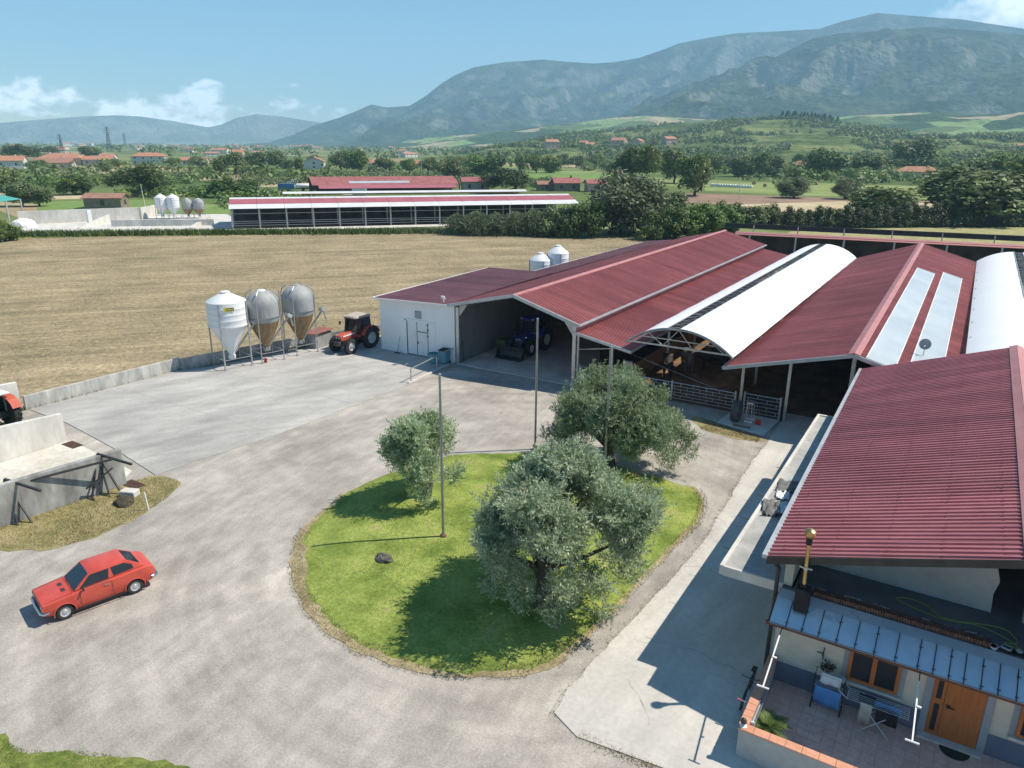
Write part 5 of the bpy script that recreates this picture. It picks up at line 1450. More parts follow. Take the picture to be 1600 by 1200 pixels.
# clods and stubble on the field, stones on the gravel
def clods(name, P, s, m, label, seed, z=0.0):
    r = np.random.default_rng(seed); k = len(P); sz = s*r.uniform(.4, 1.3, k)
    T = np.array([[1,0,0],[-.5,.87,0],[-.5,-.87,0],[0,0,.8]])
    a = r.uniform(0, 6.28, k); ca, sa = np.cos(a), np.sin(a)
    V = np.zeros((k, 4, 3))
    for i in range(4):
        V[:, i, 0] = P[:, 0]+sz*(T[i, 0]*ca-T[i, 1]*sa)*r.uniform(.6, 1.3, k); V[:, i, 1] = P[:, 1]+sz*(T[i, 0]*sa+T[i, 1]*ca)*r.uniform(.6, 1.3, k); V[:, i, 2] = z+sz*T[i, 2]*r.uniform(.5, 1.2, k)
    b = np.arange(k)[:, None]*4; Fb = np.concatenate([b+np.array([[0,1,3]]), b+np.array([[1,2,3]]), b+np.array([[2,0,3]])])
    return tag(link(name, np_mesh(name, V.reshape(-1, 3), Fb), m), label, None, None, 'stuff')
k = 60000
P = np.c_[r_.uniform(-135, -36, k), r_.uniform(0, 122, k)]
from_poly = np.array([(-136.6,60.2),(-112.5,85.4),(-81.1,109.2),(-51.1,122.4),(-39,110),(-36,60),(-42,46),(-45.5,37),(-48,20.2),(-51,10),(-135,10)])
def inside(P, poly):
    x, y = P[:, 0], P[:, 1]; c = np.zeros(len(P), bool); n = len(poly)
    for i in range(n):
        x1, y1 = poly[i]; x2, y2 = poly[(i+1) % n]
        c ^= ((y1 > y) != (y2 > y)) & (x < (x2-x1)*(y-y1)/(y2-y1+1e-12)+x1)
    return c
P = P[inside(P, from_poly)]
clods('field_clods', P[::2], .10, mat('clod', (.26,.20,.12), (.40,.32,.20), .3, rough=1.), 'clods of dry soil on the stubble field', 3, -.02)
blades('field_stubble', P[1::2], np.full(len(P[1::2]), -.02), .16, .02, M_straw, 'dry stubble on the brown field', 11, .9)
P = np.c_[r_.uniform(-33, -4, 9000), r_.uniform(2, 42, 9000)]
P = P[~inside(P, LAWN) & inside(P, yard)]
clods('gravel_stones', P, .022, mat('stone', (.36,.35,.33), (.55,.52,.48), 5., rough=.95), 'loose stones on the gravel yard', 5, .0)

# ------------------------------------------------------------------ vehicles
def boolean_cut(o, cutters):
    for c in cutters:
        m = o.modifiers.new('cut', 'BOOLEAN'); m.operation = 'DIFFERENCE'; m.object = c; m.solver = 'EXACT'
    dg = bpy.context.evaluated_depsgraph_get()
    me = bpy.data.meshes.new_from_object(o.evaluated_get(dg))
    o.modifiers.clear(); old = o.data; o.data = me
    for c in cutters: bpy.data.objects.remove(c)
    return o
def loft(secs, close=True):
    b = MB(); n = len(secs[0]); vs = [p for s in secs for p in s]; fs = []
    for i in range(len(secs)-1):
        for k in range(n): fs.append((i*n+k, i*n+(k+1) % n, (i+1)*n+(k+1) % n, (i+1)*n+k))
    if close: fs.append(tuple(range(n))); fs.append(tuple((len(secs)-1)*n+k for k in reversed(range(n))))
    b.add(vs, fs); return b
def face_panel(q, poly, off, t=.004):
    """polygon given in (u,v) of the quad q (a,b,c,d), lifted off along its normal"""
    a, b, c, d = map(Vector, q); n = (b-a).cross(d-a).normalized()
    if n.dot((a+b+c+d)/4-Vector((-.35, 0, .9))) < 0: n = -n
    P = [a.lerp(b, u).lerp(d.lerp(c, u), v)+n*off for u, v in poly]
    m = MB(); k = len(P)
    m.add(P+[p-n*t for p in P], [tuple(range(k)), tuple(reversed(range(k, 2*k)))]+[(i, (i+1) % k, k+(i+1) % k, k+i) for i in range(k)])
    return m
M_red = mat('faded_red_paint', (.52,.065,.045), (.58,.095,.065), 1.5, rough=.38, coat=.25, coord='object')
M_chrome = mat('chrome', (.62,.64,.66), rough=.18, metal=1.)
M_rim = mat('silver_rim', (.50,.51,.52), (.6,.61,.62), 6., rough=.4, metal=.5)
M_carglass = mat('car_glass', (.012,.022,.035), rough=.05, spec=.6)
M_lamp = mat('lamp_glass', (.62,.64,.66), rough=.15)
M_amber = mat('amber_lamp', (.6,.20,.02), rough=.3)
M_tail = mat('tail_lamp', (.35,.015,.012), rough=.25)

# ---- red hatchback (local: +x forward, +y left)
carM = Matrix.Translation((-24.30, 11.52, 0.0)) @ Matrix.Rotation(R(75.25+180), 4, 'Z')
car = empty('hatchback_car', (0, 0, 0), 0, 'small red two-door hatchback parked alone on the gravel', 'car')
car.matrix_basis = carM
def sect(x, wb, wm, wt, zb, zm, zt, zc):
    h = [(wb*.82, zb-.0), (wb, zb+.05), (wm, zm), (wm*.995, zm+.12), (wt+.02, zt-.02), (wt-.06, zt), (wt*.5, (zt+zc)/2+.004)]
    return [Vector((x, -y, z)) for y, z in h]+[Vector((x, 0, zc))]+[Vector((x, y, z)) for y, z in reversed(h)]
S = [sect(1.80,.60,.66,.66,.36,.50,.72,.73), sect(1.77,.66,.71,.69,.30,.50,.755,.775), sect(1.45,.68,.755,.72,.21,.50,.79,.82), sect(.95,.69,.765,.735,.19,.52,.83,.865), sect(.70,.69,.765,.74,.19,.52,.86,.885),
     sect(.0,.69,.768,.745,.19,.54,.885,.90), sect(-.9,.69,.768,.745,.19,.55,.905,.915), sect(-1.35,.69,.762,.735,.21,.55,.93,.945), sect(-1.62,.68,.74,.70,.28,.56,.90,.915), sect(-1.76,.66,.71,.66,.33,.56,.82,.83), sect(-1.80,.60,.66,.60,.38,.56,.74,.745)]
body = loft(S).build('body', M_red, car, local=True)
cut = []
for x in (1.17, -1.055):
    for sy in (-1, 1):
        c_ = MB().lathe([(.001,-.30),(.315,-.30),(.315,.30),(.001,.30)], (0,0,0), 28, 'Y').build('cutter', None)
        c_.parent = car; c_.matrix_basis = Matrix.Translation((x, sy*.72, .28)); cut.append(c_)
bpy.context.view_layer.update()
boolean_cut(body, cut)
smooth_mesh(body.data, R(38))
if len(body.data.materials) == 0: body.data.materials.append(M_red)
# cabin: lower ring and roof ring
lo = [(.80,.675,.875),(-1.50,.64,.93)]; hi = [(.24,.575,1.31),(-.93,.56,1.32)]
A = lambda p, s: Vector((p[0], s*p[1], p[2]))
cab = MB()
rf_ = loft([[A(lo[0],-1),A(lo[0],1),A(lo[1],1),A(lo[1],-1)],[A(hi[0],-1),A(hi[0],1),A(hi[1],1),A(hi[1],-1)],[A((.02,.42,1.36),-1),A((.02,.42,1.36),1),A((-.80,.42,1.365),1),A((-.80,.42,1.365),-1)]])
rf_.build('cabin', M_red, car, local=True, bevel=.03, seg=2, smooth=True)
def quadpts(i, j, s=None):
    return None
ws = [A(lo[0],1), A(lo[0],-1), A(hi[0],-1), A(hi[0],1)]
face_panel(ws, [(.05,.05),(.95,.05),(.92,.94),(.08,.94)], .008).build('windscreen', M_carglass, car, local=True)
rw = [A(lo[1],-1), A(lo[1],1), A(hi[1],1), A(hi[1],-1)]
face_panel(rw, [(.10,.25),(.90,.25),(.88,.93),(.12,.93)], .008).build('rear_window', M_carglass, car, local=True)
for s in (1, -1):
    q = [A(lo[1],s), A(lo[0],s), A(hi[0],s), A(hi[1],s)] if s > 0 else [A(lo[0],s), A(lo[1],s), A(hi[1],s), A(hi[0],s)]
    fl = (lambda u: u) if s > 0 else (lambda u: 1-u)
    w1 = [(.50,.12),(.88,.12),(.90,.30),(.93,.90),(.50,.90)]
    w2 = [(.14,.16),(.45,.12),(.45,.90),(.12,.90),(.06,.55)]
    w1 = [(.53,.10),(.95,.10),(.975,.86),(.97,.9),(.50,.9)]
    for nm, w in (('door_window', w1), ('quarter_window', w2)):
        P = [(fl(u), v) for u, v in w]
        if s < 0: P = P[::-1]
        face_panel(q, P, .008).build(nm, M_carglass, car, local=True)
    fr = MB().bar((.62,s*.742,.90),(-.30,s*.762,.912),.014,.014).build('window_trim', M_chrome, car, local=True)
    d = MB().bar((.66,s*.7655,.30),(.66,s*.7655,.86),.006,.012).bar((-.36,s*.7705,.30),(-.34,s*.7705,.89),.006,.012).bar((.66,s*.7655,.27),(-.36,s*.7705,.27),.006,.012)
    d.build('door_seam', M_dark, car, local=True)
    MB().box(-.26,-.10,s*.772,s*.792,.78,.81).build('door_handle', M_chrome, car, local=True)
    MB().bar((1.66,s*.735,.66),(-1.60,s*.745,.69),.010,.012).build('side_crease', M_red, car, local=True)
    for x in (1.17, -1.055):
        MB().path([(x+.335*math.cos(t), s*.752, .28+.335*math.sin(t)) for t in np.linspace(-.15, math.pi+.15, 15)], .022, 6).build('arch_lip', M_red, car, local=True, smooth=True)
    MB().lathe([(.001,1.775),(.085,1.785),(.085,1.80),(.06,1.81),(.001,1.812)],(0,s*.50,.60),18,'X').build('headlight', M_lamp, car, local=True, smooth=True)
    MB().box(1.76,1.805,s*.62,s*.70,.54,.66).build('indicator', M_amber, car, local=True)
    MB().box(-1.80,-1.772,s*.42,s*.66,.60,.72).build('tail_light', M_tail, car, local=True)
    MB().box(-1.15,-1.03,s*.755-.0,s*.768,.15,.0+.16)
MB().box(-1.45,-1.37,.69,.73,.14,.34).box(-1.45,-1.37,-.73,-.69,.14,.34).build('mud_flap', M_black, car, local=True)
MB().box(1.795,1.812,-.38,.38,.52,.68).build('grille', M_dark, car, local=True)
for nm, x, s in (('front_bumper', 1.84, 1), ('rear_bumper', -1.84, -1)):
    MB().path([(x-s*.22,-.735,.47),(x-s*.05,-.71,.46),(x,-.62,.455),(x+s*.02,0,.455),(x,.62,.455),(x-s*.05,.71,.46),(x-s*.22,.735,.47)],[.04]+[.055]*5+[.04],10).build(nm, M_chrome, car, local=True, smooth=True)
MB().box(1.70,1.86,-.25,.25,.30,.40).build('number_plate', M_white, car, local=True)
mr = MB().cbox((.56,.84,.95),(.05,.15,.10)).bar((.58,.76,.92),(.56,.80,.94),.025).build('door_mirror', M_black, car, local=True, bevel=.015)
MB().box(.98,1.10,.10,.32,.853,.862).box(.98,1.10,-.32,-.10,.853,.862).build('bonnet_vent', M_dark, car, local=True)
MB().bar((.78,-.45,.905),(.80,.1,.905),.012).bar((.78,.15,.905),(.80,.6,.905),.012).build('wiper', M_dark, car, local=True)
MB().lathe([(.001,.0),(.045,.0),(.045,.006)],(-1.28,.757,.78),12,'Y').build('fuel_cap', M_dark, car, local=True)
MB().bar((-1.10,.25,1.22),(-1.38,.38,1.04),.012).build('rear_wiper', M_dark, car, local=True)
MB().path([(1.72,-.60,.768),(.86,-.66,.872),(.84,0,.893),(.86,.66,.872),(1.72,.60,.768)],.006,4).build('bonnet_gap', M_dark, car, local=True)
MB().bar((1.0,.771,.235),(-.8,.776,.235),.012,.05).build('sill_strip', M_black, car, local=True)
MB().bar((1.0,-.771,.235),(-.8,-.776,.235),.012,.05).build('sill_strip', M_black, car, local=True)
MB().box(-1.3,1.4,-.62,.62,.20,.24).build('underbody', M_black, car, local=True)
def wheel(root, x, y, r, w, side, rimm, hub=.62, lugs=0, name='wheel', loc=True):
    t = r; a = w/2
    wl_ = MB().lathe([(r*hub,-a*.8),(r*.82,-a),(r*.95,-a*.86),(r,-a*.55),(r,a*.55),(r*.95,a*.86),(r*.82,a),(r*hub,a*.8)],(x,y,r),32,'Y',True).build(name, M_tyre, root, smooth=True, local=True)
    s = side
    MB().lathe([(r*hub+.01,s*a*.62),(r*hub*.95,s*a*.78),(r*hub*.78,s*a*.55),(r*hub*.5,s*a*.45),(r*hub*.42,s*a*.72),(r*hub*.2,s*a*.78),(.001,s*a*.8)],(x,y,r),28,'Y').build('rim', rimm, wl_, smooth=True, local=True)
    MB().lathe([(r*hub+.005,-s*a*.5),(.001,-s*a*.45)],(x,y,r),20,'Y').build('inner_disc', M_dark, wl_, local=True)
    if lugs:
        lg_ = MB()
        for k in range(lugs):
            an = 2*math.pi*k/lugs
            for sy in (-1, 1):
                aa = an+(math.pi/lugs if sy > 0 else 0)
                Mx = Matrix.Translation((x,y,r)) @ Matrix.Rotation(aa,4,'Y') @ Matrix.Translation((0,sy*a*.45,r+.012)) @ Matrix.Rotation(sy*.65,4,'Z')
                t_ = MB(Mx).cbox((0,0,0),(.07,w*.55,.05)); n0 = len(lg_.v); lg_.v += t_.v; lg_.f += [tuple(n0+i for i in f) for f in t_.f]
        lg_.build('tread_lugs', M_tyre, wl_, local=True)['kind'] = 'stuff'
    return wl_
for x in (1.17, -1.055):
    for s in (1, -1): wheel(car, x, s*.66, .275, .16, s, M_rim, .62)

# ---- tractors (local: +x forward, +y left)
def tractor(name, loc, rz, label, paint, roofm, cabm=None, rimm=None, loader=False, stripe=None, canopy=False, scale=1.0):
    t = empty(name, (0,0,0), 0, label, 'tractor'); t.matrix_basis = Matrix.Translation(loc) @ Matrix.Rotation(rz,4,'Z') @ Matrix.Scale(scale,4)
    cabm = cabm or M_dark; rimm = rimm or M_rim
    K = dict(local=True)
    hood = loft([[Vector((x,-w,z0)),Vector((x,-w*1.02,(z0+z1)/2)),Vector((x,-w*.82,z1)),Vector((x,0,z1+.03)),Vector((x,w*.82,z1)),Vector((x,w*1.02,(z0+z1)/2)),Vector((x,w,z0))] for x, w, z0, z1 in ((-.35,.40,.98,1.60),(.4,.38,.98,1.56),(1.2,.35,.98,1.47),(1.62,.33,.98,1.40),(1.74,.29,1.0,1.34))])
    hood.build('bonnet', paint, t, bevel=.02, **K)
    MB().box(1.735,1.76,-.25,.25,1.02,1.30).build('grille', M_dark, t, **K)
    for s in (-1, 1): MB().box(1.75,1.775,s*.08-.06+s*.06,s*.08+.06+s*.06,1.20,1.28).build('headlight', M_lamp, t, **K)
    if stripe:
        for s in (-1, 1): MB().slab((1.55,s*.372,1.30),(.2,s*.402,1.36),(.2,s*.392,1.46),(1.55,s*.362,1.38),.02).build('stripe', stripe, t, **K)
    MB().box(-.9,1.55,-.26,.26,.55,.99).build('engine', M_dark, t, bevel=.02, **K)
    MB().box(1.12,1.40,-.75,.75,.50,.64).build('front_axle', M_dark, t, **K)
    MB().box(-1.12,-.80,-.75,.75,.62,.94).build('rear_axle', M_dark, t, **K)
    MB().box(1.72,2.02,-.30,.30,.62,.98).build('front_weights', M_dark, t, bevel=.03, **K)
    MB().tube((.35,-.44,1.5),(.35,-.44,2.35),.05,n=10).tube((.35,-.44,2.35),(.28,-.44,2.45),.045,n=10).build('exhaust', M_black, t, **K)
    for s in (-1, 1):
        fd = loft([[Vector((-.97+.98*math.cos(a)*r_, s*y0, .86+.98*math.sin(a)*r_)) for r_, y0 in ((1,.52),(1,1.02),(.95,1.02),(.95,.52))] for a in np.linspace(.35, 2.75, 9)])
        fd.build('fender', paint if not canopy else paint, t, **K)
        MB().box(-.35,.05,s*.55-.12,s*.55+.12,.55,.60).build('step', M_dark, t, **K)
        MB().box(-.35,.05,s*.62-.10,s*.62+.10,.85,.89).build('step', M_dark, t, **K)
    if not canopy:
        cb0 = [(.30,.62),(-1.25,.62)]; 
        top, bot = 2.52, 1.05
        P = {}
        for nm, x, xt in (('f', .36, .18), ('m', -.35, -.35), ('r', -1.28, -1.15)):
            for s in (-1, 1):
                MB().bar((x,s*.66,bot),(xt,s*.60,top),.075,.075).build('cab_pillar', cabm, t, **K)
        for s in (-1, 1):
            MB().slab((.30,s*.655,1.25),(-.31,s*.655,1.12),(-.32,s*.605,top-.04),(.16,s*.605,top-.04),.01).build('door_glass', M_carglass, t, **K)
            MB().slab((-.40,s*.655,1.55),(-1.22,s*.655,1.55),(-1.12,s*.605,top-.04),(-.40,s*.605,top-.04),.01).build('side_glass', M_carglass, t, **K)
        MB().slab((.35,.62,1.50),(.35,-.62,1.50),(.19,-.57,top-.04),(.19,.57,top-.04),.01).build('windscreen', M_carglass, t, **K)
        MB().slab((-1.28,-.62,1.55),(-1.28,.62,1.55),(-1.16,.57,top-.04),(-1.16,-.57,top-.04),.01).build('rear_glass', M_carglass, t, **K)
        MB().box(-1.30,.36,-.66,.66,.98,1.06).build('cab_floor', cabm, t, **K)
        MB().box(-1.30,.36,-.64,.64,1.06,1.3).build('cab_base', paint, t, **K)
        rf3 = loft([[Vector((x,-w,z)),Vector((x,w,z)),Vector((x,w*.96,z+h)),Vector((x,-w*.96,z+h))] for x, w, z, h in ((.42,.62,2.52,.09),(.3,.68,2.52,.16),(-1.0,.70,2.52,.20),(-1.30,.66,2.52,.12))])
        rf3.build('cab_roof', roofm, t, bevel=.03, **K)
        MB().box(.30,.40,-.58,.58,2.44,2.52).build('visor', cabm, t, **K)
        for s in (-1, 1):
            m_ = MB().bar((.30,s*.66,2.05),(.46,s*.98,2.15),.02).build('mirror_arm', M_black, t, **K)
            MB().cbox((.46,s*1.0,2.05),(.04,.16,.28)).build('mirror', M_black, m_, **K)
            MB().lathe([(.001,0),(.055,0),(.055,.05),(.001,.05)],(.42,s*.52,2.62),10,'X').build('work_lamp', M_lamp, t, **K)
    else:
        for x in (.25, -1.15):
            for s in (-1, 1): MB().bar((x,s*.55,1.0),(x,s*.55,2.1),.06).build('roll_bar', M_trim, t, **K)
        MB().slab((.55,-.75,2.12),(.55,.75,2.12),(-1.45,.75,2.08),(-1.45,-.75,2.08),.05).build('canopy', roofm, t, **K)
        MB().box(-.95,-.5,-.25,.25,1.05,1.2).box(-1.0,-.9,-.25,.25,1.2,1.65).build('seat', M_black, t, bevel=.03, **K)
        MB().lathe([(.17,-.012),(.19,0),(.17,.012)],(-.2,0,1.55),16,'X',True).build('steering_wheel', M_black, t, **K)
    for s in (-1, 1):
        wheel(t, -.97, s*.80, .84, .46, s, rimm, .55, 20, 'rear_wheel')
        wheel(t, 1.26, s*.78, .58, .36, s, rimm, .55, 18, 'front_wheel')
    if loader:
        for s in (-1, 1):
            MB().bar((.15,s*.50,1.0),(.15,s*.50,1.75),.14).build('loader_post', paint, t, **K)
            MB().path([(.15,s*.50,1.72),(1.25,s*.50,1.70),(1.75,s*.50,1.45),(2.65,s*.50,.42)],.075,4).build('loader_arm', paint, t, **K)
            MB().tube((.25,s*.50,1.15),(1.45,s*.50,1.42),.045,n=8).build('lift_ram', M_chrome, t, **K)
            MB().tube((1.55,s*.50,1.72),(2.62,s*.50,.72),.035,n=8).build('tilt_ram', M_chrome, t, **K)
        bk_ = MB().prism([(2.72,.95),(2.62,.55),(2.68,.14),(2.9,.04),(3.35,.04),(3.35,.09),(2.95,.11),(2.76,.2),(2.70,.55),(2.78,.93)], 'Y', -1.08, 1.08)
        bk_.build('loader_bucket', M_dark, t, **K)
        for s in (-1, 1):
            MB().prism([(2.72,.95),(2.62,.55),(2.68,.14),(2.9,.04),(3.35,.04),(3.1,.45)], 'Y', s*1.08-.02, s*1.08+.02).build('bucket_side', M_dark, t, **K)
        MB().box(2.45,2.6,-.55,.55,.5,.6).build('cross_tube', paint, t, **K)
    return t
M_tred = mat('tractor_red', (.42,.07,.04), (.50,.10,.06), 2., rough=.55, coord='object')
M_tblue = mat('tractor_blue', (.02,.04,.26), (.03,.055,.32), 2., rough=.35, coord='object')
M_roofbr = mat('dusty_roof', (.40,.33,.28), (.50,.43,.37), 3., rough=.7, coord='object')
tractor('red_tractor', (-39.9,41.2,.036), R(-90), 'red cab tractor parked beside the white annex', M_tred, M_roofbr, mat('tractor_cab_red',(.10,.015,.015),rough=.5), stripe=M_white)
tractor('loader_tractor', (-28.1,48.3,.045), R(-90), 'blue tractor with front loader bucket inside the machine shed', M_tblue, M_tblue, loader=True, rimm=M_white)
tractor('old_tractor', (-45.5,17.5,.02), R(184), 'red tractor with pale canopy half cut off at the left edge', M_tred, M_white, canopy=True)

# ------------------------------------------------------------------ trees
def leaf_quads(C, D, L, W, r, up=.4, droop=0.0):
    """leaf-sized faces at centres C, facing roughly along D with scatter"""
    k = len(C)
    t = r.normal(size=(k, 3)); t[:, 2] += up*0
    t -= (t*D).sum(1, keepdims=True)*D*.5
    t[:, 2] -= droop
    t /= np.linalg.norm(t, axis=1, keepdims=True)+1e-9
    s = np.cross(t, D+r.normal(size=(k, 3))*.45); s /= np.linalg.norm(s, axis=1, keepdims=True)+1e-9
    L = L*r.uniform(.6, 1.3, k)[:, None]; W = W*r.uniform(.7, 1.25, k)[:, None]
    V = np.stack([C-t*L*.5, C+s*W*.5, C+t*L*.5, C-s*W*.5], 1).reshape(-1, 3)
    return V, np.arange(4*k).reshape(-1, 4)

def clump_leaves(clumps, per, L, W, seed, shell=.55, droop=0.0, squash=1.0):
    r = np.random.default_rng(seed); Cs = []; Ds = []
    for (x, y, z, rad) in clumps:
        k = int(per*rad*rad)
        d = r.normal(size=(k, 3)); d /= np.linalg.norm(d, axis=1, keepdims=True)
        q = rad*(shell+(1-shell)*r.uniform(0, 1, k)**.6)
        # ragged outline
        q = q*(.78+.5*r.random(k)*(.6+.8*fbm(d[:, 0]*3+x, d[:, 1]*3+d[:, 2]*2+y, seed, 2)))
        p = d*q[:, None]; p[:, 2] *= squash
        Cs.append(p+np.array([x, y, z])); Ds.append(d*.8+np.array([0, 0, .45]))
    C = np.concatenate(Cs); D = np.concatenate(Ds); D /= np.linalg.norm(D, axis=1, keepdims=True)
    return leaf_quads(C, D, L, W, r, droop=droop)

def limbs(base, clumps, r0, seed, htrunk, tips=14, forks=4):
    """tapered trunk with limbs running out into the crown"""
    r = random.Random(seed); b = MB(); base = Vector(base)
    fork = base+Vector((r.uniform(-.2, .2), r.uniform(-.2, .2), htrunk))
    b.path([base+Vector((0, 0, -.1)), base+Vector((0, 0, .12)), base.lerp(fork, .5)+Vector((r.uniform(-.08, .08), r.uniform(-.08, .08), 0)), fork], [r0*1.5, r0*1.15, r0*.9, r0*.8], 9)
    cl = sorted(clumps, key=lambda c: -c[3])[:tips]
    for c in cl:
        e = Vector(c[:3]); m = fork.lerp(e, .5)+Vector((r.uniform(-.3, .3), r.uniform(-.3, .3), r.uniform(-.1, .35)))*min(1, (e-fork).length*.25)
        b.path([fork+Vector((0, 0, -.1)), fork.lerp(m, .5), m, e], [r0*.5, r0*.36, r0*.22, r0*.07], 6)
    return b

M_bark = mat('olive_bark', (.045,.040,.033), (.13,.115,.09), 5., rough=.95, bump=.6, bscale=14., coord='object')
M_barkd = mat('dark_bark', (.035,.028,.02), (.08,.065,.05), 4., rough=.95, coord='object')
M_olive = leaf_mat('olive_leaf', (.15,.22,.09), (.60,.69,.47), rough=.45, sss=.42, scale=1.2, c3=(.36,.47,.25))

def shoots(clumps, n, seed, L=.5, k=15):
    """leafy shoots standing out of the crown: leaves set in pairs along each twig"""
    r = np.random.default_rng(seed); cl = np.array(clumps); w = cl[:, 3]**2; i = r.choice(len(cl), n, p=w/w.sum())
    d = r.normal(size=(n, 3)); d[:, 2] = np.abs(d[:, 2])*.6+d[:, 2]*.4; d /= np.linalg.norm(d, axis=1, keepdims=True)
    s0 = cl[i, :3]+d*cl[i, 3:4]*r.uniform(.45, .85, (n, 1))
    ax = d*.55+np.array([0, 0, .55])+r.normal(size=(n, 3))*.35; ax /= np.linalg.norm(ax, axis=1, keepdims=True)
    ln = L*r.uniform(.5, 1.3, n); t = (np.arange(k)+.5)/k
    C = s0[:, None, :]+ax[:, None, :]*(ln[:, None]*t[None, :])[:, :, None]+np.array([0, 0, -.12])*(t**2)[None, :, None]*ln[:, None, None]
    sd = r.normal(size=(n, k, 3)); sd -= (sd*ax[:, None, :]).sum(2, keepdims=True)*ax[:, None, :]; sd /= np.linalg.norm(sd, axis=2, keepdims=True)
    tl = ax[:, None, :]*.75+sd*.75; tl /= np.linalg.norm(tl, axis=2, keepdims=True)
    C = C.reshape(-1, 3); tl = tl.reshape(-1, 3); q = len(C)
    b = np.cross(tl, r.normal(size=(q, 3))); b /= np.linalg.norm(b, axis=1, keepdims=True)
    LL = .15*r.uniform(.7, 1.3, (q, 1)); WW = .042*r.uniform(.8, 1.3, (q, 1))
    V = np.stack([C, C+tl*LL*.5+b*WW*.5, C+tl*LL, C+tl*LL*.5-b*WW*.5], 1).reshape(-1, 3)
    return V, np.arange(len(V)).reshape(-1, 4)
def olive(base, clumps, label, seed, r0, htr, per=1250, ns=2200):
    o = empty('olive_tree', base, 0, label, 'tree')
    limbs(base, clumps, r0, seed, htr, 22).build('trunk', M_bark, o, smooth=True, recalc=False)
    V, Fq = clump_leaves(clumps, per, .15, .046, seed, .35, .1)
    V2, F2 = shoots(clumps, ns, seed+1)
    loc = np.array(base)
    link('crown', np_mesh('crown', np.r_[V, V2]-loc, np.r_[Fq, F2+len(V)]), M_olive, o)
    return o
def crown_clumps(c, ext, n, rad, seed, hollow=.45, low=0.2, zmin=.6, skirts=0, base=(0, 0)):
    r = np.random.default_rng(seed); out = []
    while len(out) < n:
        d = r.normal(size=3); d /= np.linalg.norm(d)
        if d[2] < -low: continue
        q = r.uniform(hollow, 1.0)
        x = c[0]+d[0]*ext[0]*q; y = c[1]+d[1]*ext[1]*q; z = c[2]+d[2]*ext[2]*q
        if z < zmin: continue
        out.append((x, y, z, rad*r.uniform(.65, 1.2)))
    for k in range(skirts):
        a = r.uniform(0, 6.28); out.append((c[0]+math.cos(a)*ext[0]*.9, c[1]+math.sin(a)*ext[1]*.9, r.uniform(zmin, c[2]-.3), rad*r.uniform(.5, .8)))
    return out
def lobed(c, ext, nl, ns, rl, rs, seed, zmin, skirts):
    # a crown of separate lobes with gaps between them, each lobe a handful of leafy clumps
    r = np.random.default_rng(seed); out = []; k = 0
    while k < nl:
        d = r.normal(size=3); d /= np.linalg.norm(d)
        if d[2] < -.35: continue
        q = r.uniform(.55, .92); p = np.array(c)+d*np.array(ext)*q; L = rl*r.uniform(.7, 1.25); k += 1
        for j in range(ns):
            e = r.normal(size=3); e /= np.linalg.norm(e); s = p+e*L*r.uniform(.2, 1.)*np.array([1, 1, .85])
            if s[2] > zmin: out.append((*s, rs*r.uniform(.6, 1.25)))
    for k in range(skirts):
        a = r.uniform(0, 6.28); out.append((c[0]+math.cos(a)*ext[0]*.85, c[1]+math.sin(a)*ext[1]*.85, r.uniform(zmin, c[2]-.3), rs*r.uniform(.7, 1.1)))
    out.append((*c, rs*1.6)); return out
olive((-19.07,23.7,.15), lobed((-19.05,23.75,2.5), (1.75,1.75,1.6), 15, 6, .55, .42, 5, .75, 12), 'small round olive tree at the left end of the lawn', 5, .20, 1.35, ns=1700)
c2 = lobed((-13.45,31.7,2.6), (3.35,2.8,1.95), 24, 7, .85, .52, 9, .9, 18)+[(-10.3,33.0,1.7,.5),(-10.0,32.7,1.2,.45),(-10.6,32.9,2.3,.5),(-16.4,30.8,1.3,.6)]
olive((-13.5,31.2,.12), c2, 'wide olive tree at the far end of the lawn by the barns', 9, .34, 1.2, ns=4200)
c3 = lobed((-10.35,19.9,3.3), (2.95,2.8,2.1), 25, 7, .80, .48, 16, 1.0, 14)+[(-11.9,18.7,1.3,.5),(-12.0,18.5,.9,.42),(-11.7,18.4,1.8,.5),(-10.6,17.9,1.2,.5),(-9.6,18.2,1.0,.5),(-9.3,18.6,1.6,.5),(-8.9,18.9,2.2,.5),(-8.0,21.6,4.0,.5),(-7.7,21.9,3.6,.42)]
olive((-10.6,19.5,.15), c3, 'large olive tree nearest the camera, beside the concrete path', 14, .34, 1.3, ns=4000)

# --- trees of the plain: one model of each kind, one metre tall, copied to size
LEAF = {
 'bro': leaf_mat('broadleaf', (.06,.115,.024), (.25,.32,.085), scale=.35, sss=.2, c3=(.14,.21,.055)),
 'bus': leaf_mat('shrub_leaf', (.06,.12,.022), (.25,.35,.085), scale=.5, sss=.25, c3=(.09,.155,.028)),
 'pop': leaf_mat('poplar_leaf', (.07,.115,.018), (.20,.26,.05), scale=.4, sss=.25, c3=(.095,.135,.028)),
 'dom': leaf_mat('umbrella_leaf', (.036,.072,.012), (.14,.20,.03), scale=.3, sss=.15, c3=(.050,.085,.016)),
 'con': leaf_mat('conifer_leaf', (.022,.046,.014), (.10,.15,.045), scale=.8, sss=.1, c3=(.042,.07,.024)),
 'wil': leaf_mat('willow_leaf', (.08,.12,.045), (.29,.34,.18), scale=.4, sss=.25, c3=(.15,.19,.09)),
 'ree': leaf_mat('cane_leaf', (.08,.14,.04), (.27,.35,.14), scale=.7, sss=.25, c3=(.09,.13,.045)),
}
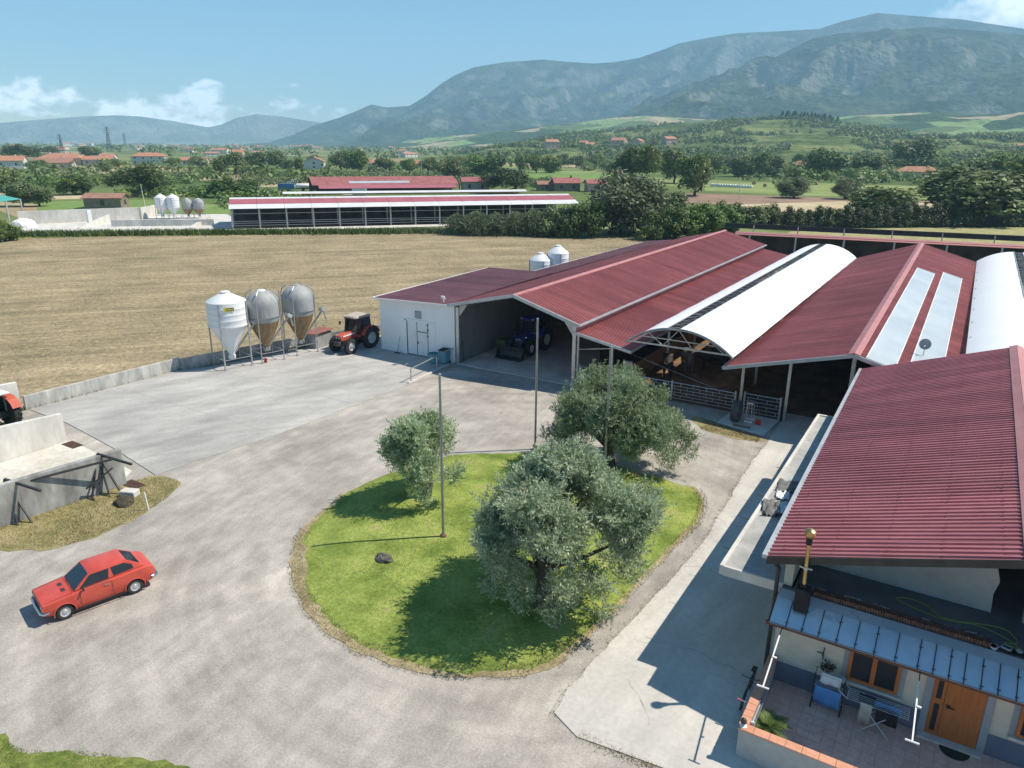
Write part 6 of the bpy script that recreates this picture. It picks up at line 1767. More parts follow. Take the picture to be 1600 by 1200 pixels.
def proto(kind, seed, variant=0):
    r = np.random.default_rng(seed)
    if kind == 'bro':
        cl = crown_clumps((0,0,.48), (.36,.36,.43), 44, .155, seed, .35, .9, .06); V, Fq = clump_leaves(cl, 6500, .055, .042, seed, .4)
    elif kind == 'bus':
        cl = crown_clumps((0,0,.40), (.38,.38,.45), 38, .17, seed, .3, .95, .03); V, Fq = clump_leaves(cl, 5200, .075, .045, seed, .4)
    elif kind == 'pop':
        cl = crown_clumps((0,0,.55), (.27,.27,.42), 34, .12, seed, .3, .9, .12); V, Fq = clump_leaves(cl, 7500, .05, .04, seed, .35)
    elif kind == 'dom':
        cl = crown_clumps((0,0,.50), (.40,.40,.42), 46, .14, seed, .5, .45, .22); V, Fq = clump_leaves(cl, 7500, .045, .034, seed, .5)
    elif kind == 'con':
        cl = [(r.normal()*.04, r.normal()*.04, z, .30*(1-z)**.55+.035) for z in np.linspace(.08, .96, 16)]
        cl = [(x, y, z, rad) for x, y, z, rad in cl]; V, Fq = clump_leaves(cl, 3400, .085, .035, seed, .55)
    elif kind == 'wil':
        cl = crown_clumps((0,0,.46), (.36,.36,.44), 52, .15, seed, .4, .95, .05); V, Fq = clump_leaves(cl, 7000, .075, .022, seed, .4, .9)
    else:  # canes: long drooping leaves up a sheaf of stalks
        k = 3400; x = r.normal(0, .22, k); y = r.normal(0, .22, k); z = r.uniform(.03, 1, k)*(1-.35*np.hypot(x, y)*1.6)
        C = np.c_[x+z*x*.3, y+z*y*.3, z]; D = np.c_[r.normal(size=(k, 2))*.8, r.normal(size=k)*.5+.6]; D /= np.linalg.norm(D, axis=1, keepdims=True)
        V, Fq = leaf_quads(C, D, .17, .028, r, droop=.3); cl = [(0,0,.5,.2)]
    return V, Fq, cl
PROTO = {}
def get_proto(kind, v):
    key = (kind, v)
    if key not in PROTO:
        V, Fq, cl = proto(kind, 100+v*13+len(kind)*7+ord(kind[0]))
        # normalise to height 1 and width 1
        w = np.percentile(np.abs(V[:, :2]), 98)*2; V = V/np.array([w, w, np.percentile(V[:, 2], 99.7)])
        me = np_mesh(kind+'_crown', V, Fq); me.materials.append(LEAF[kind])
        tb = limbs((0,0,0), [(c[0]/w, c[1]/w, c[2]*.95, c[3]) for c in cl], .028, v, .22, 7) if kind != 'ree' else MB().path([(0,0,0),(.02,0,.5),(.03,.01,.8)],[.012,.01,.004],5).path([(.06,.04,0),(.1,.05,.6)],[.01,.004],5).path([(-.07,-.03,0),(-.1,-.05,.6)],[.01,.004],5)
        o = tb.build('trunk', M_barkd, None, recalc=False); tm = o.data; bpy.data.objects.remove(o)
        PROTO[key] = (me, tm)
    return PROTO[key]
NAMES = {'bro':'broadleaf_tree','bus':'shrub','pop':'poplar_tree','dom':'umbrella_tree','con':'conifer','wil':'grey_leaved_tree','ree':'cane_clump'}
def plant(kind, x, y, z, h, w, label, group=None, v=None, rz=None):
    v = random.randrange(3) if v is None else v
    me, tm = get_proto(kind, v)
    e = empty(NAMES[kind], (x, y, z), 0, label, 'tree' if kind not in ('bus', 'ree') else 'shrub', group)
    rz = random.uniform(0, 6.28) if rz is None else rz
    Mx = Matrix.Rotation(rz, 4, 'Z') @ Matrix.Diagonal((w, w, h, 1))
    link('crown', me, None, e, Mx); link('trunk', tm, None, e, Mx)
    return e
TREES = [
    ('con', -32.1, 158.5, 4.2, 3.4, '@con'),
    ('con', -30.5, 159.8, 3.8, 3.4, '@con'),
    ('con', -28.8, 161.1, 3.5, 3.4, '@con'),
    ('con', -27.2, 162.4, 4.3, 3.5, '@con'),
    ('con', -25.6, 163.7, 4.0, 3.5, '@con'),
    ('con', -24.0, 165.0, 3.7, 3.5, '@con'),
    ('con', -22.4, 166.3, 4.5, 3.5, '@con'),
    ('con', -20.7, 167.6, 4.2, 3.5, '@con'),
    ('con', -19.1, 168.9, 3.8, 3.6, '@con'),
    ('con', -17.4, 170.2, 4.7, 3.6, '@con'),
    ('con', -15.8, 171.6, 4.3, 3.6, '@con'),
    ('con', -14.1, 172.9, 4.0, 3.6, '@con'),
    ('con', -12.5, 174.2, 4.8, 3.7, '@con'),
    ('con', -10.8, 175.6, 4.5, 3.7, '@con'),
    ('con', -9.1, 176.9, 4.2, 3.7, '@con'),
    ('con', -7.4, 178.2, 5.0, 3.7, '@con'),
    ('con', -5.8, 179.6, 4.7, 3.8, '@con'),
    ('con', -4.1, 180.9, 4.3, 3.8, '@con'),
    ('con', -2.4, 182.3, 5.2, 3.8, '@con'),
    ('con', -0.7, 183.7, 4.8, 3.8, '@con'),
    ('con', 1.0, 185.0, 4.5, 3.9, '@con'),
    ('con', 2.7, 186.4, 5.3, 3.9, '@con'),
    ('con', 4.5, 187.8, 5.0, 3.9, '@con'),
    ('con', 6.2, 189.1, 4.7, 4.0, '@con'),
    ('con', 7.9, 190.5, 5.5, 4.0, '@con'),
    ('bro', -17.6, 180.4, 7.5, 12.7, 'rounded lime green tree rising behind the clipped conifers'),
    ('bro', -2.4, 195.1, 11.5, 23.8, 'broad olive green tree above the conifer row on the right'),
    ('bro', 8.9, 203.4, 14.5, 12.4, 'tall dark tree at the right edge behind the conifers'),
    ('bro', 2.3, 337.6, 13.8, 20.6, 'green tree between the broad tree and the right edge'),
    ('bus', -41.9, 155.9, 4.4, 5.6, '@busR'),
    ('bus', -38.9, 158.2, 3.9, 4.8, '@busR'),
    ('bus', -36.5, 163.1, 4.2, 4.4, '@busR'),
    ('bus', -44.0, 125.3, 5.6, 7.0, '@busM'),
    ('bus', -40.9, 129.8, 6.0, 7.1, '@busM'),
    ('bus', -39.5, 138.0, 5.8, 6.3, '@busM'),
    ('bus', -47.2, 123.0, 4.8, 5.3, '@busM'),
    ('wil', -55.6, 129.0, 11.0, 14.7, 'large silvery willow standing at the far end of the pale barn'),
    ('bro', -54.3, 150.1, 6.5, 8.4, 'green tree half hidden behind the big willow'),
    ('ree', -79.1, 109.4, 3.7, 4.7, '@ree'),
    ('ree', -75.8, 110.7, 4.2, 5.2, '@ree'),
    ('ree', -73.0, 112.7, 4.0, 5.2, '@ree'),
    ('ree', -70.1, 114.7, 4.2, 5.2, '@ree'),
    ('ree', -66.8, 115.9, 4.6, 5.2, '@ree'),
    ('bus', -63.5, 117.0, 5.2, 5.8, '@busL'),
    ('bus', -60.3, 118.2, 5.7, 5.8, '@busL'),
    ('bus', -57.5, 120.2, 6.1, 5.8, '@busL'),
    ('pop', -122.5, 290.1, 15.4, 9.9, 'tallest light green poplar left of the grey olive trees'),
    ('pop', -113.1, 285.5, 16.0, 10.7, 'light green poplar beside the tallest one'),
    ('pop', -126.0, 287.1, 12.4, 8.2, 'shorter light green poplar at the left of the poplar group'),
    ('bro', -116.1, 323.7, 14.3, 12.6, 'dark round tree to the right of the poplars'),
    ('bro', -79.9, 243.2, 13.2, 12.9, 'dark leafy tree in front of the brown ploughed field'),
    ('bro', -112.2, 420.1, 11.0, 12.9, '@trio'),
    ('bro', -105.8, 426.1, 12.7, 13.8, '@trio'),
    ('bro', -99.1, 432.4, 11.1, 13.1, '@trio'),
    ('bro', -71.7, 425.2, 15.0, 21.0, 'large dark round tree behind the hay meadow'),
    ('wil', -51.0, 254.6, 6.7, 10.4, 'grey-green olive bush standing on the brown field'),
    ('wil', -36.3, 258.8, 6.8, 8.2, 'grey-green leaning olive tree right of the bush on the field'),
    ('bro', -59.2, 482.0, 12.3, 22.0, 'green tree right of the large dark round tree'),
    ('bro', -40.2, 571.3, 22.1, 27.9, 'rounded tree below the hillside village'),
    ('dom', -135.5, 215.1, 8.0, 15.1, 'flat-topped green tree behind the pale barn roof'),
    ('bro', -213.8, 314.3, 10.6, 13.2, 'dark tree left of the flat-topped tree'),
    ('bro', -208.1, 319.6, 11.3, 11.9, 'dark tree directly behind the flat-topped tree'),
    ('bro', -230.3, 383.0, 11.4, 10.1, '@cen'),
    ('bro', -224.0, 389.3, 10.7, 10.2, '@cen'),
    ('bro', -217.3, 395.9, 9.7, 11.0, '@cen'),
    ('bro', -203.5, 277.7, 10.2, 13.2, 'leafy tree at the right end of the far reed bed'),
    ('bro', -296.7, 317.2, 11.9, 15.1, 'mid green tree behind the white gabled house'),
    ('bro', -332.7, 340.9, 11.1, 12.4, 'slim dark tree right of the white gabled house'),
    ('pop', -261.9, 241.8, 9.4, 4.3, 'thin yellow-green poplar left of the white gabled house'),
    ('pop', -268.1, 204.4, 9.4, 4.1, 'thin yellow-green poplar above the dark round bushes'),
    ('bro', -386.0, 338.3, 10.6, 11.6, 'dark tree behind the thin poplar'),
    ('bro', -366.9, 305.5, 10.1, 14.1, 'wide dark tree in the middle of the far left plain'),
    ('bro', -329.3, 259.8, 10.7, 12.4, 'dark tree left of the wide one on the far plain'),
    ('dom', -214.1, 135.1, 9.2, 15.9, 'big dark umbrella-shaped tree by the road on the left'),
    ('bus', -234.1, 126.5, 6.0, 9.3, 'round bright green bush on the bare ground'),
    ('bus', -190.3, 146.9, 5.9, 9.2, 'dark round bush behind the four small silos'),
    ('bus', -190.5, 154.1, 5.8, 8.5, 'paler round bush behind the four small silos'),
    ('bro', -201.9, 95.6, 6.0, 7.0, 'dark shrub tree near the turquoise roof'),
    ('bro', -198.8, 98.0, 4.6, 6.2, 'smaller dark shrub beside the turquoise roof'),
    ('dom', -651.0, 315.7, 13.1, 28.9, 'dark umbrella-shaped tree far at the left'),
    ('dom', -939.7, 485.3, 10.0, 22.1, 'small dark umbrella-shaped tree far at the left'),
    ('bro', -716.0, 406.2, 11.4, 18.6, 'dark tree right of the left pylon'),
    ('bro', -263.0, 119.2, 8.2, 10.1, 'tree cut off by the left edge'),
    ('bus', -133.2, 59.4, 3.4, 4.3, 'green bush at the left edge beyond the field'),
    ('bro', -446.1, 383.4, 8.0, 11.3, '@far'),
    ('bro', -428.6, 311.6, 7.0, 11.1, '@far'),
    ('bro', -438.8, 300.5, 6.2, 10.2, '@far'),
    ('bro', -276.5, 337.2, 7.6, 9.9, '@far'),
    ('bro', -300.1, 342.5, 7.9, 11.9, '@far'),
    ('bro', -268.8, 344.9, 8.3, 9.9, '@far'),
    ('bro', -255.1, 501.3, 8.5, 13.7, '@far'),
    ('bro', -244.9, 512.5, 9.9, 12.8, '@far'),
    ('bro', -296.1, 558.8, 9.0, 11.0, '@far'),
    ('bro', -136.4, 447.1, 11.5, 10.6, '@far'),
    ('bro', -144.3, 500.2, 9.6, 10.0, '@far'),
    ('bro', -118.9, 603.5, 11.0, 13.9, '@far'),
    ('bro', -50.0, 561.6, 9.7, 17.7, '@far'),
    ('bro', -30.7, 615.2, 11.2, 21.4, '@far'),
    ('bro', -23.7, 754.3, 12.5, 22.3, '@far'),
    ('bro', 11.8, 658.2, 15.0, 25.2, '@far'),
    ('bro', -461.1, 276.0, 5.3, 9.4, '@far'),
    ('bro', -427.7, 213.4, 5.9, 10.8, '@far'),
    ('bro', -405.9, 235.5, 5.3, 9.0, '@far'),
    ('bro', -338.2, 304.0, 6.3, 7.9, '@far'),
    ('bro', -452.2, 433.3, 6.8, 8.7, '@far'),
    ('bro', -313.0, 438.0, 7.7, 12.2, '@far'),
    ('bro', -202.1, 441.7, 6.9, 9.3, '@far'),
    ('bro', -82.3, 405.4, 5.6, 10.8, '@far'),
    ('bro', -79.9, 565.4, 10.0, 13.9, '@far'),
]

SHARED = {
 '@con': ('clipped dark conifer in the row behind the long low shed', 'row of conifers behind the long shed'),
 '@busR': ('bright green shrub just left of the conifer row', 'shrubs left of the conifer row'),
 '@busM': ('light green shrub behind the far end of the red ridge', 'shrubs behind the far end of the barns'),
 '@ree': ('clump of tall green canes in front of the pale barn', 'cane thicket in front of the pale barn'),
 '@busL': ('dark leafy shrub between the cane thicket and the willow', 'shrubs between canes and willow'),
 '@trio': ('one of three dark trees standing close together behind the white bales', 'three dark trees behind the bales'),
 '@cen': ('one of three dark trees in a row beyond the flat-topped tree', 'three trees beyond the flat-topped tree'),
 '@far': ('bushy tree among the far hedgerows of the plain', 'trees of the far hedgerows'),
}
ORD = ['first','second','third','fourth','fifth','sixth','seventh','eighth','ninth','tenth','eleventh','twelfth','thirteenth','fourteenth','fifteenth','sixteenth','seventeenth','eighteenth','nineteenth','twentieth','twenty-first','twenty-second','twenty-third','twenty-fourth','twenty-fifth']
cnt = {}
for k, x, y, h, w, lab in TREES:
    g = None; i = cnt[lab] = cnt.get(lab, -1)+1
    if lab[0] == '@':
        key = lab; lab, g = SHARED[lab]
        if key == '@con': lab = ORD[i]+' from the left of the clipped conifers behind the long shed'
        elif key != '@far': lab = lab+', '+ORD[i]+' from the left'
    plant(k, x, y, -.06, h, w, lab, g)

# ------------------------------------------------------------------ cattle
def skin_mesh(name, verts, edges, radii, root, sub=2):
    me = bpy.data.meshes.new(name); me.from_pydata(verts, edges, [])
    o = bpy.data.objects.new(name, me); COL.objects.link(o)
    m = o.modifiers.new('skin', 'SKIN'); m.use_smooth_shade = True
    for i, r in enumerate(radii):
        me.skin_vertices[0].data[i].radius = (r, r) if not isinstance(r, tuple) else r
        me.skin_vertices[0].data[i].use_root = (i == root)
    s = o.modifiers.new('sub', 'SUBSURF'); s.levels = sub; s.render_levels = sub
    dg = bpy.context.evaluated_depsgraph_get()
    out = bpy.data.meshes.new_from_object(o.evaluated_get(dg)); bpy.data.objects.remove(o)
    out.polygons.foreach_set('use_smooth', [True]*len(out.polygons))
    return out
def cow_mesh(headz, headx, seed):
    V = [(-.75,0,1.12),(-.35,0,1.08),(.15,0,1.06),(.55,0,1.12),(.85,0,1.16),(1.10,headx*.3,(1.2+headz)/2),(1.32,headx*.7,headz),(1.62,headx,headz-.18),(1.76,headx*1.05,headz-.27)]
    Rd = [(.27,.30),(.36,.40),(.38,.42),(.34,.40),(.24,.30),(.17,.22),(.15,.17),(.12,.12),(.09,.09)]
    E = [(i, i+1) for i in range(8)]
    def limb(root, pts):
        a = root
        for p, r in pts:
            V.append(p); Rd.append(r); E.append((a, len(V)-1)); a = len(V)-1
    for s in (-1, 1):
        limb(3, [((.56,s*.22,.80),.15),((.56+.04*s,s*.22,.48),.085),((.54+.04*s,s*.22,.20),.065),((.57+.04*s,s*.22,.04),.075)])
        limb(0, [((-.70,s*.23,.86),.19),((-.60,s*.23,.62),.13),((-.78,s*.22,.42),.08),((-.76,s*.22,.18),.065),((-.73,s*.22,.04),.075)])
    limb(0, [((-1.02,0,1.12),.05),((-1.08,0,.7),.03),((-1.08,0,.45),.045)])
    return skin_mesh('cow', V, E, Rd, 1)
M_cowd = mat('dark_hide', (.02,.018,.016), (.05,.042,.036), 3., rough=.6, coord='object')
M_cowg = mat('grey_hide', (.14,.13,.12), (.30,.28,.26), 2.5, rough=.6, coord='object')
M_horn = mat('horn', (.20,.18,.15), rough=.5)
def cow(loc, rz, m, headz, headx, label, seed):
    c = empty('cow', loc, rz, label, 'cow')
    link('body', cow_mesh(headz, headx, seed), m, c)
    for s in (-1, 1):
        MB().path([(1.28,headx*.7+s*.13,headz+.10),(1.20,headx*.7+s*.30,headz+.16),(1.12,headx*.7+s*.34,headz+.30)],[.035,.028,.008],6).build('horn', M_horn, c, local=True, smooth=True)
        MB().add([(1.26,headx*.7+s*.14,headz+.02),(1.22,headx*.7+s*.36,headz+.04),(1.20,headx*.7+s*.34,headz-.08)],[(0,1,2)]).build('ear', m, c, local=True)
cow((-16.55,47.6,.06), R(-70), M_cowd, 1.15, .1, 'dark cow standing at the feed barrier in the pen', 1)
cow((-15.9,49.9,.06), R(-60), M_cowg, 1.25, -.2, 'grey-faced cow in the strip of sunlight in the pen', 2)
cow((-14.4,50.8,.06), R(200), M_cowd, 1.05, .1, 'dark cow turned sideways behind the sunlit strip', 3)
cow((-13.2,52.6,.06), R(150), M_cowd, 1.2, .2, 'dark cow deeper in the pen under the truss', 4)
cow((-15.2,54.5,.06), R(-100), M_cowg, .7, .1, 'grey cow at the back of the pen with its head low', 5)
# heap of bedding in the right part of the pen
bpy.data.objects.remove(bpy.data.objects.get('straw_heap')) if bpy.data.objects.get('straw_heap') else None
n = 40; V = []
for j in range(n):
    for i in range(n):
        x = -13.6+2.6*i/(n-1); y = 45.2+14*j/(n-1); u = i/(n-1); v = j/(n-1)
        V.append((x, y, .06+1.25*max(0, math.sin(math.pi*min(1, u*.75+.25)))*math.sin(math.pi*min(v*1.05, 1))**.5*(u**.8)*(.75+.5*float(vnoise(np.array(x*2.2), np.array(y*1.4), 4)))))
i = np.arange(n-1)[:, None]*n+np.arange(n-1)[None, :]
tag(link('bedding_heap', np_mesh('bedding_heap', V, np.stack([i, i+1, i+1+n, i+n], -1).reshape(-1, 4), smooth=True), MATS['bedding']), 'heap of brown bedding against the right side of the cattle pen', 'heap')

# ------------------------------------------------------------------ neighbouring farm across the field
M_farwhite = mat('pale_roof_sheet', (.60,.61,.62), (.70,.71,.71), .5, rough=.5)
M_farred = mat('rose_roof_sheet', (.36,.10,.12), (.42,.13,.15), .4, rough=.5)
M_farroof = mat('old_red_roof', (.27,.09,.085), (.36,.13,.12), .4, rough=.7)
FA = Vector((-118.6, 91.6, 0)); FD = Vector((.657,.754,0)).normalized(); FN = Vector((-FD.y, FD.x, 0))
def FP(t, off, z): 
    p = FA+FD*t+FN*off; return Vector((p.x, p.y, z))
fb_ = empty('pale_barn', FA, 0, 'long open-sided barn with pale and rose striped roof across the field', 'barn')
LN = 70.0
for k in range(14):
    t0, t1 = LN*k/14+.02, LN*(k+1)/14-.02
    for nm, o0, z0, o1, z1, m in (('eave_sheet',-.6,3.72,1.8,4.35,M_farwhite),('rose_sheet',1.82,4.37,5.0,5.08,M_farred),('ridge_sheet',5.02,5.1,6.2,5.32,M_farwhite)):
        MB().slab(FP(t0,o0,z0),FP(t1,o0,z0),FP(t1,o1,z1),FP(t0,o1,z1),.05).build(nm, m, fb_)
MB().slab(FP(0,6.2,5.32),FP(LN,6.2,5.32),FP(LN,14,3.9),FP(0,14,3.9),.05).build('rear_slope', M_farred, fb_)
MB().slab(FP(10,16.5,5.28),FP(LN-6,16.5,5.28),FP(LN-6,18,5.62),FP(10,18,5.62),.05).build('second_roof', M_farwhite, fb_)
MB().slab(FP(14,18,5.62),FP(LN-6,18,5.62),FP(LN-6,24,4.6),FP(14,24,4.6),.05).build('second_rear_slope', M_farred, fb_)
MB().slab(FP(18,26,5.75),FP(LN-20,26,5.75),FP(LN-20,30,6.3),FP(18,30,6.3),.05).build('third_roof', M_farred, fb_)
for k in range(15):
    t = .4+(LN-.8)*k/14
    p = FP(t, 0, 0)
    MB().bar(p, p+Vector((0,0,3.8)), .2).build('post', M_trim, fb_)
    q = FP(t, 5, 0); MB().bar(q, q+Vector((0,0,4.9)), .2).build('post', M_trim, fb_)
    MB().bar(FP(t,-.5,3.3),FP(t,6.5,3.6),.12).build('tie', M_dark, fb_)
for z in (.55, 1.0, 1.35, 2.75):
    MB().bar(FP(0,.1,z),FP(LN,.1,z),.07).build('rail', M_trim, fb_)
MB().slab(FP(0,13.5,0),FP(LN,13.5,0),FP(LN,13.5,3.9),FP(0,13.5,3.9),.1).build('back_wall', M_darkwall, fb_)
sheet('barn_yard', [tuple(FP(-1,-5.2,0)[:2]), tuple(FP(LN,-3.2,0)[:2]), tuple(FP(LN,0,0)[:2]), tuple(FP(0,0,0)[:2])], .01, M_conclt)
sheet('barn_interior_floor', [tuple(FP(0,0.02,0)[:2]), tuple(FP(LN,0.02,0)[:2]), tuple(FP(LN,13.4,0)[:2]), tuple(FP(0,13.4,0)[:2])], .005, MATS['dung_floor'])
sheet('far_apron', [(-147.4,65.2),(-114.5,86.5),(-119.5,92.5),(-131,103),(-144.4,111),(-158,101),(-150,92),(-158,73)], .0, M_conclt)
tag(sheet('far_verge', smoothline([(-137.5,59.6),(-112.5,84.6),(-81.7,109.0),(-84.6,113.0),(-114.4,86.3),(-143.2,63.0)], 2., .4), .005, M_weeds), 'green verge along the far side of the stubble field', None)
q = []
for (a, b) in (((-141,61.5),(-113,85.6)),((-113,85.6),(-82,110.6))):
    f = r_.uniform(0, 1, 5000); q.append(np.c_[a[0]+(b[0]-a[0])*f, a[1]+(b[1]-a[1])*f]+r_.normal(0, .9, (5000, 2)))
q = np.concatenate(q); hh = .5+.9*(fbm(q[:, 0]*.2, q[:, 1]*.2, 6, 3) > .52)
blades('verge_weeds', q, np.full(len(q), -.02), .9, .12, LEAF['bus'], 'overgrown weeds along the far edge of the stubble field', 15, .7)
wall_run('farm_wall', [(-157.1,73.1),(-148.2,92.3)], 2.5, .4, M_conclt, 'long tall concrete wall at the left of the far farm')
wall_run('farm_wall', [(-148.0,92.5),(-152.5,99.0)], 2.4, .4, M_conclt, 'short end piece of the tall concrete wall at the far farm')
wall_run('farm_wall', [(-139.9,81.3),(-126.5,94.0)], 1.2, .35, M_conclt, 'low concrete wall in front of the four small silos')
wall_run('farm_wall', [(-141.5,75.8),(-147.6,85.5)], 0, .4, M_conclt, 'sloping concrete ramp wall left of the low wall', hs=[.15,1.6])
wall_run('farm_wall', [(-125.3,87.8),(-132.0,97.0)], 0, .8, M_conclt, 'sloping concrete ramp by the left end of the pale barn', hs=[.1,1.4])
tag(MB().box(-148.0,-147.4,81.2,82.0,0,2.6).build('concrete_pillar', M_white, None, bevel=.03), 'pale concrete pillar against the tall farm wall', 'pillar')
silo('feed_silo', (-146.0,96.2), 2.5, 5.1, 4.4, 2.4, .7, 'white', 'leftmost of four small silos at the far farm', auger=False)
silo('feed_silo', (-144.0,97.6), 2.5, 5.1, 4.4, 2.4, .7, 'white', 'second of four small silos, white like its left neighbour', auger=False)
silo('feed_silo', (-143.0,100.2), 2.2, 4.1, 3.1, 2.3, .6, 'glass', 'third of four small silos, with a brown cone', auger=False)
silo('feed_silo', (-141.2,101.6), 2.3, 4.1, 3.1, 2.3, .6, 'glass', 'rightmost of four small silos at the far farm', auger=False)
# turquoise covered shed at the left edge
gs = empty('turquoise_shed', (-150,66,0), 0, 'open shed with a turquoise curved roof at the left edge', 'shed')
M_turq = mat('turquoise_sheet', (.06,.32,.27), (.09,.40,.34), .4, rough=.5)
gx = []
for i, t in enumerate(np.linspace(0, 1, 8)):
    gx.append([Vector((-150.6-2*t*9, 63.4-2*t*6, 4.6+1.5*math.sin(math.pi*t))), Vector((-158.6-2*t*9, 75.0-2*t*6, 4.6+1.5*math.sin(math.pi*t)))])
for i in range(7):
    MB().slab(gx[i][0], gx[i+1][0], gx[i+1][1], gx[i][1], .05).build('roof_sheet', M_turq, gs)
for x, y in ((-150.9,63.4),(-153.5,67.2),(-156,71),(-158.5,74.8),(-160,58)):
    MB().bar((x,y,0),(x,y,4.7),.22).build('post', M_trim, gs)
boulder('wrapped_heap', (-152.1,71.5,.0), (1.6,2.2,1.5), M_white, 'white plastic-wrapped heap under the turquoise shed', 7, 'heap')
# ruined stone shed with a tiled roof
M_stone = mat('old_stone', (.17,.14,.11), (.30,.26,.20), 1.2, rough=.95, bump=.4, bscale=3.)
M_oldtile = mat('old_roof_tile', (.27,.14,.10), (.36,.20,.15), .8, rough=.9, bump=.3, bscale=3.)
M_orange = mat('orange_roof_tile', (.38,.175,.105), (.46,.23,.145), .5, rough=.85, bump=.3, bscale=2.)
M_wht = mat('whitewash', (.60,.58,.54), (.70,.68,.63), .6, rough=.9)
M_gry = mat('grey_render', (.32,.31,.29), (.42,.40,.37), .6, rough=.9)
M_pink = mat('salmon_render', (.50,.36,.30), (.58,.43,.36), .6, rough=.9)
M_win = mat('far_window', (.05,.055,.06), rough=.3)
def far_house(loc, rz, w, d, h, rh, wm, rm, label, wins=3, storeys=1, group=None, hip=0.0, cat='house', name='farmhouse_far', over=.5, chimney=True):
    name = 'country_house' if cat == 'house' else name
    e = empty(name, loc, rz, label, cat, group); x, y = w/2, d/2
    MB().box(-x,x,-y,y,0,h).build('wall', wm, e, local=True)
    if hip == 0:
        MB().prism([(-y,h),(y,h),(0,h+rh)], 'X', -x, x).build('gable', wm, e, local=True)
    rf = MB(); hx = hip*y
    a, b = x+over, y+over; zo = h-.15*over
    R0, R1 = Vector((-a+hx+ (over if hip else 0),0,h+rh+.05)), Vector((a-hx-(over if hip else 0),0,h+rh+.05))
    rf.slab(Vector((-a,-b,zo)),Vector((a,-b,zo)),R1,R0,.12); rf.slab(Vector((a,b,zo)),Vector((-a,b,zo)),R0,R1,.12)
    if hip:
        rf.add([(-a,-b,zo),(-a,b,zo),R0],[(0,2,1)]); rf.add([(a,-b,zo),(a,b,zo),R1],[(0,1,2)])
    rp = rf.build('roof', rm, e, local=True)
    if chimney: MB().box(x*.4-.3,x*.4+.3,-.3,.3,h+rh*.6,h+rh+.8).build('chimney', wm, rp, local=True)
    for s in range(storeys):
        zc = h*(s+.55)/storeys; wh = min(1.3, h/storeys*.45)
        for i in range(wins):
            px = -x+w*(i+.5)/wins
            for sy in (-1, 1):
                MB().box(px-.5,px+.5,sy*y-.03*(sy < 0)-.0,sy*y+.05*(sy > 0)+.0 if sy > 0 else -y+.02,zc-wh/2,zc+wh/2).build('window', M_win, e, local=True)
        for sx in (-1, 1):
            MB().box(sx*x-.04,sx*x+.04,-.6,.6,zc-wh/2,zc+wh/2).build('window', M_win, e, local=True)
    return e
th = math.atan2(FWDH.y, FWDH.x)-math.pi/2   # facing the camera
far_house((-181.5,105.2,-.06), math.atan2(4.3,5.5)+.0, 8.5, 5.5, 2.6, .9, M_stone, M_oldtile, 'ruined stone shed with a low tiled roof behind the concrete wall', 1, cat='shed', name='stone_shed', chimney=False)
far_house((-490,230,-.06), .9, 15, 11, 4.5, 2.6, M_wht, M_orange, 'white house with orange roof near the left edge', 2)
far_house((-532,283,-.06), .75, 26, 14, 4.8, 3.0, M_pink, M_orange, 'large farmhouse with orange roof below the left pylon', 4, hip=.8)
far_house((-512,296,-.06), .75, 18, 10, 4.0, 2.2, M_gry, M_orange, 'lower orange-roofed wing right of the large farmhouse', 3)
far_house((-442,230,-.06), .85, 19, 10, 4.2, 2.4, M_gry, M_oldtile, 'old grey farmhouse with faded roof in front of the large farmhouse', 2)
far_house((-527,343,-.06), .72, 23, 12, 5.6, 2.4, M_wht, M_orange, 'white two-storey house with orange roof behind the umbrella tree', 4, 2, hip=.8)
far_house((-545,322,-.06), .72, 10, 9, 5.2, 1.8, M_wht, M_orange, 'small white annexe beside the two-storey house', 2, 2)
far_house((-493,356,-.06), .7, 18, 10, 3.2, 2.0, M_pink, M_orange, 'low orange-roofed house in the middle left of the plain', 3)
far_house((-361,347,-.06), 2.25, 10, 12, 4.8, 2.6, M_wht, M_orange, 'white house with orange gabled roof facing the camera', 2, 2)
far_house((-351,397,-.06), .7, 16, 10, 3.2, 2.2, M_pink, M_orange, 'left half of a long low pair of orange-roofed houses', 3)
far_house((-337,411,-.06), .7, 13, 10, 3.0, 2.0, M_gry, M_orange, 'right half of a long low pair of orange-roofed houses', 3)
far_house((-596,478,-.06), .7, 9, 10, 7.0, 2.4, M_pink, M_orange, 'tall narrow house with orange roof on the far plain', 1, 2)
far_house((-127,242,-.06), .69, 9.0, 7.0, 2.9, 1.6, M_stone, M_farroof, 'small stone house with red roof right of the flat-topped tree', 2)
far_house((-133.5,239,-.06), .69, 6.0, 5.0, 2.3, 1.0, M_stone, M_oldtile, 'low lean-to shed at the left of the small stone house', 1, cat='shed', name='stone_shed', chimney=False)
far_house((-148.5,216,-.06), .7, 9, 7, 3.6, 1.3, M_gry, M_farroof, 'red-roofed outbuilding left of the flat-topped tree', 2, cat='shed', name='outbuilding', chimney=False)
far_house((-116,244,-.06), .7, 7, 6, 3.0, 1.2, M_pink, M_farroof, 'little red-roofed shed just left of the willow', 1, cat='shed', name='outbuilding', chimney=False)
far_house((-158,525,-.06), .3, 22, 12, 5, 2.4, M_pink, M_orange, 'pinkish house with orange roof right of the poplars', 4, 2, hip=.7)
far_house((-100,560,-.06), .2, 26, 10, 4, 2.4, M_pink, M_orange, 'long orange-roofed house behind the three dark trees', 5)
far_house((-60,540,-.06), .1, 12, 9, 4, 2.0, M_gry, M_oldtile, 'grey-roofed house behind the three dark trees', 3)
far_house((-32,480,-.06), .1, 22, 11, 3.4, 2.6, M_pink, M_orange, 'low house with a wide salmon roof in the right-hand trees', 4, hip=.9)
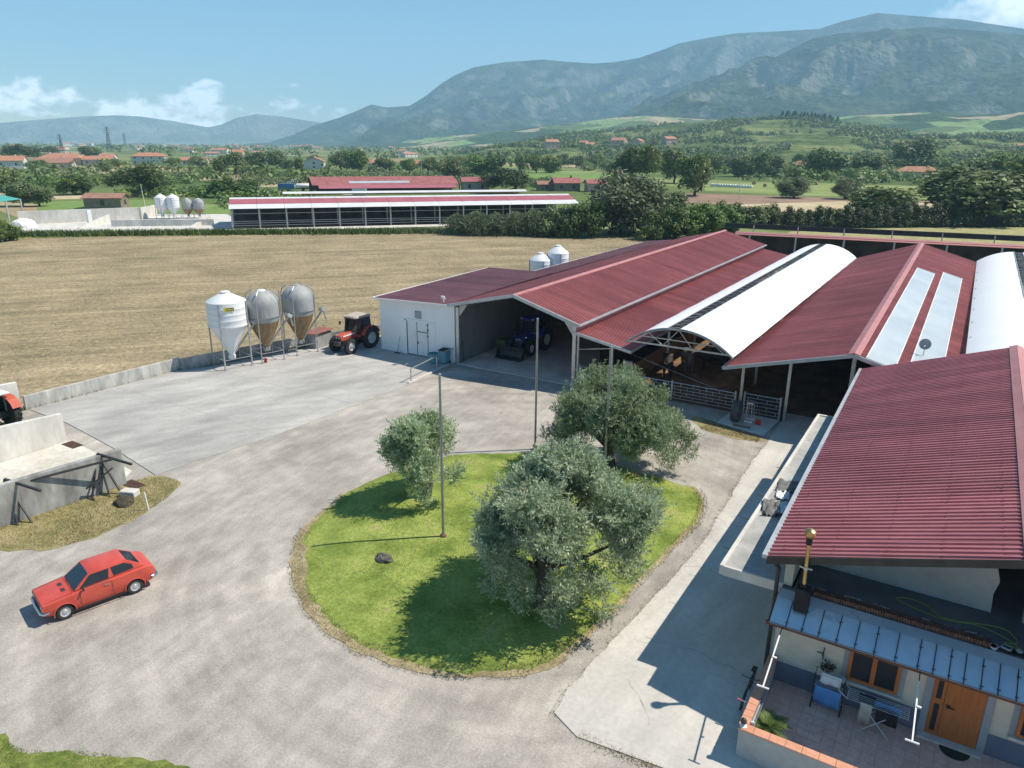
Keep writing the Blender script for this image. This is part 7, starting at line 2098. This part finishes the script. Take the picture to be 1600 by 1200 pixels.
# red-roofed open barn beyond the pale barn
rb = empty('red_open_barn', (-170,190,0), 0, 'old red-roofed open barn beyond the pale barn', 'barn')
RA = Vector((-181.5,172.5,0)); RD = (Vector((-151.5,211,0))-RA); RL = RD.length; RD.normalize(); RN = Vector((-RD.y, RD.x, 0))
def RP(t, o, z): p = RA+RD*t+RN*o; return Vector((p.x, p.y, z))
for k in range(10):
    MB().slab(RP(RL*k/10+.03,-.8,2.7),RP(RL*(k+1)/10-.03,-.8,2.7),RP(RL*(k+1)/10-.03,8,5.0),RP(RL*k/10+.03,8,5.0),.06).build('roof_sheet', M_farroof, rb)
MB().slab(RP(0,8,5.0),RP(RL,8,5.0),RP(RL,16,2.8),RP(0,16,2.8),.06).build('rear_slope', M_farroof, rb)
MB().slab(RP(12,.9,3.2),RP(32,.9,3.2),RP(32,2.9,3.72),RP(12,2.9,3.72),.03).build('skylight_strip', M_sky, rb)
for k in range(11):
    p = RP(RL*k/10, 0, 0); MB().bar(p, p+Vector((0,0,2.9)), .2).build('post', M_dark, rb)
MB().slab(RP(0,9,0),RP(RL,9,0),RP(RL,9,4.6),RP(0,9,4.6),.1).build('back_wall', M_darkwall, rb)
# trailers by the old barn, white tank and box
bt = empty('blue_trailer', (-197,175.5,0), 0, 'blue farm trailer parked left of the old red barn', 'trailer')
Mt = Matrix.Translation((-197,175.8,0)) @ Matrix.Rotation(.75,4,'Z')
M_blt = mat('trailer_blue', (.03,.13,.32), (.05,.18,.38), 1., rough=.5)
MB(Mt).box(-2.6,2.6,-1.1,1.1,1.0,2.6).build('box', M_blt, bt)
MB(Mt).box(-2.8,3.4,-.4,.4,.75,.98).build('chassis', M_dark, bt)
for x in (-1.2, .6):
    for s in (-1, 1): MB(Mt).lathe([(.1,-.15),(.5,-.15),(.5,.15),(.1,.15)],(x,s*1.0,.5),14,'Y',True).build('wheel', M_tyre, bt)
MB(Mt).tube((1.4,0,2.6),(2.0,0,4.0),.12,n=8).tube((2.0,0,4.0),(2.6,0,3.2),.1,n=8).build('loading_arm', M_white, bt)
tk = empty('tank_trailer', (-196.6,183,0), 0, 'white slurry tanker standing beside the blue trailer', 'trailer')
Mt = Matrix.Translation((-196.8,183,0)) @ Matrix.Rotation(.75,4,'Z')
MB(Mt).lathe([(.001,-2.4),(.6,-2.3),(.8,-2.0),(.8,2.0),(.6,2.3),(.001,2.4)],(0,0,1.6),18,'X').build('tank', M_white, tk, smooth=True)
MB(Mt).box(-2.3,3.2,-.35,.35,.6,.85).build('chassis', M_dark, tk)
for s in (-1, 1): MB(Mt).lathe([(.1,-.15),(.5,-.15),(.5,.15),(.1,.15)],(0,s*.95,.5),14,'Y',True).build('wheel', M_tyre, tk)
wbx = empty('white_container', (-166.5,178,0), .7, 'white box container in front of the old red barn', 'container')
MB().box(-2.2,2.2,-1.1,1.1,.15,2.3).build('box', M_white, wbx, local=True, bevel=.05)
MB().box(-2.25,2.25,-1.15,1.15,2.3,2.42).build('lid', M_white, wbx, local=True)
# white wrapped bales in a row, loose hay bales in the meadow
for k in range(16):
    t = k/15; x = -94.3+(-77.4+94.3)*t; y = 307.9+(303.8-307.9)*t
    o = MB().lathe([(.001,-.6),(.55,-.6),(.62,-.5),(.62,.5),(.55,.6),(.001,.6)],(0,0,.6),14,'Y').build('wrapped_bale', M_white, None, smooth=True)
    place(o, (x, y, -.05), random.uniform(-.3,.3)+.2); tag(o, 'round white wrapped bale in the row at the edge of the meadow', 'bale', 'row of white wrapped bales')
M_hay = mat('hay', (.28,.22,.11), (.38,.31,.17), 2., rough=1.)
for (x, y, lab) in ((-84.6,336.5,'farthest left hay bale in the bright meadow'),(-75.4,317.7,'nearest hay bale in the bright meadow'),(-79,348.6,'hay bale at the back of the bright meadow'),(-61.4,349.5,'hay bale alone in the middle of the bright meadow'),(-41.8,339.9,'rightmost hay bale in the bright meadow')):
    o = MB().lathe([(.001,-.7),(.7,-.7),(.78,-.6),(.78,.6),(.7,.7),(.001,.7)],(0,0,.72),14,'Y').build('hay_bale', M_hay, None, smooth=True)
    place(o, (x, y, -.05), random.uniform(0, 3)); tag(o, lab, 'bale')
# utility poles
for x, y, h, lab in ((-168.5,106.8,5.9,'leaning grey utility pole behind the small silos'),(-64.4,240.1,6.7,'thin utility pole on the brown field'),(-262,330,8,'thin utility pole in the far reed belt')):
    u = empty('utility_pole', (x,y,0), 0, lab, 'pole')
    MB().tube((x,y,-.1),(x-.3,y-.2,h),.13,.09,n=8).build('shaft', M_conclt, u, smooth=True)
    MB().bar((x-.9,y-.6,h-.4),(x+.4,y+.3,h-.4),.09).build('crossarm', M_dark, u)
# lattice pylons
def pylon(x, y, h, label):
    p = empty('lattice_pylon', (x,y,0), .6, label, 'pylon'); M = M_dark
    b = h*.085; wst = h*.028; zs = [0,.14,.27,.38,.48,.57,.65,.72]
    def w(t): return b+(wst-b)*min(1, t/.72)
    lg = MB()
    for sx in (-1, 1):
        for sy in (-1, 1):
            lg.bar((sx*b,sy*b,0),(sx*wst,sy*wst,h*.72),h*.009); lg.bar((sx*wst,sy*wst,h*.72),(0,0,h),h*.007)
    lg.build('legs', M, p, local=True)
    br = MB()
    for i in range(len(zs)-1):
        a, c = w(zs[i]), w(zs[i+1])
        for s in (-1, 1):
            for u_ in (-1, 1):
                br.bar((u_*a,s*a,zs[i]*h),(-u_*c,s*c,zs[i+1]*h),h*.005); br.bar((s*a,u_*a,zs[i]*h),(s*c,-u_*c,zs[i+1]*h),h*.005)
    br.build('bracing', M, p, local=True)
    for z, l in ((.74,.17),(.83,.14),(.91,.11)):
        MB().bar((-h*l,0,h*z),(0,0,h*(z+.045)),h*.007).bar((h*l,0,h*z),(0,0,h*(z+.045)),h*.007).bar((-h*l,0,h*z),(h*l,0,h*z),h*.007).build('crossarm', M, p, local=True)
pylon(-934,497,24,'left lattice pylon rising above the farmhouses')
pylon(-1160,690,38,'tallest lattice pylon on the left horizon')
pylon(-2000,1235,40,'faint distant pylon right of the tallest one')

# fields beyond
def fieldsheet(name, pts, m, label, z=-.03): tag(sheet(name, pts, z, m), label, None)
M_fgreen = mat('bright_field', (.13,.21,.045), (.19,.27,.07), .05, rough=1., fine=(.4,.12))
M_fbrown = mat('ploughed_soil', (.22,.145,.10), (.30,.20,.14), .08, rough=1., fine=(.6,.15))
M_ftan = mat('tan_field', (.42,.34,.20), (.52,.43,.27), .1, rough=1., fine=(.6,.12))
M_fmead = mat('mown_meadow', (.16,.22,.05), (.26,.29,.10), .06, rough=1., fine=(.5,.15))
fieldsheet('green_field', [(-252,392),(-189,428),(-148,335),(-210,318)], M_fgreen, 'bright green field beyond the flat-topped tree')
fieldsheet('hay_meadow', [(-106,330),(-73,372),(0,350),(0,276),(-53,269),(-86,274)], M_fmead, 'mown meadow with hay bales')
fieldsheet('ploughed_field', [(-92,255),(-50,262),(0,268),(0,247),(-72,207)], M_fbrown, 'brown ploughed field', -.025)
fieldsheet('tan_field', [(-58,214),(-34,250),(10,262),(10,205),(-26,205),(-47,187)], M_ftan, 'pale tan field', -.02)
fieldsheet('shrub_meadow', [(-56,190),(-26,206),(12,205),(12,196),(-31,165),(-45,155)], M_weeds, 'bright green meadow behind the conifers', -.03)
fieldsheet('dry_strip', [(-30,151),(-14,170),(10,194),(30,196),(30,125),(-30,125)], mat('dry_strip_grass', (.26,.25,.10), (.38,.34,.17), .4, rough=1., fine=(2.,.2)), 'dry yellow grass strip in front of the conifers', -.035)
fieldsheet('bare_ground', [(-275,112),(-229,126),(-206,153),(-212,122),(-228,100)], M_ftan, 'bare tan ground at the left')
fieldsheet('lane', [(-240,150),(-206,166),(-189,180),(-170,176),(-168,180),(-190,184),(-208,170),(-242,154)], M_conclt, 'pale farm lane', -.02)
fieldsheet('green_plot', [(-214,105),(-198,127),(-150,125),(-142,112),(-160,103),(-184,90)], M_fgreen, 'green plot behind the concrete walls', -.03)
fieldsheet('tan_plot', [(-265,220),(-218,208),(-227,188),(-250,190)], M_ftan, 'tan plot in the middle left', -.03)

# ------------------------------------------------------------------ vegetation that reads as one mass
def bush_mass(name, P, Z, H, Wd, m, label, seed, quads=26, leaf=.34):
    """one object: many shrubs, each a cloud of leaf-clump faces"""
    r = np.random.default_rng(seed); k = len(P)
    d = r.normal(size=(k, quads, 3)); d /= np.linalg.norm(d, axis=2, keepdims=True)
    q = r.uniform(.55, 1.0, (k, quads, 1))
    C = d*q; C[:, :, 0] *= Wd[:, None]/2; C[:, :, 1] *= Wd[:, None]/2; C[:, :, 2] = (C[:, :, 2]*.5+.5)*H[:, None]
    C += np.concatenate([P, Z[:, None]], 1)[:, None, :]
    D = d*.8+np.array([0, 0, .5]); D /= np.linalg.norm(D, axis=2, keepdims=True)
    s = (np.minimum(H, Wd)*leaf)[:, None].repeat(quads, 1).reshape(-1)
    C = C.reshape(-1, 3); D = D.reshape(-1, 3)
    t = r.normal(size=C.shape); t -= (t*D).sum(1, keepdims=True)*D*.8; t /= np.linalg.norm(t, axis=1, keepdims=True)
    b = np.cross(t, D); b /= np.linalg.norm(b, axis=1, keepdims=True)
    u = s*r.uniform(.6, 1.3, len(s)); 
    V = np.stack([C-t*u[:, None]*.6, C+b*u[:, None]*.45+D*u[:, None]*.1, C+t*u[:, None]*.6, C-b*u[:, None]*.45+D*u[:, None]*.1], 1).reshape(-1, 3)
    o = link(name, np_mesh(name, V, np.arange(len(V)).reshape(-1, 4)), m)
    return tag(o, label, None, None, 'stuff')
def poly_scatter(poly, n_, seed):
    r = np.random.default_rng(seed); poly = np.array(poly); lo_, hi_ = poly.min(0), poly.max(0); out = np.zeros((0, 2))
    while len(out) < n_:
        q = np.c_[r.uniform(lo_[0], hi_[0], n_), r.uniform(lo_[1], hi_[1], n_)]; out = np.r_[out, q[inside(q, poly)]]
    return out[:n_]
rv = np.random.default_rng(21)
# cane belt and shrub belts in the middle distance
P = np.r_[poly_scatter([(-237,192),(-178,256),(-190,285),(-240,340),(-312,268)], 620, 1), poly_scatter([(-165,225),(-140,255),(-165,300),(-195,270)], 160, 2)]
bush_mass('cane_belt', P, np.full(len(P), -.1), rv.uniform(1.6, 3.0, len(P)), rv.uniform(3, 6, len(P)), LEAF['ree'], 'wide belt of green canes beyond the old red barn', 3, 40, .30)
P = np.r_[poly_scatter([(-270,135),(-258,183),(-318,237),(-352,160)], 190, 4), poly_scatter([(-205,120),(-188,150),(-215,175),(-245,155)], 60, 5), poly_scatter([(-158,112),(-142,125),(-165,160),(-190,150)], 45, 6)]
bush_mass('shrub_belt', P, np.full(len(P), -.1), rv.uniform(1.5, 3.6, len(P)), rv.uniform(3, 7, len(P)), LEAF['bus'], 'belt of green shrubs across the left of the plain', 5, 40, .30)
P = poly_scatter([(-220,440),(10,370),(40,470),(30,640),(-320,640)], 900, 7)
keep = fbm(P[:, 0]/60, P[:, 1]/60, 3, 3) > .47
P = P[keep]
bush_mass('far_thicket', P, np.full(len(P), -.1), rv.uniform(2.5, 6.5, len(P)), rv.uniform(5, 11, len(P)), LEAF['bus'], 'thicket of shrubs and trees at the foot of the wooded hill', 8, 34, .28)
# hedgerow trees of the plain, thinning into the distance
K = 5200
az = rv.uniform(-.72, .66, K); dd = 330*np.exp(rv.uniform(0, 2.75, K))
P = np.c_[dd*(np.sin(az)*RGT.x+np.cos(az)*FWDH.x), dd*(np.sin(az)*RGT.y+np.cos(az)*FWDH.y)]
nz = fbm(P[:, 0]/170, P[:, 1]/60, 9, 4)
ok = (nz > np.where(dd < 800, .60, .545)) & ~((az > .02) & (dd > 560) & (dd < 1500)) & ~inside(P, np.array([(-252,392),(-189,428),(-148,335),(-210,318)])) & ~inside(P, np.array([(-106,330),(-73,372),(0,350),(0,240),(-86,220)]))
P = P[ok]; dk = dd[ok]
bush_mass('plain_trees', P, np.full(len(P), -.2), rv.uniform(3, 9, len(P))*np.clip(dk/700, .7, 1.5), rv.uniform(5, 13, len(P))*np.clip(dk/600, .8, 2.2), LEAF['bro'], 'countless trees and hedges of the far plain', 9, 22, .32)
# woodland on the low hill: leave clearings
hv = HILL.reshape(-1, 3); nr, nc = HILL.shape[:2]
ii = rv.integers(0, nr-1, 9000); jj = rv.integers(nc//5, nc-6, 9000)
pp = HILL[ii, jj]*(1-.5)+HILL[ii+1, jj+1]*.5; pp = pp+np.c_[rv.normal(0, 4, (9000, 2)), np.zeros(9000)]
ok = (fbm(pp[:, 0]/75, pp[:, 1]/75, 4, 4) > .47) & (pp[:, 2] > 0)
pp = pp[ok][:5200]
bush_mass('hill_woodland', pp[:, :2], pp[:, 2]-1., rv.uniform(4, 9, len(pp)), rv.uniform(5, 11, len(pp)), LEAF['bro'], 'scrub woodland covering the low hill', 10, 22, .32)
# dark conifers along the hill crest
for k in range(26):
    t = k/25; i = int((.50+.085*t)*nr); p = HILL[i, nc//4+1+(k % 2)]
    plant('con', float(p[0])+random.uniform(-4, 4), float(p[1])+random.uniform(-4, 4), float(p[2])-.5, random.uniform(8, 13), random.uniform(5, 7), 'dark conifer on the crest of the low wooded hill', 'conifers on the hill crest')
# scattered houses of the far town and the hillside villages
hp0 = far_house((0,0,0), 0, 16, 11, 6.0, 2.6, M_wht, M_orange, 'tiny pale house with orange roof in the distant town', 3, 2, 'houses of the distant town', chimney=False)
spots = []
for k in range(75):
    a = rv.uniform(-.66, .10); d = 950*math.exp(rv.uniform(0, 1.5)); spots.append((d*(math.sin(a)*RGT.x+math.cos(a)*FWDH.x), d*(math.sin(a)*RGT.y+math.cos(a)*FWDH.y), -.1, .75+d/5000))
first = True
for x, y, z, s in spots:
    o = hp0 if first else copy_tree(hp0); first = False
    place(o, (x, y, z), rv.uniform(0, 3.1), (s*rv.uniform(.7, 1.6), s*rv.uniform(.8, 1.2), s*rv.uniform(.6, 1.0)))
vp0 = far_house((0,0,0), 0, 14, 10, 7.0, 2.6, M_pink, M_orange, 'small house of the village on the low hillside', 3, 2, 'houses of the hillside village', chimney=False)
first = True
for (u, v) in ((.80,.46),(.815,.47),(.83,.45),(.845,.47),(.86,.46),(.87,.48),(.785,.47),(.30,.66),(.27,.70),(.33,.68),(.36,.62),(.25,.64),(.22,.7),(.29,.61)):
    p = HILL[int(u*nr), int(nc*(.25+.75*v))]
    o = vp0 if first else copy_tree(vp0); first = False
    place(o, (float(p[0]), float(p[1]), float(p[2])-.8), rv.uniform(0, 3.1), rv.uniform(.8, 1.3))

# ------------------------------------------------------------------ haze
hz = MB().box(-7800, 3600, -900, 8300, -1.5, 960).build('haze', None)
tag(hz, 'thin blue summer haze over the plain', None, None, 'stuff')
hm = bpy.data.materials.new('summer_haze'); hm.use_nodes = True
hn = hm.node_tree.nodes
hn.remove(hn['Principled BSDF'])
pv = hn.new('ShaderNodeVolumePrincipled')
pv.inputs['Density'].default_value = 1.5e-4
pv.inputs['Color'].default_value = (.43, .74, 1.0, 1)
pv.inputs['Anisotropy'].default_value = 0.0
hm.node_tree.links.new(pv.outputs[0], hn['Material Output'].inputs['Volume'])
hz.data.materials.append(hm)
